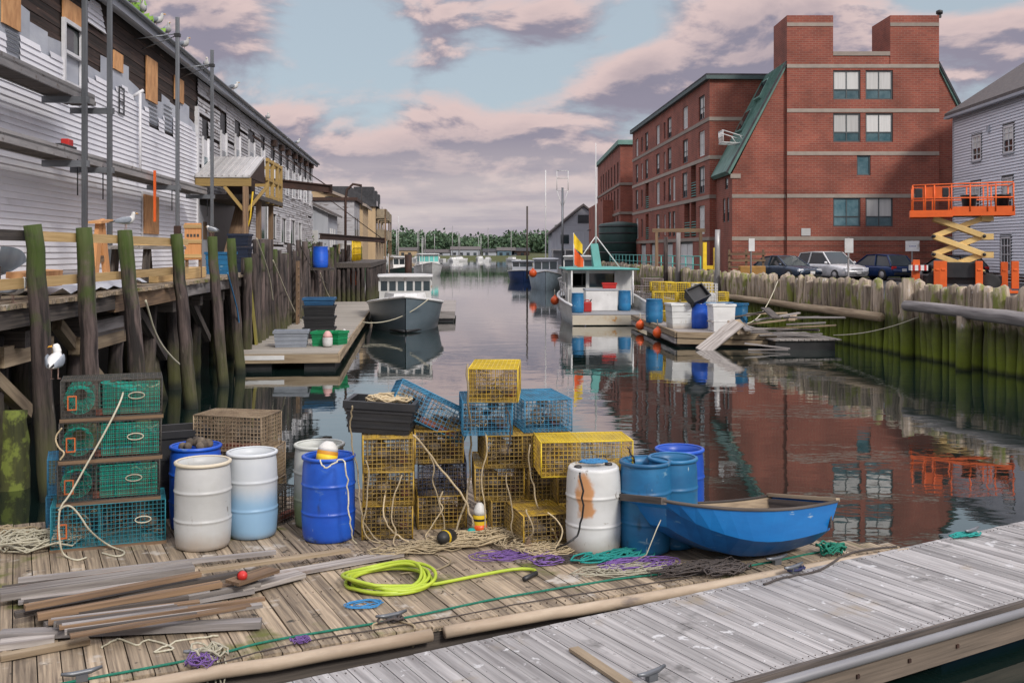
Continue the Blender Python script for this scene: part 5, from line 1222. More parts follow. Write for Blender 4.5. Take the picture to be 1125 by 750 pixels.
for x in (-1.9,-.6,.6): pts_tube('rail_stanchion',m_alu2,tb_,[(x,1.88,.95),(x,1.88,1.95)],.025,5)
TM=lambda x,y,z: tb_.matrix_basis@V((x,y,z)); bpy.context.view_layer.update()
t=thing('bait_box','white insulated bait box on the deck of the teal-roofed boat','box',TM(-1.8,.1,.525),R(93)); 
mb=MB(); mb.box(-.5,.5,-.8,.8,0,1.0); mb.build('body',m_white,t,bev=.04); mb=MB(); mb.box(-.53,.53,-.83,.83,1.003,1.1); mb.build('lid',m_greyside,t,bev=.03)
tote('red_crate','small red crate on top of the white bait box',TM(-1.8,-.35,1.63),0,(.7,.5,.28),m_red,'crate')
cyl_barrel(TM(-3.6,1.45,.525),.3,.95,m_blueb2,'blue barrel at the left rail of the teal-roofed boat'); cyl_barrel(TM(-2.0,-1.1,.525),.32,1.0,m_blueb2,'blue barrel right of the white bait box')
t=thing('fuel_can','red fuel can on the deck of the teal-roofed boat','fuel can',TM(-3.0,.9,.525)); mb=MB(); mb.box(-.2,.2,-.16,.16,0,.5); mb.build('can',m_red,t,bev=.05); mb=MB(); mb.tube([(-.12,0,.5),(-.12,0,.58),(.08,0,.58),(.08,0,.5)],.03,5); mb.build('handle',m_red,t); mb=MB(); mb.tube([(.14,0,.5),(.2,0,.62)],.03,5); mb.build('spout',m_black,t)
def ballbuoy(p,r,label,m=m_buoy):
    t=thing('round_buoy',label,'buoy',p); mb=MB(); mb.ball((0,0,0),r,14,9,(1,1,1.05)); mb.lathe([(.09*r/.3,r*.95),(.07*r/.3,r*1.25),(0,r*1.3)],8); mb.build('float_body',m,t)
    mb=MB(); mb.tube([(0,0,r*1.2),(0,.02,r*1.9),(0,.1,r*2.6)],.02,5); mb.build('line',m_ropew,t); return t
ballbuoy(TM(-.2,2.25,.95),.22,'orange ball buoy hanging at the left bow rail of the teal-roofed boat')
t=thing('marker_flag','yellow and orange marker flags on a pole above the teal cabin roof','flag',TM(-.6,1.3,2.69)); pts_tube('flag_pole',m_white,t,[(0,0,0),(.0,.2,1.75)],.03,5)
for z,m,dz,w in ((1.0,m_yel,.75,.5),(.15,m_buoy,.85,.55)):
    mb=MB(); rr=[]
    for j in range(6): a=j/5; rr.append([V((w*a*.9,.1+.08*math.sin(a*6),z+dz-.6*a)),V((w*a*.9,.1+.08*math.sin(a*6),z-.35*a))])
    mb.loft(rr,False,False); mb.build('flag_cloth',m,t)
# white-rimmed skiff hull on the right of it
sk=thing('work_skiff','long low white skiff nested between the teal-roofed boat and the raft','boat',V((7.9,54.5,0)),R(106))
mb=MB(); shs=hull(mb,8.5,2.0,1.25,.7,12,.8,.8,.9,.3); mb.build('hull',m_hullwhite,sk); mb=MB(); flatdeck(mb,shs,.35,0,11,.1); mb.build('floor',m_deckgrey,sk); gunwale(sk,shs,m_white,.06)

# ---- more moored boats farther out
def lobster(name,label,loc,rot,L,B,hm,cm,wm,fb=1.5,fs=.9,ch=2.4,mast=4,nf=3):
    b=thing(name,label,'boat',loc,rot); mb=MB(); sh=hull(mb,L,B,fb,fs,12); mb.build('hull',hm,b)
    mb=MB(); vs=[]
    for p in sh: vs+=[V((p.x,p.y-.02,p.z)),V((p.x,0,p.z+.08)),V((p.x,-p.y+.02,p.z))]
    mb.add(vs,[(3*i,3*i+1,3*i+4,3*i+3) for i in range(11)]+[(3*i+1,3*i+2,3*i+5,3*i+4) for i in range(11)],None,True); mb.build('deck',m_white,b)
    gunwale(b,sh,m_white,.06)
    wheelhouse(b,-L*.2,L*.12,B*.72,fs+.05,fs+ch*.75,cm,wm,nf,2,False,cm)
    if mast: pts_tube('mast',m_white,b,[(-L*.1,0,fs+ch*.7),(-L*.1,0,fs+ch+mast)],.05,5); pts_tube('mast_boom',m_white,b,[(-L*.1,0,fs+ch+mast*.3),(-L*.35,0,fs+ch)],.03,4)
    return b
b=lobster('moored_boat','white boat with teal window frames, moored beyond the grey lobster boat',(-14.6*1.0,150,0),R(-80),11,4.0,m_hullwhite,m_white,m_teal,1.9,1.1,2.6,0,4); b.location=(-12.2,150,0)
lobster('moored_boat','dark green-hulled white boat moored left of the one with teal window frames',(-15.0,138,0),R(-70),9,3.4,mat('green_hull',(.02,.07,.06),None,.4),m_white,m_glass,1.5,.9,2.4,5)
mb=MB(); mb.tube([(0,0,-1),(0,0,3.1)],.45,10); tag(mb.build('rusty_dolphin',m_rust,loc=(-12.9,128,0)),'thick rusty brown post standing in the water between two far boats','post')
lobster('moored_boat','pale boat with white cabin moored behind the teal-roofed boat',(5.6,86,0),R(-95),9.5,3.5,m_hullwhite,m_white,m_glass,1.6,1.0,2.7,0)
cyl_barrel((5.6,80.3,1.1),.55,1.1,m_blueb,'blue barrel on the bow of the pale boat behind the teal-roofed one')
lobster('moored_boat','pale blue-hulled boat with tall mast and orange float beyond the pale boats',(3.2,98,0),R(-92),9,3.2,mat('pale_blue_boat',(.35,.45,.52),None,.4),m_greyside,m_glass,1.7,1.0,2.3,8)
ballbuoy(V((1.9,93.5,1.5)),.36,'orange float hanging at the bow of the pale blue boat')
lobster('moored_boat','small navy blue workboat with dark rail cargo, farthest right of the channel',(1.3,122,0),R(-90),7,3.6,mat('navy_hull',(.02,.05,.16),None,.4),m_greyside,m_glass,1.3,1.1,1.6,0)
# tall mast with lattice frame on the quay
for (x,y,h,l) in ((5.4,110,9.8,'tall slim lattice mast standing over the boats left of the grey gabled house'),(1.65,112,7.9,'dark bare mast pole left of the lattice mast')):
    t=thing('boat_mast',l,'mast',(x,y,.5)); pts_tube('pole',m_alu if h>9 else m_darkwood,t,[(0,0,0),(0,0,h)],.10 if h<9 else .12,6)
    if h>9:
        mb=MB(); 
        for sx in (-.6,.6): mb.tube([(sx,0,h-.3),(sx,0,h+1.8)],.05,4); mb.tube([(0,0,h-2.2),(sx,0,h-.3)],.05,4)
        for z in (h-.3,h+1.0,h+1.8): mb.tube([(-.6,0,z),(.6,0,z)],.05,4)
        mb.build('lattice_frame',m_white,t)
# ---- grey gabled house on the far right pier
gh=thing('gabled_house','grey gabled house with white trim standing on the far right pier','building',(9.0,150,0),0)
mb=MB(); mb.box(-3.2,6,0,14,1.2,6.2); mb.prism([(-3.2,0,6.2),(6,0,6.2),(1.4,0,10)],(0,14,0)); mb.build('wall',m_greyside,gh)
mb=MB(); mb.prism([(-3.7,-.4,5.9),(1.4,-.4,10.1),(6.5,-.4,5.9),(6.5,-.4,6.2),(1.4,-.4,10.45),(-3.7,-.4,6.2)],(0,15,0)); mb.build('roof',m_slate,gh)
for x,z,w,h in ((.6,7.6,1.6,1.2),(-1.9,4.6,1.2,1.3),(2.8,2.0,1.5,2)): mb=MB(); mb.box(x,x+w,-.08,-.01,z,z+h); mb.build('window',m_glass,gh)
mb=MB(); mb.box(-3.3,2,-1.6,-.01,3.6,3.8); [mb.box(x,x+.15,-1.6,-1.45,1,3.6) for x in (-3.2,-1.4,.4,1.8)]; mb.build('porch_deck',m_white,gh)
wsh=thing('white_shack','small white shack with dark roof right of the grey gabled house','building',(12.6,140,0)); mb=MB(); mb.box(-1.5,2.5,0,6,1,6.6); mb.build('wall',m_white,wsh); mb=MB(); mb.prism([(-2,-.3,6.4),(.5,-.3,8.2),(3,-.3,6.4)],(0,6.5,0)); mb.build('roof',m_roofdark,wsh); mb=MB(); mb.box(-.4,.8,-.06,-.01,4.2,5.6); mb.build('window',m_tealglass,wsh)
mb=MB(); mb.box(6.5,30,112,170,-1,1.5); struct(mb.build('far_quay',m_conc))
# clutter on the far right pier: small bright gear
random.seed(9)
for i,(x,y,d,m,l) in enumerate(((8.6,118,(1.6,1.2,1.4),m_yel,'yellow gear box on the far right pier'),(9.6,122,(1.4,1.4,2.2),m_brownwood,'brown gear stack on the far right pier'),(7.6,116,(1.0,1.0,1.1),m_buoy,'orange gear box on the far right pier'),(10.6,116,(2.4,1.6,3.0),m_black,'black gear pile beside the green tank'))):
    tote('gear_box',l,(x,y,1.51),rnd(0,1),d,m,'box')
# ---- far shore
random.seed(31)
mb=MB(); mb.add([(-260,470,-.2),(160,455,-.2),(160,458,1.4),(-260,473,1.4),(160,700,9),(-260,700,9)],[(0,1,2,3),(3,2,4,5)]); struct(mb.build('far_shore',m_grass))
mb=MB()
def crown(mb,c,r,h,n):
    for i in range(n):
        d=V((random.gauss(0,1),random.gauss(0,1),random.gauss(0,1))).normalized(); k=random.random()**.33*(1+.25*math.sin(d.x*5+c[0])*math.sin(d.z*4+c[1])); p=V((c[0]+d.x*r*k,c[1]+d.y*r*k,c[2]+h*.55+d.z*h*.5*k)); e=rnd(.7,1.5)
        a=V((rnd(-1,1),rnd(-1,1),rnd(-1,1))).normalized()*e; b=V((rnd(-1,1),rnd(-1,1),rnd(-.2,1))).normalized()*e; mb.quad(p,p+a,p+a+b,p+b)
for i in range(210):
    x=rnd(-170,85); y=rnd(478,545); crown(mb,(x,y,-.5+.03*(y-470)),rnd(4.5,8),rnd(10.5,13)*(.9+.1*math.sin(x*.09)+.07*math.sin(x*.31)),190)
tag(mb.build('far_wood',m_fartree),'green belt of leafy trees along the far shore','woods',None,'stuff')
for i,(px,w,h,m,rm,l) in enumerate(((448,8,3.2,m_tan,m_slate,'tan gabled house at the left end of the far shore'),(480,12,2.3,m_greyside,m_slate,'long low grey-roofed boathouse on the far shore'),(511,13,3.6,m_greyside,m_slate,'white two-storey row building in the middle of the far shore'),(538,6,2.6,m_greyside,m_roofdark,'small white shed right of the row building on the far shore'),(556,8,3.2,mat('blue_shed',(.12,.2,.26),None,.7),m_slate,'blue shed on the far shore'),(572,8,3.0,m_rust,m_roofdark,'dark red-brown shed at the right of the far shore'))):
    Y=468; x=(px-CX)/F*Y; t=thing('shore_house',l,'building',(x,Y,.6))
    mb=MB(); mb.box(-w/2,w/2,0,8,0,h); mb.build('wall',m,t); mb=MB(); mb.prism([(-w/2-.4,-.5,h),(-w/2-.4,8.5,h),(-w/2-.4,4,h+1.5)],(w+.8,0,0)); mb.build('roof',rm,t)
    for q in range(int(w/3.2)):
        for zz in ((1.0,) if h<4 else (.8,3.0)): mb=MB(); mb.box(-w/2+1+q*3.1,-w/2+2.4+q*3.1,-.06,-.01,zz,zz+1.3); mb.build('window',m_glass,t)
for i in range(16):
    px=random.choice((rnd(425,480),rnd(480,600),rnd(425,600))); Y=rnd(330,455); x=(px-CX)/F*Y
    t=thing('sailboat','small white moored sailboat with a bare mast off the far shore','boat',(x,Y,0),rnd(0,3),'sailboats off the far shore')
    mb=MB(); sh=hull(mb,8,2.4,1.1,.8,8); mb.build('hull',m_hullwhite,t); mb=MB(); flatdeck(mb,sh,.75,0,8); mb.build('deck',m_white,t); mb=MB(); mb.box(-1.5,1.5,-.7,.7,.76,1.5); mb.build('cabin',m_white,t,bev=.1)
    pts_tube('mast',m_alu2,t,[(.5,0,.8),(.5,0,rnd(9,12))],.12,5); pts_tube('boom',m_alu2,t,[(.5,0,2),(-2.6,0,2.1)],.1,5)

# ================================================================== traps
def trap(label,cage,net,L=.92,W=.54,H=.37,loc=(0,0,0),rot=0,t=.0065,g=.047,wood=None,vent=None,top=None,name='lobster_trap',group=None,fill=5,front=None,panelx=.42,brick=True,oval=False):
    """wire lobster trap, long axis x, base centre at the origin"""
    o=thing(name,label,'lobster trap',loc,rot,group)
    nL,nW,nH=round(L/g),round(W/g),round(H/g); x,y=L/2,W/2
    mb=MB()
    for z in (0,): mb.grid((-x,-y,z),(L,0,0),(0,W,0),nL,nW,t)
    for yy in (-y,y): mb.grid((-x,yy,0),(L,0,0),(0,0,H),nL,nH,t)
    for xx in (-x,x): mb.grid((xx,-y,0),(0,W,0),(0,0,H),nW,nH,t)
    mb.build('wire_cage',cage,o)
    mb=MB(); mb.grid((-x,-y,H),(L,0,0),(0,W,0),nL,nW,t*1.15)
    for a in (-y,y): mb.tube([(-x,a,H),(x,a,H)],t*.95,5); mb.tube([(-x,a,0),(x,a,0)],t*.95,5)
    for a in (-x,x):
        mb.tube([(a,-y,H),(a,y,H)],t*.95,5)
        for b in (-y,y): mb.tube([(a,b,0),(a,b,H)],t*.95,5)
    mb.build('lid',top or cage,o)
    px=-x+L*panelx
    mb=MB(); mb.grid((px,-y,0),(0,W,0),(0,0,H),nW,nH,t*.9); mb.build('inner_panel',cage,o)
    # funnel netting: entrance heads and the parlour head
    mb=MB()
    def funnel(c0,c1,w0,h0,w1,h1,n=9,k=14):
        c0=V(c0);c1=V(c1);ax=(c1-c0).normalized();sx=ax.cross(V((0,0,1))).normalized(); R_=[]
        for i in range(n):
            u=i/(n-1);c=c0.lerp(c1,u);w=w0+(w1-w0)*u;h=h0+(h1-h0)*u; R_.append([c+sx*w*math.cos(a)+V((0,0,h*math.sin(a))) for a in [2*math.pi*j/k for j in range(k)]])
        for r in R_: 
            for j in range(k): mb.wire(r[j],r[(j+1)%k],.0045)
        for j in range(k):
            for i in range(n-1): mb.wire(R_[i][j],R_[i+1][(j+i%2)%k] if 0 else R_[i+1][j],.0045)
    ec=-x+L*panelx*.5
    for q in (((ec,-y+.01,H*.5),(ec,-.05,H*.55),.15,.15,.07,.07),((ec,y-.01,H*.5),(ec,.05,H*.55),.15,.15,.07,.07),((px+.01,0,H*.5),(x-.14,0,H*.55),W*.46,H*.46,.09,.08)):
        mb=MB(); funnel(*q); mb.build('netting',net,o)
    if net is m_netg:    # solid knitted twine reads as green sheet
        mb=MB(); rr=[]
        for i in range(7):
            u=i/6; rr.append([V((px+.02+u*(L*.36),yy,H*(.94-.35*u*(1-.2*abs(yy)/y))-.03*math.cos(yy/y*1.5)-.0)) for yy in [(-.47+.94*j/8)*W for j in range(9)]])
        mb.loft(rr,False,False); mb.grid((px+.05,-y+.012,.03),(x-px-.08,0,0),(0,0,H-.06),30,14,.0068); mb.build('head_twine',net,o)
    if fill:
        for q in range(fill):
            f=MB(); f.ball((rnd(-x+.12,x-.12),rnd(-y+.12,y-.12),rnd(.04,H*.6)),rnd(.04,.09),8,6,(1,1,.6)); f.build('fouling',m_weed,o)
        for q in range(2+fill//3):
            f=MB(); k=V((rnd(-x+.1,x-.1),rnd(-y+.08,y-.08),rnd(.05,H*.8))); ps=[k]
            for w_ in range(16): k=k+V((rnd(-.09,.09),rnd(-.07,.07),rnd(-.06,.05))); k=V((max(-x+.03,min(x-.03,k.x)),max(-y+.03,min(y-.03,k.y)),max(.02,min(H-.03,k.z)))); ps.append(k)
            f.tube(ps,.007,5); f.build('tangled_twine',m_rope if q%2 else m_weed,o)
    if brick:
        for b in (-.1,.1):
            f=MB(); f.cbox((px+.2+b*1.2,-y+.09,.045),(.2,.09,.06)); f.build('ballast_brick',m_brickred,o)
    if wood:
        for yy in (-y+.03,y-.03):
            f=MB(); f.cbox((0,yy-.012 if yy<0 else yy+.012,-.021),(L+.02,.06,.035)); f.build('runner',wood,o)
    if vent:
        vx=-x+.11 if not front else front; f=MB()
        for a in (-.04,.04): f.cbox((vx+a,-y-.008,H*.42),(.013,.012,.15))
        for a in (-.07,.07): f.cbox((vx,-y-.008,H*.42+a),(.067,.012,.013))
        f.build('escape_vent',vent,o)
    if oval:
        f=MB(); f.tube([(px+L*.38+.08*math.cos(a),-y-.006,H*.55+.034*math.sin(a)) for a in [2*math.pi*j/18 for j in range(18)]],.006,5,True); f.build('oval_tag',m_ropew,o)
    return o
# ================================================================== right raft and its load
random.seed(41)
rf=thing('debris_raft','weathered timber raft loaded with yellow traps and totes, right of the teal-roofed boat','raft',(6.1,37.8,0),0)
mb=MB(); y=0
while y<10: mb.box(-.04*y,3.5-.1*y*.3,y,y+.2,.46,.52); y+=.22
mb.build('planking',m_greywood,rf)
for z0,z1,m in ((.34,.55,m_log),(.12,.3,m_greylog)):
    mb=MB(); mb.bar((-.06,-.1,(z0+z1)/2),(-.5,10,(z0+z1)/2),.14,z1-z0); mb.build('side_log',m,rf); mb=MB(); mb.bar((-.05,-.12,(z0+z1)/2),(3.5,-.5,(z0+z1)/2-.05),.14,z1-z0); mb.build('front_log',m_log,rf)
mb=MB(); mb.box(.1,3.3,.1,9.5,-.3,.44); mb.build('flotation',m_black,rf)
r2=thing('dark_float','half-sunk dark float heaped with broken boards, beside the bulkhead','raft',(9.35,36.5,0),R(6))
mb=MB(); mb.box(0,2.2,0,3.2,-.3,.32); mb.build('flotation',m_black,r2); mb=MB(); x=-.1
while x<2.3: mb.box(x,x+.2,-.1,3.3,.325,.37); x+=.23
mb.build('planking',m_greywood,r2)
def board(p0,p1,w,t,m,label,up=(0,0,1),name='loose_board',cat='board',group=None):
    p0=V(p0);p1=V(p1); mb=MB(); d=(p1-p0); mb.bar((0,0,0),d,w,t,up); return tag(mb.build(name,m,loc=p0),label,cat,group)
board(Q(771,386,36.4),Q(811,354,37.6),.55,.06,m_greywood,'wide pale board leaning from the raft down to the water',(0,-.6,1))
board(Q(806,352,38.0),Q(818,367,37.2),.5,.06,m_log,'short broken board lying beside the wide leaning board',(0,-.5,1))
for i in range(16):
    x=rnd(8.0,11.0); y=rnd(36.6,39.2); a=rnd(-.5,.5)+(1.4 if i%5==0 else 0); l=rnd(1.2,3.0); z=.5+.05*i+rnd(0,.06)
    board((x-l/2*math.cos(a),y-l/2*math.sin(a),z-.1),(x+l/2*math.cos(a),y+l/2*math.sin(a),z+rnd(-.1,.2)),rnd(.15,.3),.05,[m_greywood,m_greylog,m_log,m_darkwood][i%4],'weathered broken board in the heap on the raft by the bulkhead',group='broken boards heaped on the raft')
for a,b in ((Q(818,377,36.3),Q(868,383,36.0)),(Q(822,384,36.2),Q(866,384,35.9))): board(a,b,.1,.05,m_greylog,'thin pale batten sticking out over the water below the board heap',group='thin battens at the raft front')
RM=lambda x,y,z=.525: V((6.1+x,37.8+y,z))
cyl_barrel(RM(-.15,5.2),.36,.98,m_blueb2,'blue barrel at the left edge of the raft')
tote('white_tub','white dirty tub behind the front corner of the raft',RM(.55,2.3),.15,(1.15,.9,.95),m_whiteb,'tub')
tote('white_tub','clean white square tub on the raft beside the blue one',RM(1.75,.8),.1,(.85,.8,1.0),m_white,'tub',ribs=1)
tote('blue_tub','blue square tub right of the clean white one on the raft',RM(2.42,1.1),-.5,(.6,.8,1.0),m_blueb2,'tub',ribs=1)
cyl_barrel(RM(1.15,2.0),.33,.95,m_blueb,'deep blue barrel between the two white tubs on the raft')
cyl_barrel(RM(1.7,3.0),.33,.95,m_blueb2,'faded blue barrel behind the clean white tub on the raft'); cyl_barrel(RM(2.4,3.2),.33,.95,m_blueb2,'rightmost blue barrel at the back of the raft load')
t=tote('tipped_tote','black tote with white rim tipped on top of the tubs on the raft',RM(1.0,2.1,1.62),.3,(.75,.6,.5),m_black); t.rotation_euler=(R(50),R(-20),.4)
t=thing('wire_basket','white wire basket on the raft behind the tubs','basket',RM(2.1,6.0)); mb=MB()
for zz in (0,): mb.grid((-.5,-.4,0),(1,0,0),(0,.8,0),8,6,.02)
for yy in (-.4,.4): mb.grid((-.5,yy,0),(1,0,0),(0,0,1.6),8,12,.02)
for xx in (-.5,.5): mb.grid((xx,-.4,0),(0,.8,0),(0,0,1.6),6,12,.02)
mb.build('wire_cage',m_white,t); mb=MB(); mb.box(-.45,.45,-.35,.35,.03,1.2); mb.build('sack',m_white,t,bev=.1)
ballbuoy(V((5.55,44.5,.30)),.2,'orange ball buoy hanging on the raft edge, farther left of the pair'); ballbuoy(V((5.75,40.6,.28)),.2,'orange ball buoy hanging on the raft edge, nearer of the pair')
proto_far=trap('bright yellow lobster trap in the stack on the raft',m_tyb,m_netb,1.0,.55,.40,(6.7,44.5,.53),0,.02,.10,None,None,None,'lobster_trap','yellow traps stacked on the raft',0,None,.42,False)
for i,(x,y,z,r) in enumerate(((6.75,45.1,.93,.05),(6.6,44.5,1.33,.02),(7.75,44.6,.53,0),(7.8,44.7,.93,.06),(7.7,44.6,1.33,-.04),(7.2,44.8,1.73,.03),(8.2,44.8,1.73,0),(8.85,44.6,.53,.02),(8.9,44.9,.93,0),(8.85,44.7,1.33,.05),(6.7,46,1.73,0),(7.0,43.6,.53,.1),(8.1,43.6,.53,-.06),(7.7,43.5,.93,.03))):
    dup(proto_far,(x,y,z),r)
pf2=trap('grey wire lobster trap stacked on the white skiff',mat('grey_trap_wire',(.3,.28,.28),(.2,.13,.11),.7,bump=0),m_netb,1.1,.6,.40,(7.2,56.5,.4),.1,.028,.12,None,None,None,'lobster_trap','grey traps stacked on the white skiff',0,None,.42,False)
for x,y,z in ((7.2,56.5,.8),(7.2,56.5,1.2),(8.35,56.6,.4),(8.35,56.6,.8),(8.35,56.6,1.2),(7.7,56.6,1.6)): dup(pf2,(x,y,z),.1)
def line(name,label,pts,r,m,cat='rope',n=5): mb=MB(); mb.tube(pts,r,n); return tag(mb.build(name,m),label,cat)
def sag(a,b,d,n=10): a=V(a);b=V(b); return [a.lerp(b,i/n)-V((0,0,d*4*(i/n)*(1-i/n))) for i in range(n+1)]
line('mooring_line','slack mooring line from the raft up to the bulkhead pilings',sag(RM(3.2,3.5,.6),RW(16.5,-.3,2.2),.5),.02,m_ropew); line('mooring_line','thin line from the dark float to the right bulkhead',sag((11.5,36.8,.5),RW(4.6,-.5,1.4),.15),.018,m_ropew)
# railing along the far right quay, yellow bollard posts, tall grey poles in the bulkhead
ql=thing('quay_railing','thin teal pipe railing along the quay below the brick wing','railing',RW2(31,.6,1.6)); o0=RW2(31,.6,1.6); mb=MB()
for q in range(20): p=RW2(31+q*2.1,.6,1.6)-o0; mb.tube([p,p+V((0,0,1.6))],.04,5)
for z in (.6,1.1,1.6): mb.tube([V((0,0,z)),RW2(31+19*2.1,.6,1.6+z)-o0],.03,5)
mb.build('rail',m_tealrail,ql)
for s_,h,m,l in ((24.3,4.6,m_alu2,'tall pale grey pole at the far end of the log on the right bulkhead'),(33,4.6,m_greylog,'grey post standing in the quay left of the pale pole'),(37,4.4,m_pileD,'dark post in the quay behind the yellow traps')):
    p=(RW(s_,-.3) if s_<SB else RW2(s_,-.3)); mb=MB(); mb.tube([(0,0,-.5),(0,0,h-1),(.02,0,h)],[.16,.14,.13],8); tag(mb.build('mooring_post',m,loc=p),l,'post')
yp=thing('yellow_gate','yellow steel gate posts on the quay behind the yellow traps','gate',RW2(29.5,.5,1.6)); mb=MB(); mb.box(-.1,.1,-.1,.1,0,2.4); mb.build('post',m_yel,yp); mb=MB(); mb.box(.5,.7,-.1,.1,0,2.1); mb.build('post',m_yel,yp); mb=MB(); mb.box(.1,.5,-.05,.05,.9,1.1); mb.build('rail',m_yel,yp)
wfm=thing('timber_arch','brown timber arch frame on the quay before the white garage doors','arch',RW2(42,1.5,1.6)); mb=MB(); mb.box(-1.6,-1.4,-.1,.1,0,3.2); mb.build('post',m_brownwood,wfm); mb=MB(); mb.box(1.4,1.6,-.1,.1,0,3.2); mb.build('post',m_brownwood,wfm); mb=MB(); mb.box(-1.8,1.8,-.12,.12,3.2,3.45); mb.build('lintel',m_brownwood,wfm)

# ================================================================== foreground float
FO=P(190,735,.4); _q=P(988,600,.4)-FO; FA=math.atan2(_q.y,_q.x); fe=V((math.cos(FA),math.sin(FA),0)); fn=V((-math.sin(FA),math.cos(FA),0)); DZ=.4
fo=thing('lobster_float','weathered plank float in the foreground carrying the traps and barrels','float',(FO.x,FO.y,0),FA)
def FLc(p): d=V(p)-FO; return d.dot(fe),d.dot(fn)
random.seed(11)
FX=(P(988,600,.4)-FO).length
def ymax(x): return 5.0 if x<FX-1.78 else 5.0+(x-FX+1.78)/.47*(1.26-5.0) if x<FX-1.31 else max(.03,1.26*(1-(x-FX+1.31)/1.35))
mb=MB(); x=-6.5
while x<FX:
    w=rnd(.145,.168); ym=ymax(x+w/2); y0=-.02+rnd(-.012,.012); dz=rnd(-.009,.004)
    cuts=[y0,ym+rnd(-.02,.06)]
    if ym>3 and random.random()<.6: cuts.insert(1,rnd(1.6,3.6))
    for a,b in zip(cuts,cuts[1:]):
        if b-a<.05: continue
        p=[V(q) for q in ((x,a+.003,DZ-.045),(x+w-.0095,a+.003,DZ-.045),(x+w-.0095,b-.003,DZ-.045),(x,b-.003,DZ-.045),(x,a+.003,DZ+dz),(x+w-.0095,a+.003,DZ+dz+rnd(-.004,.004)),(x+w-.0095,b-.003,DZ+dz+rnd(-.004,.004)),(x,b-.003,DZ+dz))]
        mb.hexa(p,[(q.y,q.x-x,q.z) for q in p])
    mb.m=1
    for yy in (.07,1.25,2.5,3.7,4.88):
        if yy<ym-.03:
            for xx in (.035,w-.045): a_=x+xx+rnd(-.008,.008); b_=yy+rnd(-.015,.015); mb.box(a_-.0036,a_+.0036,b_-.0036,b_+.0036,DZ-.012,DZ+.0055)
    mb.m=0
    x+=w
mb.build('planking',[m_deck,m_rust],fo)
mb=MB(); mb.box(-6.5,FX-.05,.0,.14,.02,DZ-.05); mb.box(-6.5,5.3,4.8,4.95,.05,DZ-.05); mb.build('edge_beam',m_darkwood,fo)
mb=MB(); mb.box(-6.5,5.2,.3,4.7,-.3,DZ-.06); mb.build('flotation',m_black,fo)
jx=FLc(P(485,688,.4))[0]
mb=MB(); mb.tube([(-6.5+ (jx+6.4)*i/20,-.085+rnd(-.008,.008),DZ-.05+rnd(-.01,.008)) for i in range(21)],.052,12); mb.build('fender_hose',m_cream2,fo)
mb=MB(); mb.tube([(jx+.02+(FX+.02-jx)*i/16,-.08+rnd(-.008,.008),DZ-.045+rnd(-.01,.008)) for i in range(17)],.052,12); mb.build('fender_hose',m_cream2,fo)
def cleat(par,x,y,z,rz=0):
    m=Matrix.Rotation(rz,4,'Z'); mb=MB(); mb.tube([m@V((-.14,0,.07)),m@V((-.06,0,.055)),m@V((.06,0,.055)),m@V((.14,0,.07))],[.012,.02,.02,.012],8); mb.cbox((0,0,.02),(.08,.05,.05)); mb.build('cleat',m_alu,par,loc=(x,y,z))
for px,py in ((222,722),(430,683),(860,622),(90,748)): a,b=FLc(P(px,py,.4)); cleat(fo,a,max(.08,b),DZ+.004,.1)
# ---- grey pier in front
PO=P(280,756.7,.4); _q=P(1125,572,.4)-PO; PA=math.atan2(_q.y,_q.x); pr=thing('grey_pier','clean grey plank pier with a pipe rub rail, crossing the lower right corner','pier',(PO.x,PO.y,0),PA)
pe=V((math.cos(PA),math.sin(PA),0)); pn=V((-math.sin(PA),math.cos(PA),0)); PW=-((P(960,706,.4)-PO).dot(pn))
mb=MB(); x=-4
while x<14:
    w=rnd(.132,.145); dz=rnd(-.003,.003)
    p=[V(q) for q in ((x,-PW,DZ-.04),(x+w-.007,-PW,DZ-.04),(x+w-.007,rnd(-.006,.006),DZ-.04),(x,0,DZ-.04),(x,-PW,DZ+dz),(x+w-.007,-PW,DZ+dz),(x+w-.007,0,DZ+dz),(x,0,DZ+dz))]
    mb.hexa(p,[(q.y,q.x-x,q.z) for q in p]); mb.m=1
    for yy in (-.07,-PW+.06):
        for xx in (.03,w-.035): a_=x+xx+rnd(-.006,.006); b_=yy+rnd(-.01,.01); mb.box(a_-.0032,a_+.0032,b_-.0032,b_+.0032,DZ-.012,DZ+.0045)
    mb.m=0; x+=w
mb.build('planking',[m_pier,m_rust],pr)
mb=MB(); mb.box(-4,14,-PW-.05,-PW-.004,DZ-.05,DZ+.012); mb.build('edge_board',m_darkwood,pr)
mb=MB(); mb.tube([(-4,-PW-.09,DZ-.05),(14,-PW-.09,DZ-.05)],.038,14); mb.build('rub_rail',mat('grey_rub_rail',(.33,.33,.34),(.24,.24,.25),.45,.4,bump=.02,sc=(.8,8,8)),pr)
mb=MB(); mb.box(-4,14,-PW-.06,-PW+.05,.10,DZ-.06); mb.box(-4,14,-.1,0,.1,DZ-.045); mb.build('side_beam',mat('wet_brown_beam',(.19,.15,.115),(.10,.08,.062),.8,sc=WG,bump=.4),pr)
for q in range(10): mb=MB(); mb.box(q*.6,q*.6+.03,-PW-.075,-PW-.061,.2,.23); mb.build('bolt',m_rust,pr)
for q in range(-1,6): mb=MB(); mb.box(q*2.2+1.1,q*2.2+2.6,-PW+.15,-.15,-.3,.15); mb.build('float_tub',m_bt,pr,bev=.05)
def PL(px,py): d=P(px,py,.4)-PO; return d.dot(pe),d.dot(pn)
for px,py in ((872,629),(1068,588),(716,747)): a,b=PL(px,py); cleat(pr,a,b,DZ+.004,.15)
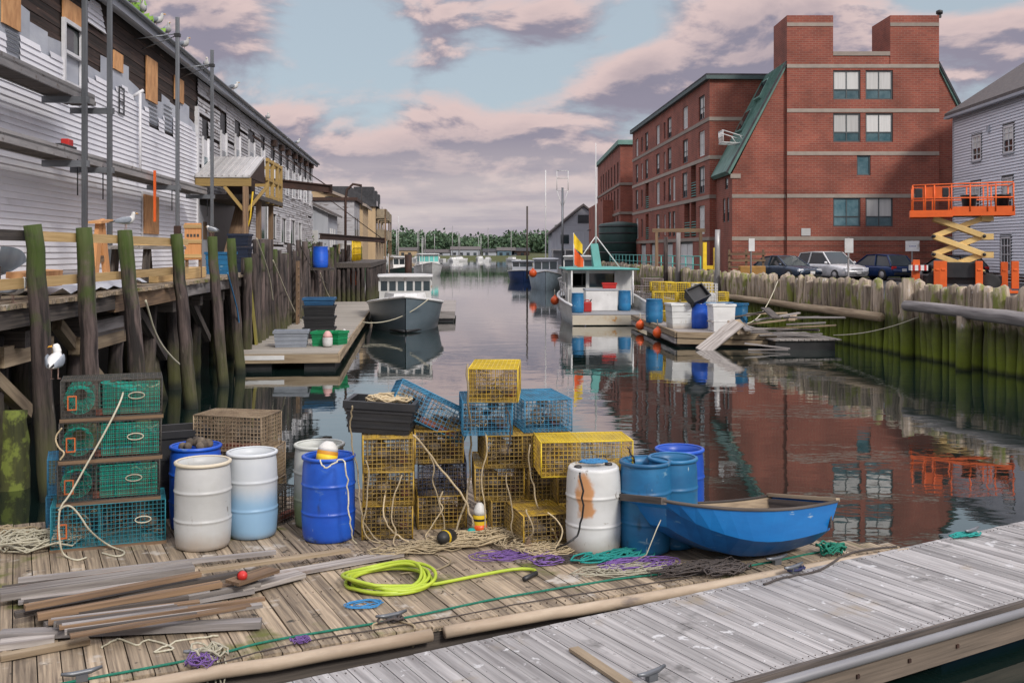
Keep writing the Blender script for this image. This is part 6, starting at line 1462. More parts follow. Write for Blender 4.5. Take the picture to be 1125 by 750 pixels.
board(P(628,709,.42)+V((0,0,.012)),P(694,752,.42)+V((0,0,.012)),.10,.035,m_log,'short loose board lying on the grey pier','') if 0 else board(P(630,712,.42),P(690,752,.42),.085,.025,m_log,'short loose board lying on the grey pier')

# ---- ropes
def heap(center,rx,ry,loops,r,m,label,rot=0,h=.06,name='rope',cat='rope',tails=0,jit=.35):
    c=V(center); t=None; pts=[]; a=0; steps=int(loops*14); ox=oy=0; k=1
    for i in range(steps):
        if i%14==0: ox,oy,k=rnd(-.35,.35)*rx,rnd(-.35,.35)*ry,rnd(.35,1)
        a+=2*math.pi/14*rnd(.7,1.3); q=V((ox+math.cos(a)*rx*k*rnd(1-jit*.4,1),oy+math.sin(a)*ry*k*rnd(1-jit*.4,1),r+rnd(0,h)))
        pts.append(q if not pts else pts[-1].lerp(q,.75))
    for i in range(tails): pts.append(pts[-1]+V((rnd(.05,.16),rnd(-.14,.02),0))); pts[-1].z=r
    mb=MB(); mb.tube(pts,r,5); return tag(mb.build(name,m,loc=c,rot=(0,0,rot)),label,cat)
def gline(name,label,pix,r,m,z=None,cat='rope',sub=5,wob=.012):
    """rope lying on the float along photo pixels"""
    k=[P(a,b,DZ+r*.8) if len(q)<3 else P(a,b,q[2]) for q in pix for a,b in [q[:2]]]; pts=[]
    for i in range(len(k)-1):
        p0=k[max(0,i-1)];p1=k[i];p2=k[i+1];p3=k[min(len(k)-1,i+2)]
        for j in range(sub):
            u=j/sub; pts.append(.5*((2*p1)+(p2-p0)*u+(2*p0-5*p1+4*p2-p3)*u*u+(3*p1-p0-3*p2+p3)*u**3)+V((rnd(-wob,wob),rnd(-wob,wob),rnd(0,wob*.5))))
    pts.append(k[-1]); mb=MB(); mb.tube(pts,r,6); return tag(mb.build(name,m),label,cat)
gline('green_line','long thin green line stretched along the front of the float',[(60,752),(222,722),(300,703),(430,681),(560,655),(700,633),(800,625),(900,606)],.011,m_ropeg,wob=.004)
gline('cream_cord','thin pale cord lying along the front edge of the float',[(230,731),(330,706),(480,680),(620,655),(760,634)],.006,m_roped,wob=.012)
ho=thing('garden_hose','coiled lime green hose on the float planks','hose',P(428,640,DZ))
hc=P(428,642,DZ); mb=MB(); pts=[]
for i in range(130):
    a=i/130*2*math.pi*6.2+3.6; rr=.36+.05*math.sin(i*.37)+.03*math.sin(i*.11); pts.append(V((math.cos(a)*rr*1.02+.03*math.sin(i*.05),math.sin(a)*rr+.03*math.cos(i*.07),.022+.02*(i//22)*(.6+.4*math.sin(a*2)))))
e=[P(a,b,DZ+.022)-hc for a,b in ((470,645),(510,637),(545,630),(570,626),(588,627),(590,631),(584,634))]
pts+= [e[0].lerp(e[1],.0)]+e[1:]
def smooth(pts,n=2):
    for _ in range(n):
        q=[pts[0]]
        for a,b in zip(pts,pts[1:]): q+=[a.lerp(b,.25),a.lerp(b,.75)]
        pts=q+[pts[-1]]
    return pts
mb.tube(smooth(pts,1),.0165,7); mb.build('hose_line',m_hose,ho)
mb=MB(); mb.tube([e[-2],e[-1]+(e[-1]-e[-2])*1.2],.024,8); mb.build('hose_fitting',m_black,ho)
random.seed(77)
heap(P(35,600,DZ),.46,.36,24,.010,m_ropew,'big heap of pale rope on the float left of the trap stack',.4,.14)
heap(P(10,590,DZ),.35,.25,9,.012,m_rope,'tan rope heap at the left edge of the float',.2,.1)
def hang(label,pts,r,m):
    mb=MB(); mb.tube(smooth([Q(a,b,c) if c else P(a,b,DZ+r) for a,b,c in pts],2),r,6); return tag(mb.build('rope',m),label,'rope')
hang('pale rope slanting down across the face of the left trap stack',[(136,428,11.0),(133,440,10.62),(118,470,10.55),(98,505,10.48),(76,545,10.4),(66,556,10.36),(64,575,10.36),(66,600,10.36),(70,610,0),(84,616,0),(95,612,0)],.010,m_ropew)
hang('pale rope loop hanging over the bottom teal trap',[(64,560,10.36),(76,553,10.36),(88,566,10.4),(98,583,10.42),(120,600,0),(140,606,0),(130,612,0),(112,607,0)],.010,m_ropew)
hang('tan rope knotted at the left side of the green traps',[(68,470,10.4),(60,480,10.4),(64,492,10.38),(72,497,10.38),(66,505,10.38)],.009,m_rope)
gline('rope','thin pale rope squiggles on the planks below the board pile',[(110,712),(130,702),(150,708),(165,703),(190,712),(170,716),(200,703),(240,698)],.008,m_ropew)
heap(P(232,724,DZ),.13,.10,7,.009,m_ropew,'tangle of pale rope ends knotted on the cleat at the lower left',.2,.12)
heap(P(222,732,DZ),.12,.08,8,.0045,m_ropep,'purple and pale rope knot at the lower left cleat',.2,.1)
for i in range(7): x=222+i*4; gline('rope','pale rope strand hanging over the fender at the lower left cleat',[(x,722),(x+rnd(-4,4),736,.36),(x+rnd(-3,3),758,.2)],.007,m_ropew,sub=3)['group']='rope strands over the fender'
gline('rope','dark rope hanging in a loop over the fender below the hose',[(418,683),(408,690),(417,715,.25),(417,728,.12)],.009,m_rope); gline('rope','second dark rope over the fender below the hose',[(440,683),(455,688),(446,705,.3),(452,715,.2),(458,700,.35)],.009,m_rope)
heap(P(434,683,DZ),.13,.07,4,.010,m_roped,'dark rope turned around the cleat below the hose',.3,.05)
heap(P(330,706,DZ),.09,.06,8,.0045,m_ropep,'small purple rope tuft on the green line',.2,.05)
heap(P(400,664,DZ),.2,.12,6,.0045,m_ropeb,'frayed blue rope end beside the coiled hose',.3,.02)
heap(P(405,626,DZ),.18,.09,5,.008,m_rope,'small tan rope coil behind the hose',.2,.03)
heap(P(560,612,DZ),.38,.16,13,.005,m_ropep,'purple rope tangle on the float in front of the yellow traps',.3,.05)
heap(P(600,618,DZ),.2,.12,6,.006,m_ropep,'thin purple twine right of the purple tangle',.3,.04)
heap(P(672,615,DZ),.40,.13,14,.010,m_ropet,'thick teal rope bundle on the float in front of the blue dinghy',.35,.07)
heap(P(700,622,DZ),.46,.18,18,.005,m_ropep,'thin mauve twine tangle under the bow of the blue dinghy',.3,.05)
heap(P(690,628,DZ),.5,.15,18,.0055,m_ropew,'pale twine tangle before the teal rope bundle',.3,.05)
heap(P(760,630,DZ),.5,.10,26,.006,m_roped,'dark matted net tangle under the blue dinghy',.4,.1)
heap(P(800,632,DZ),.28,.10,10,.009,m_roped,'dark rope tangle hanging at the fender under the dinghy',.4,.1)
heap(P(914,609,DZ),.16,.10,9,.011,m_ropeg,'green rope knot on the float corner right of the dinghy',.4,.12)
heap(P(1062,590,DZ),.2,.05,5,.010,m_ropet,'teal rope around the cleat at the far end of the grey pier',.4,.04)
heap(P(874,628,DZ),.12,.04,4,.010,mat('navy_rope',(.03,.035,.10),None,.9),'navy rope around the cleat on the grey pier',.4,.04)
gline('rope','dark rope crossing from the float corner along the pier edge',[(840,642),(862,634),(900,626),(940,606),(985,600)],.011,m_roped)
for px,py,rx,ry,n,l in ((500,600,.45,.14,9,'tan rope tangle in front of the middle traps'),(580,602,.28,.2,12,'coiled tan rope in front of the small yellow trap'),(470,605,.4,.12,8,'tan rope snaking before the left yellow traps'),(540,585,.2,.14,9,'tan rope heap behind the standing buoy'),(440,610,.35,.08,5,'tan rope loops at the foot of the left yellow traps')):
    heap(P(px,py,DZ),rx*1.1,ry*1.2,int(n*1.8),.0065,m_rope,l,.3,.09)
gline('rope','thin brown rope curving across the planks above the hose',[(440,600),(475,607),(495,618),(470,628),(440,630)],.008,m_rope)
random.seed(4)
mb=MB()
for i in range(420):
    u=random.random(); x=rnd(1.5,5.4); y=abs(random.gauss(0,.35)); p=V((x,1.9+y if random.random()<.75 else rnd(.6,4.6),.003)); a=rnd(0,3.1); l=rnd(.02,.10); mb.tube([p,p+V((math.cos(a)*l*.5,math.sin(a)*l*.5,rnd(.004,.02))),p+V((math.cos(a+.5)*l,math.sin(a+.5)*l,.003))],rnd(.003,.006),4)
tag(mb.build('deck_litter',m_weed,loc=(FO.x,FO.y,DZ),rot=(0,0,FA)),'scraps of weed and twine strewn over the float planks','litter',None,'stuff')

# ---- board pile
bl=[(20,637,303,606,.05,.04,m_greylog,.06,'long white-edged board at the back of the board pile'),(0,653,212,623,.2,.06,m_greywood,.10,'wide pale plank lying on the board pile with a round hole'),(27,667,220,630,.07,.04,m_brownwood,.18,'thin brown board in the middle of the board pile'),
(16,675,262,630,.08,.04,m_darkwood,.10,'dark board under the thin brown ones'),(41,677,243,641,.07,.05,m_brownwood,.14,'reddish brown batten in the board pile'),(49,686,284,640,.12,.035,m_greywood,.08,'grey-blue board running out beyond the pile'),
(51,688,278,648,.10,.035,m_greylog,.04,'pale board with a broken tip in the front of the pile'),(82,690,281,661,.12,.045,m_greylog,.03,'dark-edged grey plank at the front of the pile'),(0,697,287,684,.12,.055,m_greylog,.05,'heavy grey plank lying nearly square to the view, nearest of the long ones'),
(0,722,98,703,.09,.04,m_log,.03,'tan board at the lower left corner of the pile'),(0,708,60,700,.14,.05,m_greywood,.03,'grey board end under the heavy plank'),(300,632,440,607,.17,.03,m_greywood,.03,'flat grey board sticking out to the right of the pile'),(219,627,384,604,.09,.03,m_log,.09,'tan board reaching right from the top of the pile'),(255,640,300,625,.18,.03,m_brownwood,.16,'short wide brown board beside the red float'),(262,648,331,630,.16,.04,m_greywood,.05,'pointed grey board below the red float')]
for x0,y0,x1,y1,w,t_,m,z,l in bl: board(P(x0,y0,DZ+z),P(x1,y1,DZ+z),w,t_,m,l)
for i in range(26): a=P(2+i*3,648+i*1.9+rnd(-3,3),DZ+.03+.005*i); board(a,a+fe*rnd(.9,1.65)+fn*rnd(-.15,.1),rnd(.04,.09),rnd(.02,.035),[m_darkwood,m_brownwood,m_greylog,m_greywood][i%4],'thin weathered batten buried in the board pile',group='battens buried in the board pile')
t=thing('red_float','small red and dark float lying on the board pile','float',P(266,632,DZ+.2),(R(75),0,R(30))); mb=MB(); mb.ball((0,0,0),.046,12,8,(1,1,1.5)); mb.build('float_body',m_red,t); mb=MB(); mb.lathe([(.047,-.01),(.0495,0),(.047,.01)],12); mb.build('band',m_black,t)

# ---- barrels
def bigbarrel(px,py,label,m,r=.285,h=.9,open_=True,rimm=None,Y=None,tilt=0):
    """plastic drum standing on the float; (px,py) is the front foot of the drum"""
    p=P(px,py,DZ+.004); p=p+V((0,r*.93,0)) ; p.x=(px-CX)/F*(p.y)
    t=thing('plastic_barrel',label,'barrel',(p.x,p.y,DZ+.004),rnd(0,6))
    mb=MB(); q=[(r*.86,0),(r*.93,.012),(r*.965,.05),(r*.985,.14*h)]
    for c in (.335,.665): q+=[(r*.99+.006*(c<.5),(c-.035)*h),(r*1.0,(c-.014)*h),(r*1.022,(c-.006)*h),(r*1.022,(c+.006)*h),(r*1.0,(c+.014)*h),(r*.995,(c+.035)*h)]
    q+=[(r*.975,.86*h),(r*.945,.93*h),(r*.93,.955*h)]
    if open_: q+=[(r*.93,h*.985),(r*.88,h*.985),(r*.87,h*.9),(r*.92,h*.5),(r*.9,.03),(0,.03)]
    else: q+=[(r*.93,h*.975),(r*.86,h*1.0),(r*.80,h*.985),(r*.5,h*.982),(0,h*.98)]
    mb.lathe(q,36,lump=.0035); mb.build('shell',m,t)
    if open_:
        mb=MB(); mb.lathe([(r*.935,h*.958),(r*1.0,h*.962),(r*1.015,h*.975),(r*1.01,h*.992),(r*.96,h*1.0),(r*.89,h*.997),(r*.885,h*.986),(r*.935,h*.986)],36); mb.build('rim',rimm or m,t)
    else:
        for a in (.4,3.5): mb=MB(); mb.lathe([(.04,0),(.04,.02),(.03,.025),(0,.025)],10,(.62*r*math.cos(a),.62*r*math.sin(a),h*.982)); mb.build('bung',m_black,t)
    return t
random.seed(8)
m_rimy=mat('yellowed_rim',(.66,.60,.47),(.58,.5,.37),.5,bump=.05)
def blotch(src,name,c,rad,col,thr=.55,nsc=9):
    m=src.copy(); m.name=name; nt=m.node_tree; L=nt.links.new; N=lambda t:nt.nodes.new(t); b=[n for n in nt.nodes if n.type=='BSDF_PRINCIPLED'][0]; old=b.inputs['Base Color'].links[0].from_socket
    tc=N('ShaderNodeTexCoord'); mp=N('ShaderNodeMapping'); mp.vector_type='TEXTURE'; mp.inputs['Location'].default_value=c; mp.inputs['Scale'].default_value=rad; L(tc.outputs['Object'],mp.inputs[0])
    ln=N('ShaderNodeVectorMath'); ln.operation='LENGTH'; L(mp.outputs[0],ln.inputs[0])
    n=N('ShaderNodeTexNoise'); n.inputs['Scale'].default_value=nsc; n.inputs['Detail'].default_value=6; L(tc.outputs['Object'],n.inputs['Vector'])
    ad=N('ShaderNodeMath'); ad.operation='MULTIPLY_ADD'; L(n.outputs[0],ad.inputs[0]); ad.inputs[1].default_value=-1.5; L(ln.outputs['Value'],ad.inputs[2])
    mr=N('ShaderNodeMapRange'); mr.interpolation_type='SMOOTHSTEP'; L(ad.outputs[0],mr.inputs[0]); mr.inputs[1].default_value=.35; mr.inputs[2].default_value=-.1; mr.inputs[4].default_value=.85
    mx=N('ShaderNodeMix'); mx.data_type='RGBA'; L(mr.outputs[0],mx.inputs[0]); L(old,mx.inputs[6]); mx.inputs[7].default_value=(*col,1); L(mx.outputs[2],b.inputs['Base Color']); return m
bigbarrel(223,607,'dirty white open barrel on the float, nearest the left trap stack',m_whiteb,.29,.90,True,m_rimy)
bigbarrel(277,594,'white barrel with a blue tide mark across its lower half',m_whiteb2,.272,.92)
b=bigbarrel(213,596,'bright blue barrel mostly hidden behind the dirty white one',m_blueb,.285,.92); b.location=Q(215,0,11.6)*V((1,0,0))+V((0,11.6,DZ+.004))
mb=MB(); [mb.ball((rnd(-.14,.14),rnd(-.1,.1),.89+rnd(0,.05)),rnd(.04,.07),7,5) for i in range(9)]; tag(mb.build('net_wad',m_weed,loc=b.location),'brown wad of old net stuffed in the hidden blue barrel','net')
b3=bigbarrel(351,582,'white barrel with green algae on its side, behind the bright blue one',m_whiteb3,.285,.92)
bb=bigbarrel(361,598,'bright blue open barrel with a yellow buoy in its mouth',m_blueb,.285,.90)
rb_=bigbarrel(652,612,'closed white barrel with an orange rust stain down its side',m_whiteb,.285,.88,False); rb_.rotation_euler=(0,0,0)
_sh=[c for c in rb_.children if c.name.startswith('shell')][0]; _sh.data.materials[0]=blotch(m_whiteb,'rust_stained_plastic',(-.10,-.27,.62),(.10,.3,.24),(.52,.21,.035))
gline('cable','black cable hanging over the rust-stained barrel',[(638,519,1.285),(640,555,.96),(636,585,.66),(622,597,.56),(605,604)],.010,m_black,cat='cable')
heap(V((rb_.location.x-.02,rb_.location.y,DZ+.9)),.16,.07,4,.012,m_ropeb,'blue rope scrap on top of the rust-stained barrel',.2,.02)
bigbarrel(709,611,'faded blue open barrel next to the rust-stained one',m_blueb2,.268,.93); x=bigbarrel(739,604,'second faded blue barrel behind the dinghy bow',m_blueb2,.262,.93); y=bigbarrel(745,598,'deep blue barrel, rightmost at the back behind the dinghy',m_blueb,.27,.92)
y.location=(1.86,11.42,DZ+.004); x.location=(1.70,10.88,DZ+.004)
tote('black_crate','black crate behind the dirty white barrel beside the left traps',Q(196,0,12.2)*V((1,0,0))+V((0,12.2,DZ+.004)),FA,(.6,.5,1.0),m_black,'crate')
m_vent=mat('orange_vent',(.55,.13,.03),None,.5)
# ---- trap stacks
random.seed(23)
def put(t,loc,rz,label=None): t.location=loc; t.rotation_euler=rz if isinstance(rz,tuple) else (0,0,rz); return t
bot=P(123,598,.43)+fn*.29; SA=R(20)
H_=.385
tg=trap('bottom teal wire trap of the left stack, standing on the planks',m_tt,m_netb,1.12,.56,.43,bot,SA,.006,.042,m_brownwood,m_vent,None,'lobster_trap',None,3,None,.42,False,True)
gcol=[('black-framed green-netted trap lying directly on the bottom teal trap',True),('middle green-netted trap of the left stack',False),('topmost green-netted trap of the left stack, under the gull',False)]
pg=None
for i,(l,flip) in enumerate(gcol):
    p=bot+V((.0+rnd(-.02,.02),.03*i,.45+i*(H_+.045)+.02)); rz=SA+rnd(-.02,.02)
    if pg is None: pg=trap(l,m_tk,m_netg,1.0,.54,H_,p,rz,.0055,.042,m_brownwood,m_vent,None,'lobster_trap',None,2,None,.36,True,True)
    else: dup(pg,p,rz,l)
bt=trap('bright blue trap standing behind the left stack, upper of two',m_tb,m_netb,.95,.54,.38,bot+V((-.42,.62,.41)),SA+.05,.006,.042,None,None,None,'lobster_trap',None,2)
dup(bt,bot+V((-.42,.62,0)),SA,'bright blue trap standing behind the left stack, lower of two')
# tan stack behind the barrels
tn=trap('tan fouled wire trap on top of the stack behind the tide-marked barrel',m_tw,m_netb,.85,.54,.40,(-3.25,12.2,DZ+.78+.004),R(-12),.009,.045,None,None,m_tw,'lobster_trap',None,5)
dup(tn,(-3.2,12.25,DZ+.392),R(-5),'tan fouled trap in the middle of the stack behind the tide-marked barrel'); dup(tn,(-3.2,12.25,DZ+.004),R(-8),'tan fouled trap at the bottom of the stack behind the tide-marked barrel')
mb=MB(); 
kt=trap('black wire trap standing between the tide-marked and the algae barrels',m_tk,m_netb,.6,.5,.38,(-2.85,11.75,DZ+.004),R(70),.007,.045,None,None,None,'lobster_trap',None,3)
# prototypes for the middle heap (long axis = x)
yg=trap('',m_tyg,m_netb,.92,.54,.355,(0,0,0),0,.008,.047,None,None,m_ty,'lobster_trap',None,7)
ny=trap('',m_tn,m_netb,.92,.54,.355,(0,0,0),0,.007,.047,None,None,None,'lobster_trap',None,5)
bt2=trap('',m_tb,m_netb,.92,.54,.355,(0,0,0),0,.0065,.045,None,None,m_tb,'lobster_trap',None,6)
yb=trap('',m_ty,m_netb,.98,.54,.36,(0,0,0),0,.0075,.047,None,None,m_tyb,'lobster_trap',None,3)
used=set()
def place(proto,loc,rot,label):
    if proto.name not in used: used.add(proto.name); proto['label']=label; return put(proto,loc,rot)
    return dup(proto,loc,rot,label)
end=R(97)        # long axis along the planks: an end faces the camera
h=.362
def col(px,py,Y=None,d=.46): p=P(px,py,DZ+.004); q=p.y+d; return V(((px-CX)/F*q*.985,q,p.z))
A=col(424,592); B=col(481,580); C=col(546,587); D=col(594,583)
for i,(px,l) in enumerate(((0,'grimy yellow trap at the bottom of the column under the black tub'),(.02,'grimy yellow trap in the middle of the column under the black tub'),(-.01,'yellow-topped trap directly under the black rope tub'))): place(yg,A+V((px,0,i*h)),end+rnd(-.05,.05),l)
place(yg,B+V((0,0,0)),end+.03,'brown-yellow trap at the bottom of the column right of the black tub'); place(ny,B+V((.03,.02,h)),end-.04,'navy trap between two brown-yellow traps'); place(yg,B+V((-.02,0,2*h)),end,'brown-yellow trap under the tipped blue trap')
place(yg,C+V((.14,.05,0)),end+.04,'grimy yellow trap at the bottom of the tallest column'); place(yg,C+V((.0,.05,h)),end-.05,'second grimy trap from the bottom of the tallest column'); place(yg,C+V((.10,.0,2*h)),end+.02,'yellow trap right under the blue one in the tallest column'); place(bt2,C+V((-.14,.0,3*h)),end-.03,'blue trap with a yellow trap standing on it'); tp_=place(yb,C+V((-.02,.02,4*h)),end-.16,'yellow trap standing highest of all, on the tallest column')
place(yg,D+V((0,.05,0)),end,'grimy yellow trap at the bottom of the column behind the small front trap'); place(yg,D+V((.05,0,h)),end+.05,'grimy yellow trap behind and above the small front trap'); place(yg,D+V((0,0,2*h)),end,'yellow trap under the right-hand blue trap'); place(bt2,D+V((-.02,.05,3*h)),end+.1,'blue trap on top of the right-hand column, beside the tallest one')
E=P(592,603,DZ+.004)+V((0,.40,0)); place(yg,E,end+.16,'single low yellow trap standing in front, beside the rust-stained barrel').scale=(.8,1,.98)
G=P(655,590,DZ+.004)+V((0,.35,0)); place(yg,G,R(12),'hidden yellow trap on the planks behind the rust-stained barrel'); place(yg,G+V((0,0,h)),R(9),'yellow trap carrying the long bright one, behind the rust-stained barrel')
lg=P(640,600,DZ); place(yb,V((.76,11.1,DZ+2*h+.012)),R(7),'long bright yellow trap lying crosswise above the rust-stained barrel')
place(bt2,Q(464,452,11.75)+V((0,0,-.16)),(R(-10),R(27),R(10)),'blue trap tipped on its corner above the black tub')
for pr_ in (yg,ny,bt2,yb): assert pr_.name in used
# black rope tub
tb2=tote('rope_tub','black tub full of tan rope on the left yellow traps',A+V((-.06,-.02,3*h+.01)),R(-6),(.74,.54,.34),m_black,'tub'); tb2.rotation_euler=(0,R(3),R(-3))
heap(A+V((-.02,0,3*h+.30)),.27,.18,10,.012,m_rope,'tan rope coiled in the black tub',0,.1)
gline('rope','tan rope hanging from the black tub down the left traps',[(388,446,1.85),(385,470,1.6),(393,520,1.1),(396,560,.75),(410,590,.45),(430,600)],.009,m_rope); gline('rope','tan rope hanging down the front of the left yellow traps',[(430,500,1.2),(422,560,.75),(433,585,.5),(455,597)],.009,m_rope)
gline('rope','tan rope running down across the middle traps',[(455,478,1.55),(480,510,1.2),(505,540,.9),(515,560,.7),(520,580,.5)],.012,m_rope); gline('rope','old rope hanging down the tallest column',[(513,400,2.3),(515,440,1.9),(517,500,1.2),(512,550,.75),(500,585,.45)],.012,m_rope); gline('rope','rope hanging down right of the tallest column',[(557,450,1.8),(562,470,1.6),(558,500,1.3)],.009,m_roped)
gline('rope','dark rope trailing off the right end of the long bright trap',[(690,492,1.45),(697,505,1.3),(702,520,1.1)],.009,m_roped)
gline('rope','tan rope looped over the small front trap',[(578,560,.86),(585,585,.6),(570,598,.44),(590,607),(612,600),(606,580,.6)],.009,m_rope)
# ---- buoys in front
by=P(527,587,DZ); buoy((by.x,by.y,DZ+.02),(0,0,0),'upright lobster buoy with white top and yellow and orange bands',[(m_buoy,.3),(m_yel,.42),(mat('buoy_black',(.02,.02,.02),None,.5),.5),(m_yel,.62),(mat('buoy_white',(.75,.74,.7),None,.5),1)],.33,.078)
by=P(506,594,DZ+.07); buoy((by.x-.1,by.y+.1,DZ+.09),(R(80),R(15),R(-25)),'black and yellow lobster buoy lying on the planks',[(MATS['buoy_black'],.62),(m_yel,.74),(MATS['buoy_black'],1)],.27,.085)
by=P(518,586,DZ+.05); t=thing('green_float','small green float between the two lobster buoys','float',(by.x,by.y,DZ+.06)); mb=MB(); mb.ball((0,0,0),.055,12,8); mb.build('float_body',m_ropet,t); mb=MB(); mb.tube([(0,0,.05),(.02,0,.1)],.012,5); mb.build('line',m_rope,t)
q=bb.location; t=buoy((q.x-.02,q.y-.08,DZ+.80),(R(-12),R(8),0),'yellow and white buoy resting in the mouth of the bright blue barrel',[(m_yel,.45),(mat('orange_yellow_buoy',(.85,.38,.03),None,.5),.6),(MATS['buoy_white'],1)],.26,.115,False)
gline('rope','pale rope loop and pink cord hanging over the rim of the blue barrel',[(352,505,1.33),(357,514,1.27),(366,510,1.3),(374,505,1.33),(380,512,1.28),(382,540,1.0),(384,570,.72),(387,590,.5),(392,597)],.008,m_ropew)
mb=MB(); mb.prism([(0,0,0),(.13,0,0),(.10,0,.17)],(0,.03,0)); tag(mb.build('wood_wedge',m_brownwood,loc=P(572,608,DZ),rot=(R(-12),0,.2)),'small brown wooden wedge leaning on the front trap','wedge')

# ---- blue dinghy
m_blueboat=mat('bright_blue_paint',(.012,.22,.62),(.01,.17,.52),.35,sc=(1.5,6,6),bump=.06,spots=(((.30,.45,.6),(3,14,14),.66,.72),))
m_bluelow=mat('dark_blue_bottom',(.012,.13,.38),(.008,.09,.28),.4,sc=(2,6,6),bump=.08,spots=(((.08,.2,.35),(4,12,12),.64,.72),))
AX=R(21); nb=Q(726,564,9.78); dg=thing('blue_dinghy','bright blue wooden pram dinghy drawn up on the float beside the barrels','boat',(0,0,0))
L_=1.84; N_=13; up=[];ch=[];kl=[]
for i in range(N_):
    u=i/(N_-1); hw=.41+.23*math.sin(min(1,u*1.35)*math.pi/2)-.09*max(0,u-.6)/.4; x=u*L_
    sz=.47-.26*u+.27*u*u-.02; bz_=.235*(1-min(1,u/.55))**1.7+.10*max(0,(u-.6)/.4)**1.6; xb=x+(.20*(1-u)**2)-.05*u
    up.append((x,hw,sz)); ch.append((xb*.6+x*.4,hw*(.80-.08*(1-u)**2),bz_+.12+.03*(1-u))); kl.append((xb,hw*.38,bz_))
def sect(i): 
    a,b,c=up[i],ch[i],kl[i]; return a,b,c
mb=MB(); mb.m=0
for sg in (1,-1):
    mb.loft([[V((a[0],sg*a[1],a[2])),V((b[0],sg*b[1],b[2]))] for a,b,c in (sect(i) for i in range(N_))],False,False,False)
a,b,c=sect(0); mb.add([V((a[0],-a[1],a[2])),V((b[0],-b[1],b[2])),V((c[0],-c[1],c[2])),V((c[0],c[1],c[2])),V((b[0],b[1],b[2])),V((a[0],a[1],a[2]))],[(0,1,2,3,4,5)])
a,b,c=sect(N_-1); mb.add([V((a[0],-a[1],a[2])),V((b[0],-b[1],b[2])),V((c[0],-c[1],c[2])),V((c[0],c[1],c[2])),V((b[0],b[1],b[2])),V((a[0],a[1],a[2]))],[(5,4,3,2,1,0)])
mb.m=1
for sg in (1,-1): mb.loft([[V((b[0],sg*b[1],b[2])),V((c[0],sg*c[1],c[2]))] for a,b,c in (sect(i) for i in range(N_))],False,False,False)
mb.loft([[V((c[0],c[1],c[2])),V((c[0],-c[1],c[2]))] for a,b,c in (sect(i) for i in range(N_))],False,False,False)
mb.build('hull',[m_blueboat,m_bluelow],dg)
mb=MB(); ins=lambda p,k,dz: V((p[0]*.97+.03,p[1]*k,p[2]+dz))
for sg in (1,-1):
    mb.loft([[V((a[0],sg*(a[1]-.022),a[2]-.004)),V((b[0],sg*(b[1]-.03),b[2]+.02)),V((c[0],0,c[2]+.025))] for a,b,c in (sect(i) for i in range(N_))],False,False,False)
mb.build('inner_planking',mat('bare_tan_wood',(.33,.25,.16),(.17,.125,.08),.8,sc=WG,bump=.2),dg)
mb=MB()
for sg in (1,-1): mb.tube([V((a[0],sg*(a[1]+.004),a[2]+.004)) for a in up],.014,6)
mb.build('gunwale',m_darkwood,dg)
a0=up[0]; mb=MB(); mb.cbox((a0[0]+.02,0,a0[2]+.0),(.055,2*a0[1]+.04,.055)); mb.build('bow_cap',m_darkwood,dg)
a1=up[-1]; mb=MB(); mb.cbox((a1[0]-.015,0,a1[2]+.012),(.045,2*a1[1]+.03,.03)); mb.build('stern_cap',m_log,dg)
mb=MB(); mb.cbox((a1[0]-.05,0,a1[2]-.12),(.02,2*a1[1]-.1,.2)); mb.build('transom_board',m_darkwood,dg)
mb=MB(); mb.cbox((L_*.55,0,.2),(.2,.86,.025)); mb.build('thwart',MATS['bare_tan_wood'],dg)
rotm=Matrix.Rotation(AX,3,'Z')@Matrix.Rotation(R(5.2),3,'Y')@Matrix.Rotation(R(-10),3,'X')
dg.rotation_euler=rotm.to_euler(); dg.scale=(1.06,1.04,1.2); off=rotm@V((up[0][0],-up[0][1]*1.04,up[0][2]*1.2)); dg.location=V((nb.x,nb.y,0))-V((off.x,off.y,0)); dg.location.z=DZ+.125
mb=MB(); mb.tube([V((0,0,0)),V((-.05,-.1,-.05)),V((-.15,-.1,-.3)),V((-.3,0,-.42))],.005,5); tag(mb.build('painter_rope',m_ropew,loc=nb+V((.0,0,-.06))),'pale painter rope hanging from the bow of the blue dinghy','rope')

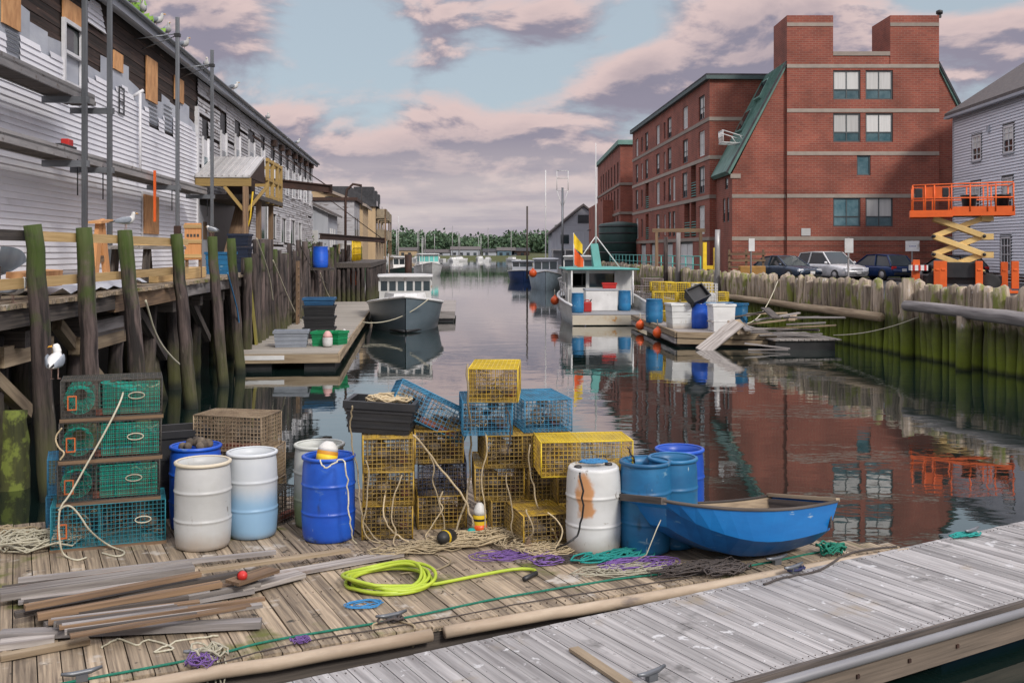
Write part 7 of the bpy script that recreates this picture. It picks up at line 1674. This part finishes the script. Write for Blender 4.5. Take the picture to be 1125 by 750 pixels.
# ================================================================== gulls
m_gw=mat('gull_white',(.72,.72,.70),(.62,.62,.6),.7,bump=.1,sc=(20,20,20)); m_gg=mat('gull_grey',(.27,.30,.34),(.21,.24,.28),.7,bump=.1,sc=(15,15,15)); m_gy=mat('gull_beak',(.75,.38,.05),None,.5,bump=0); m_gl=mat('gull_leg',(.55,.36,.30),None,.6,bump=0)
m_gb=MATS['buoy_black']
def gull(loc,yaw,label,sc=1,turn=0,hunch=0):
    """standing gull facing +x before the yaw; turn swings the head"""
    g=thing('gull',label,'gull',loc,yaw); g.scale=(sc,sc,sc)
    sp=[(-.27,.165,.03,.010),(-.21,.175,.045,.024),(-.14,.19,.068,.05),(-.05,.203,.088,.078),(.04,.213,.094,.092),(.105,.233,.082,.085),(.148,.275-hunch*.4,.056,.06),(.160,.315-hunch,.044,.047),(.168,.35-hunch,.043,.043),(.176,.378-hunch,.045,.040),(.184,.402-hunch,.028,.022)]
    mb=MB(); rings=[]
    hc=V((.16,0,0))
    for i,(x,z,ry,rz) in enumerate(sp):
        a=sp[max(0,i-1)]; b=sp[min(len(sp)-1,i+1)]; d=V((b[0]-a[0],0,b[1]-a[1])).normalized(); nr=V((-d.z,0,d.x)); rg=[]
        for k in range(12):
            t=2*math.pi*k/12; p=V((x,0,z))+V((0,ry*math.cos(t),0))+nr*rz*math.sin(t)
            if i>=7: p=hc+Matrix.Rotation(turn,3,'Z')@(p-hc)
            rg.append(p)
        rings.append(rg)
    mb.loft(rings); mb.build('body',m_gw,g)
    hm=Matrix.Rotation(turn,3,'Z'); H=lambda v:hc+hm@(V(v)-hc)
    mb=MB(); mb.tube([H((.205,0,.372-hunch)),H((.235,0,.372-hunch)),H((.265,0,.368-hunch)),H((.278,0,.355-hunch))],[.016,.013,.010,.003],7); mb.build('beak',m_gy,g)
    for s_ in (-1,1):
        mb=MB(); mb.ball(H((.198,s_*.034,.382-hunch)),.008,6,4); mb.build('eye',m_gb,g)
        mb=MB(); rr=[]
        for x,y,z,w,h_ in ((.10,.070,.235,.014,.035),(.05,.088,.232,.018,.065),(-.04,.088,.222,.018,.068),(-.14,.066,.205,.014,.05),(-.24,.036,.185,.010,.028)): rr.append([V((x,s_*(y+w*math.cos(t)),z+h_*math.sin(t))) for t in [2*math.pi*k/8 for k in range(8)]])
        mb.loft(rr); mb.build('wing',m_gg,g)
        mb=MB(); mb.loft([[V((x,s_*(y+w*math.cos(t)),z+h_*math.sin(t))) for t in [2*math.pi*k/6 for k in range(6)]] for x,y,z,w,h_ in ((-.22,.032,.190,.011,.022),(-.29,.018,.178,.008,.014),(-.355,.006,.172,.003,.005))]); mb.build('wing_tip',m_gb,g)
        mb=MB(); mb.tube([(.0,s_*.035,.15),(.005,s_*.036,.07),(-.005,s_*.036,.008)],[.010,.006,.006],6); mb.build('leg',m_gl,g)
        mb=MB(); mb.add([V((-.012,s_*.036,.006)),V((.06,s_*.036+.028,.004)),V((.068,s_*.036,.005)),V((.06,s_*.036-.028,.004)),V((.0,s_*.036,.014))],[(0,3,2),(0,2,1),(0,4,3),(3,4,2),(2,4,1),(1,4,0)]); mb.build('foot',m_gl,g)
    return g
tz=bot.z+.45+3*(H_+.045)-.02
bpy.context.view_layer.update()
gull(V((bot.x-.50,bot.y-.2,tz)),R(104),'white gull with grey back standing on the left trap stack',.9,R(75))
for px,pyz,l,yaw,hun in ((138,253,'gull standing on the third mossy piling of the left wharf',R(40),0),(233,260,'hunched gull sitting on the piling before the porch',R(150),.06)):
    s=LWo(px,WX+.18); p=LF(WX+.18,s); gull(V((p.x,p.y,HC+(HY-pyz)/F*p.y+.0)),yaw,l,.85,0,hun)
s=LWo(14,WX-.12); p=LF(WX-.12,s,WD); gull(p,R(8),'gull standing on the wharf edge at the left side of the picture',.9)
for i,(px,l) in enumerate(((146,'first gull on the eave of the warehouse, nearest the green weeds'),(158,'second gull on the warehouse eave from the left'),(173,'gull on the warehouse eave left of the taller scaffold pole'),(185,'gull on the warehouse eave just left of the taller scaffold pole top'),(203,'gull on the eave between the two scaffold poles'),(228,'gull on the eave beside the farther scaffold pole'),(257,'gull on the eave right of the farther scaffold pole'),(295,'farthest gull but one on the warehouse eave'),(327,'farthest gull on the warehouse eave'))):
    s=LWo(px,.42); p=LF(.38,s,RZ+.1); gull(p,R(-70 if i%2 else -20)+rnd(-.4,.4),l,1.15)
gull(FLm(2.9,3.6,.502),R(100),'gull on the planks of the left float right of the green totes',1.0)
bpy.context.view_layer.update()

# ropes and gear hanging along the left pilings
for i,(pts,m,l) in enumerate((([(250,300),(257,325),(262,345),(266,392)],m_ropeb,'blue line hanging down a grey-brown left piling'),([(160,330),(172,372),(188,392),(197,400)],m_ropew,'pale line looping between two mossy pilings'),([(300,286),(318,330),(330,355),(345,352)],m_ropew,'pale mooring line from the pilings to the left float'),([(330,270),(345,300),(360,312)],m_roped,'dark line hanging under the blue barrel'),([(282,262),(296,300),(300,330)],m_ropew,'pale rope hanging beside the porch pilings'),([(352,300),(360,325),(372,338)],m_ropew,'thin line from the high blue barrel down to the float'))):
    k=[]
    for px,py in pts: sx=LWo(px,WX+.42); Y=LF(WX+.42,sx).y; k.append(Q(px,py,Y))
    mb=MB(); mb.tube(smooth(k,2),.022,5); tag(mb.build('hanging_rope',m),l,'rope')
sx=LWo(281,WX+.3); mb=MB(); mb.bar((0,0,.15),(-.25,0,2.6),.2,.06,(1,0,0)); tag(mb.build('slimy_plank',mat('slimy_plank',(.28,.26,.04),(.16,.12,.05),.6,sc=WG),loc=LF(WX+.36,sx,0)),'yellow-green slimy plank leaning against the pilings above the left float','plank')
line('mooring_line','pale mooring line from the bow of the grey lobster boat to the left float',sag(gb.matrix_basis@V((4.0,1.0,1.45)),FLm(3.05,13,.5),.35),.022,m_ropew)
ld=thing('wharf_ladder','dark timber ladder fixed to the left pilings past the float end','ladder',LF(WX+.45,LWo(325,WX+.45),.3),LA); mb=MB(); [mb.box(0,.08,y,y+.08,0,2.8) for y in (0,.6)]; mb.build('side_rail',m_brownwood,ld)
for q in range(8): mb=MB(); mb.box(.01,.07,.08,.6,.2+q*.33,.26+q*.33); mb.build('rung',m_brownwood,ld)

# old rope draped over the fronts of the middle traps
random.seed(61)
for px,y0,y1,Y,l in ((402,505,590,10.95,'old tan rope draped over the left edge of the yellow traps under the black tub'),(446,520,596,10.98,'old tan rope looped down the right edge of the yellow traps under the black tub'),(470,500,585,11.3,'old rope hanging down the brown-yellow trap column'),(492,540,590,11.2,'old rope slack beside the navy trap'),(538,480,585,11.0,'old rope draped down the face of the tallest column'),(556,520,592,10.9,'old rope looped between the tallest column and the small front trap'),(583,490,560,11.0,'old rope hanging under the right-hand blue trap'),(604,560,603,10.55,'old rope over the front edge of the small front trap')):
    pts=[];x=px
    for i in range(7): x+=rnd(-7,7); pts.append((x,y0+(y1-y0)*i/6+rnd(-3,3),Y-.01*i))
    x+=rnd(4,14); pts+=[(x,y1+6,0),(x+rnd(5,25),y1+rnd(2,12),0),(x+rnd(-10,30),y1+rnd(8,16),0)]
    hang(l,pts,.008,m_rope)
heap(P(520,596,DZ),.5,.2,22,.006,m_rope,'loose tan rope strewn around the lobster buoys',.3,.1); heap(P(610,608,DZ),.35,.14,16,.006,m_rope,'loose tan rope at the foot of the rust-stained barrel',.3,.07)
heap(P(620,616,DZ),.3,.12,14,.004,m_roped,'thin dark twine scattered before the rust-stained barrel',.3,.04)
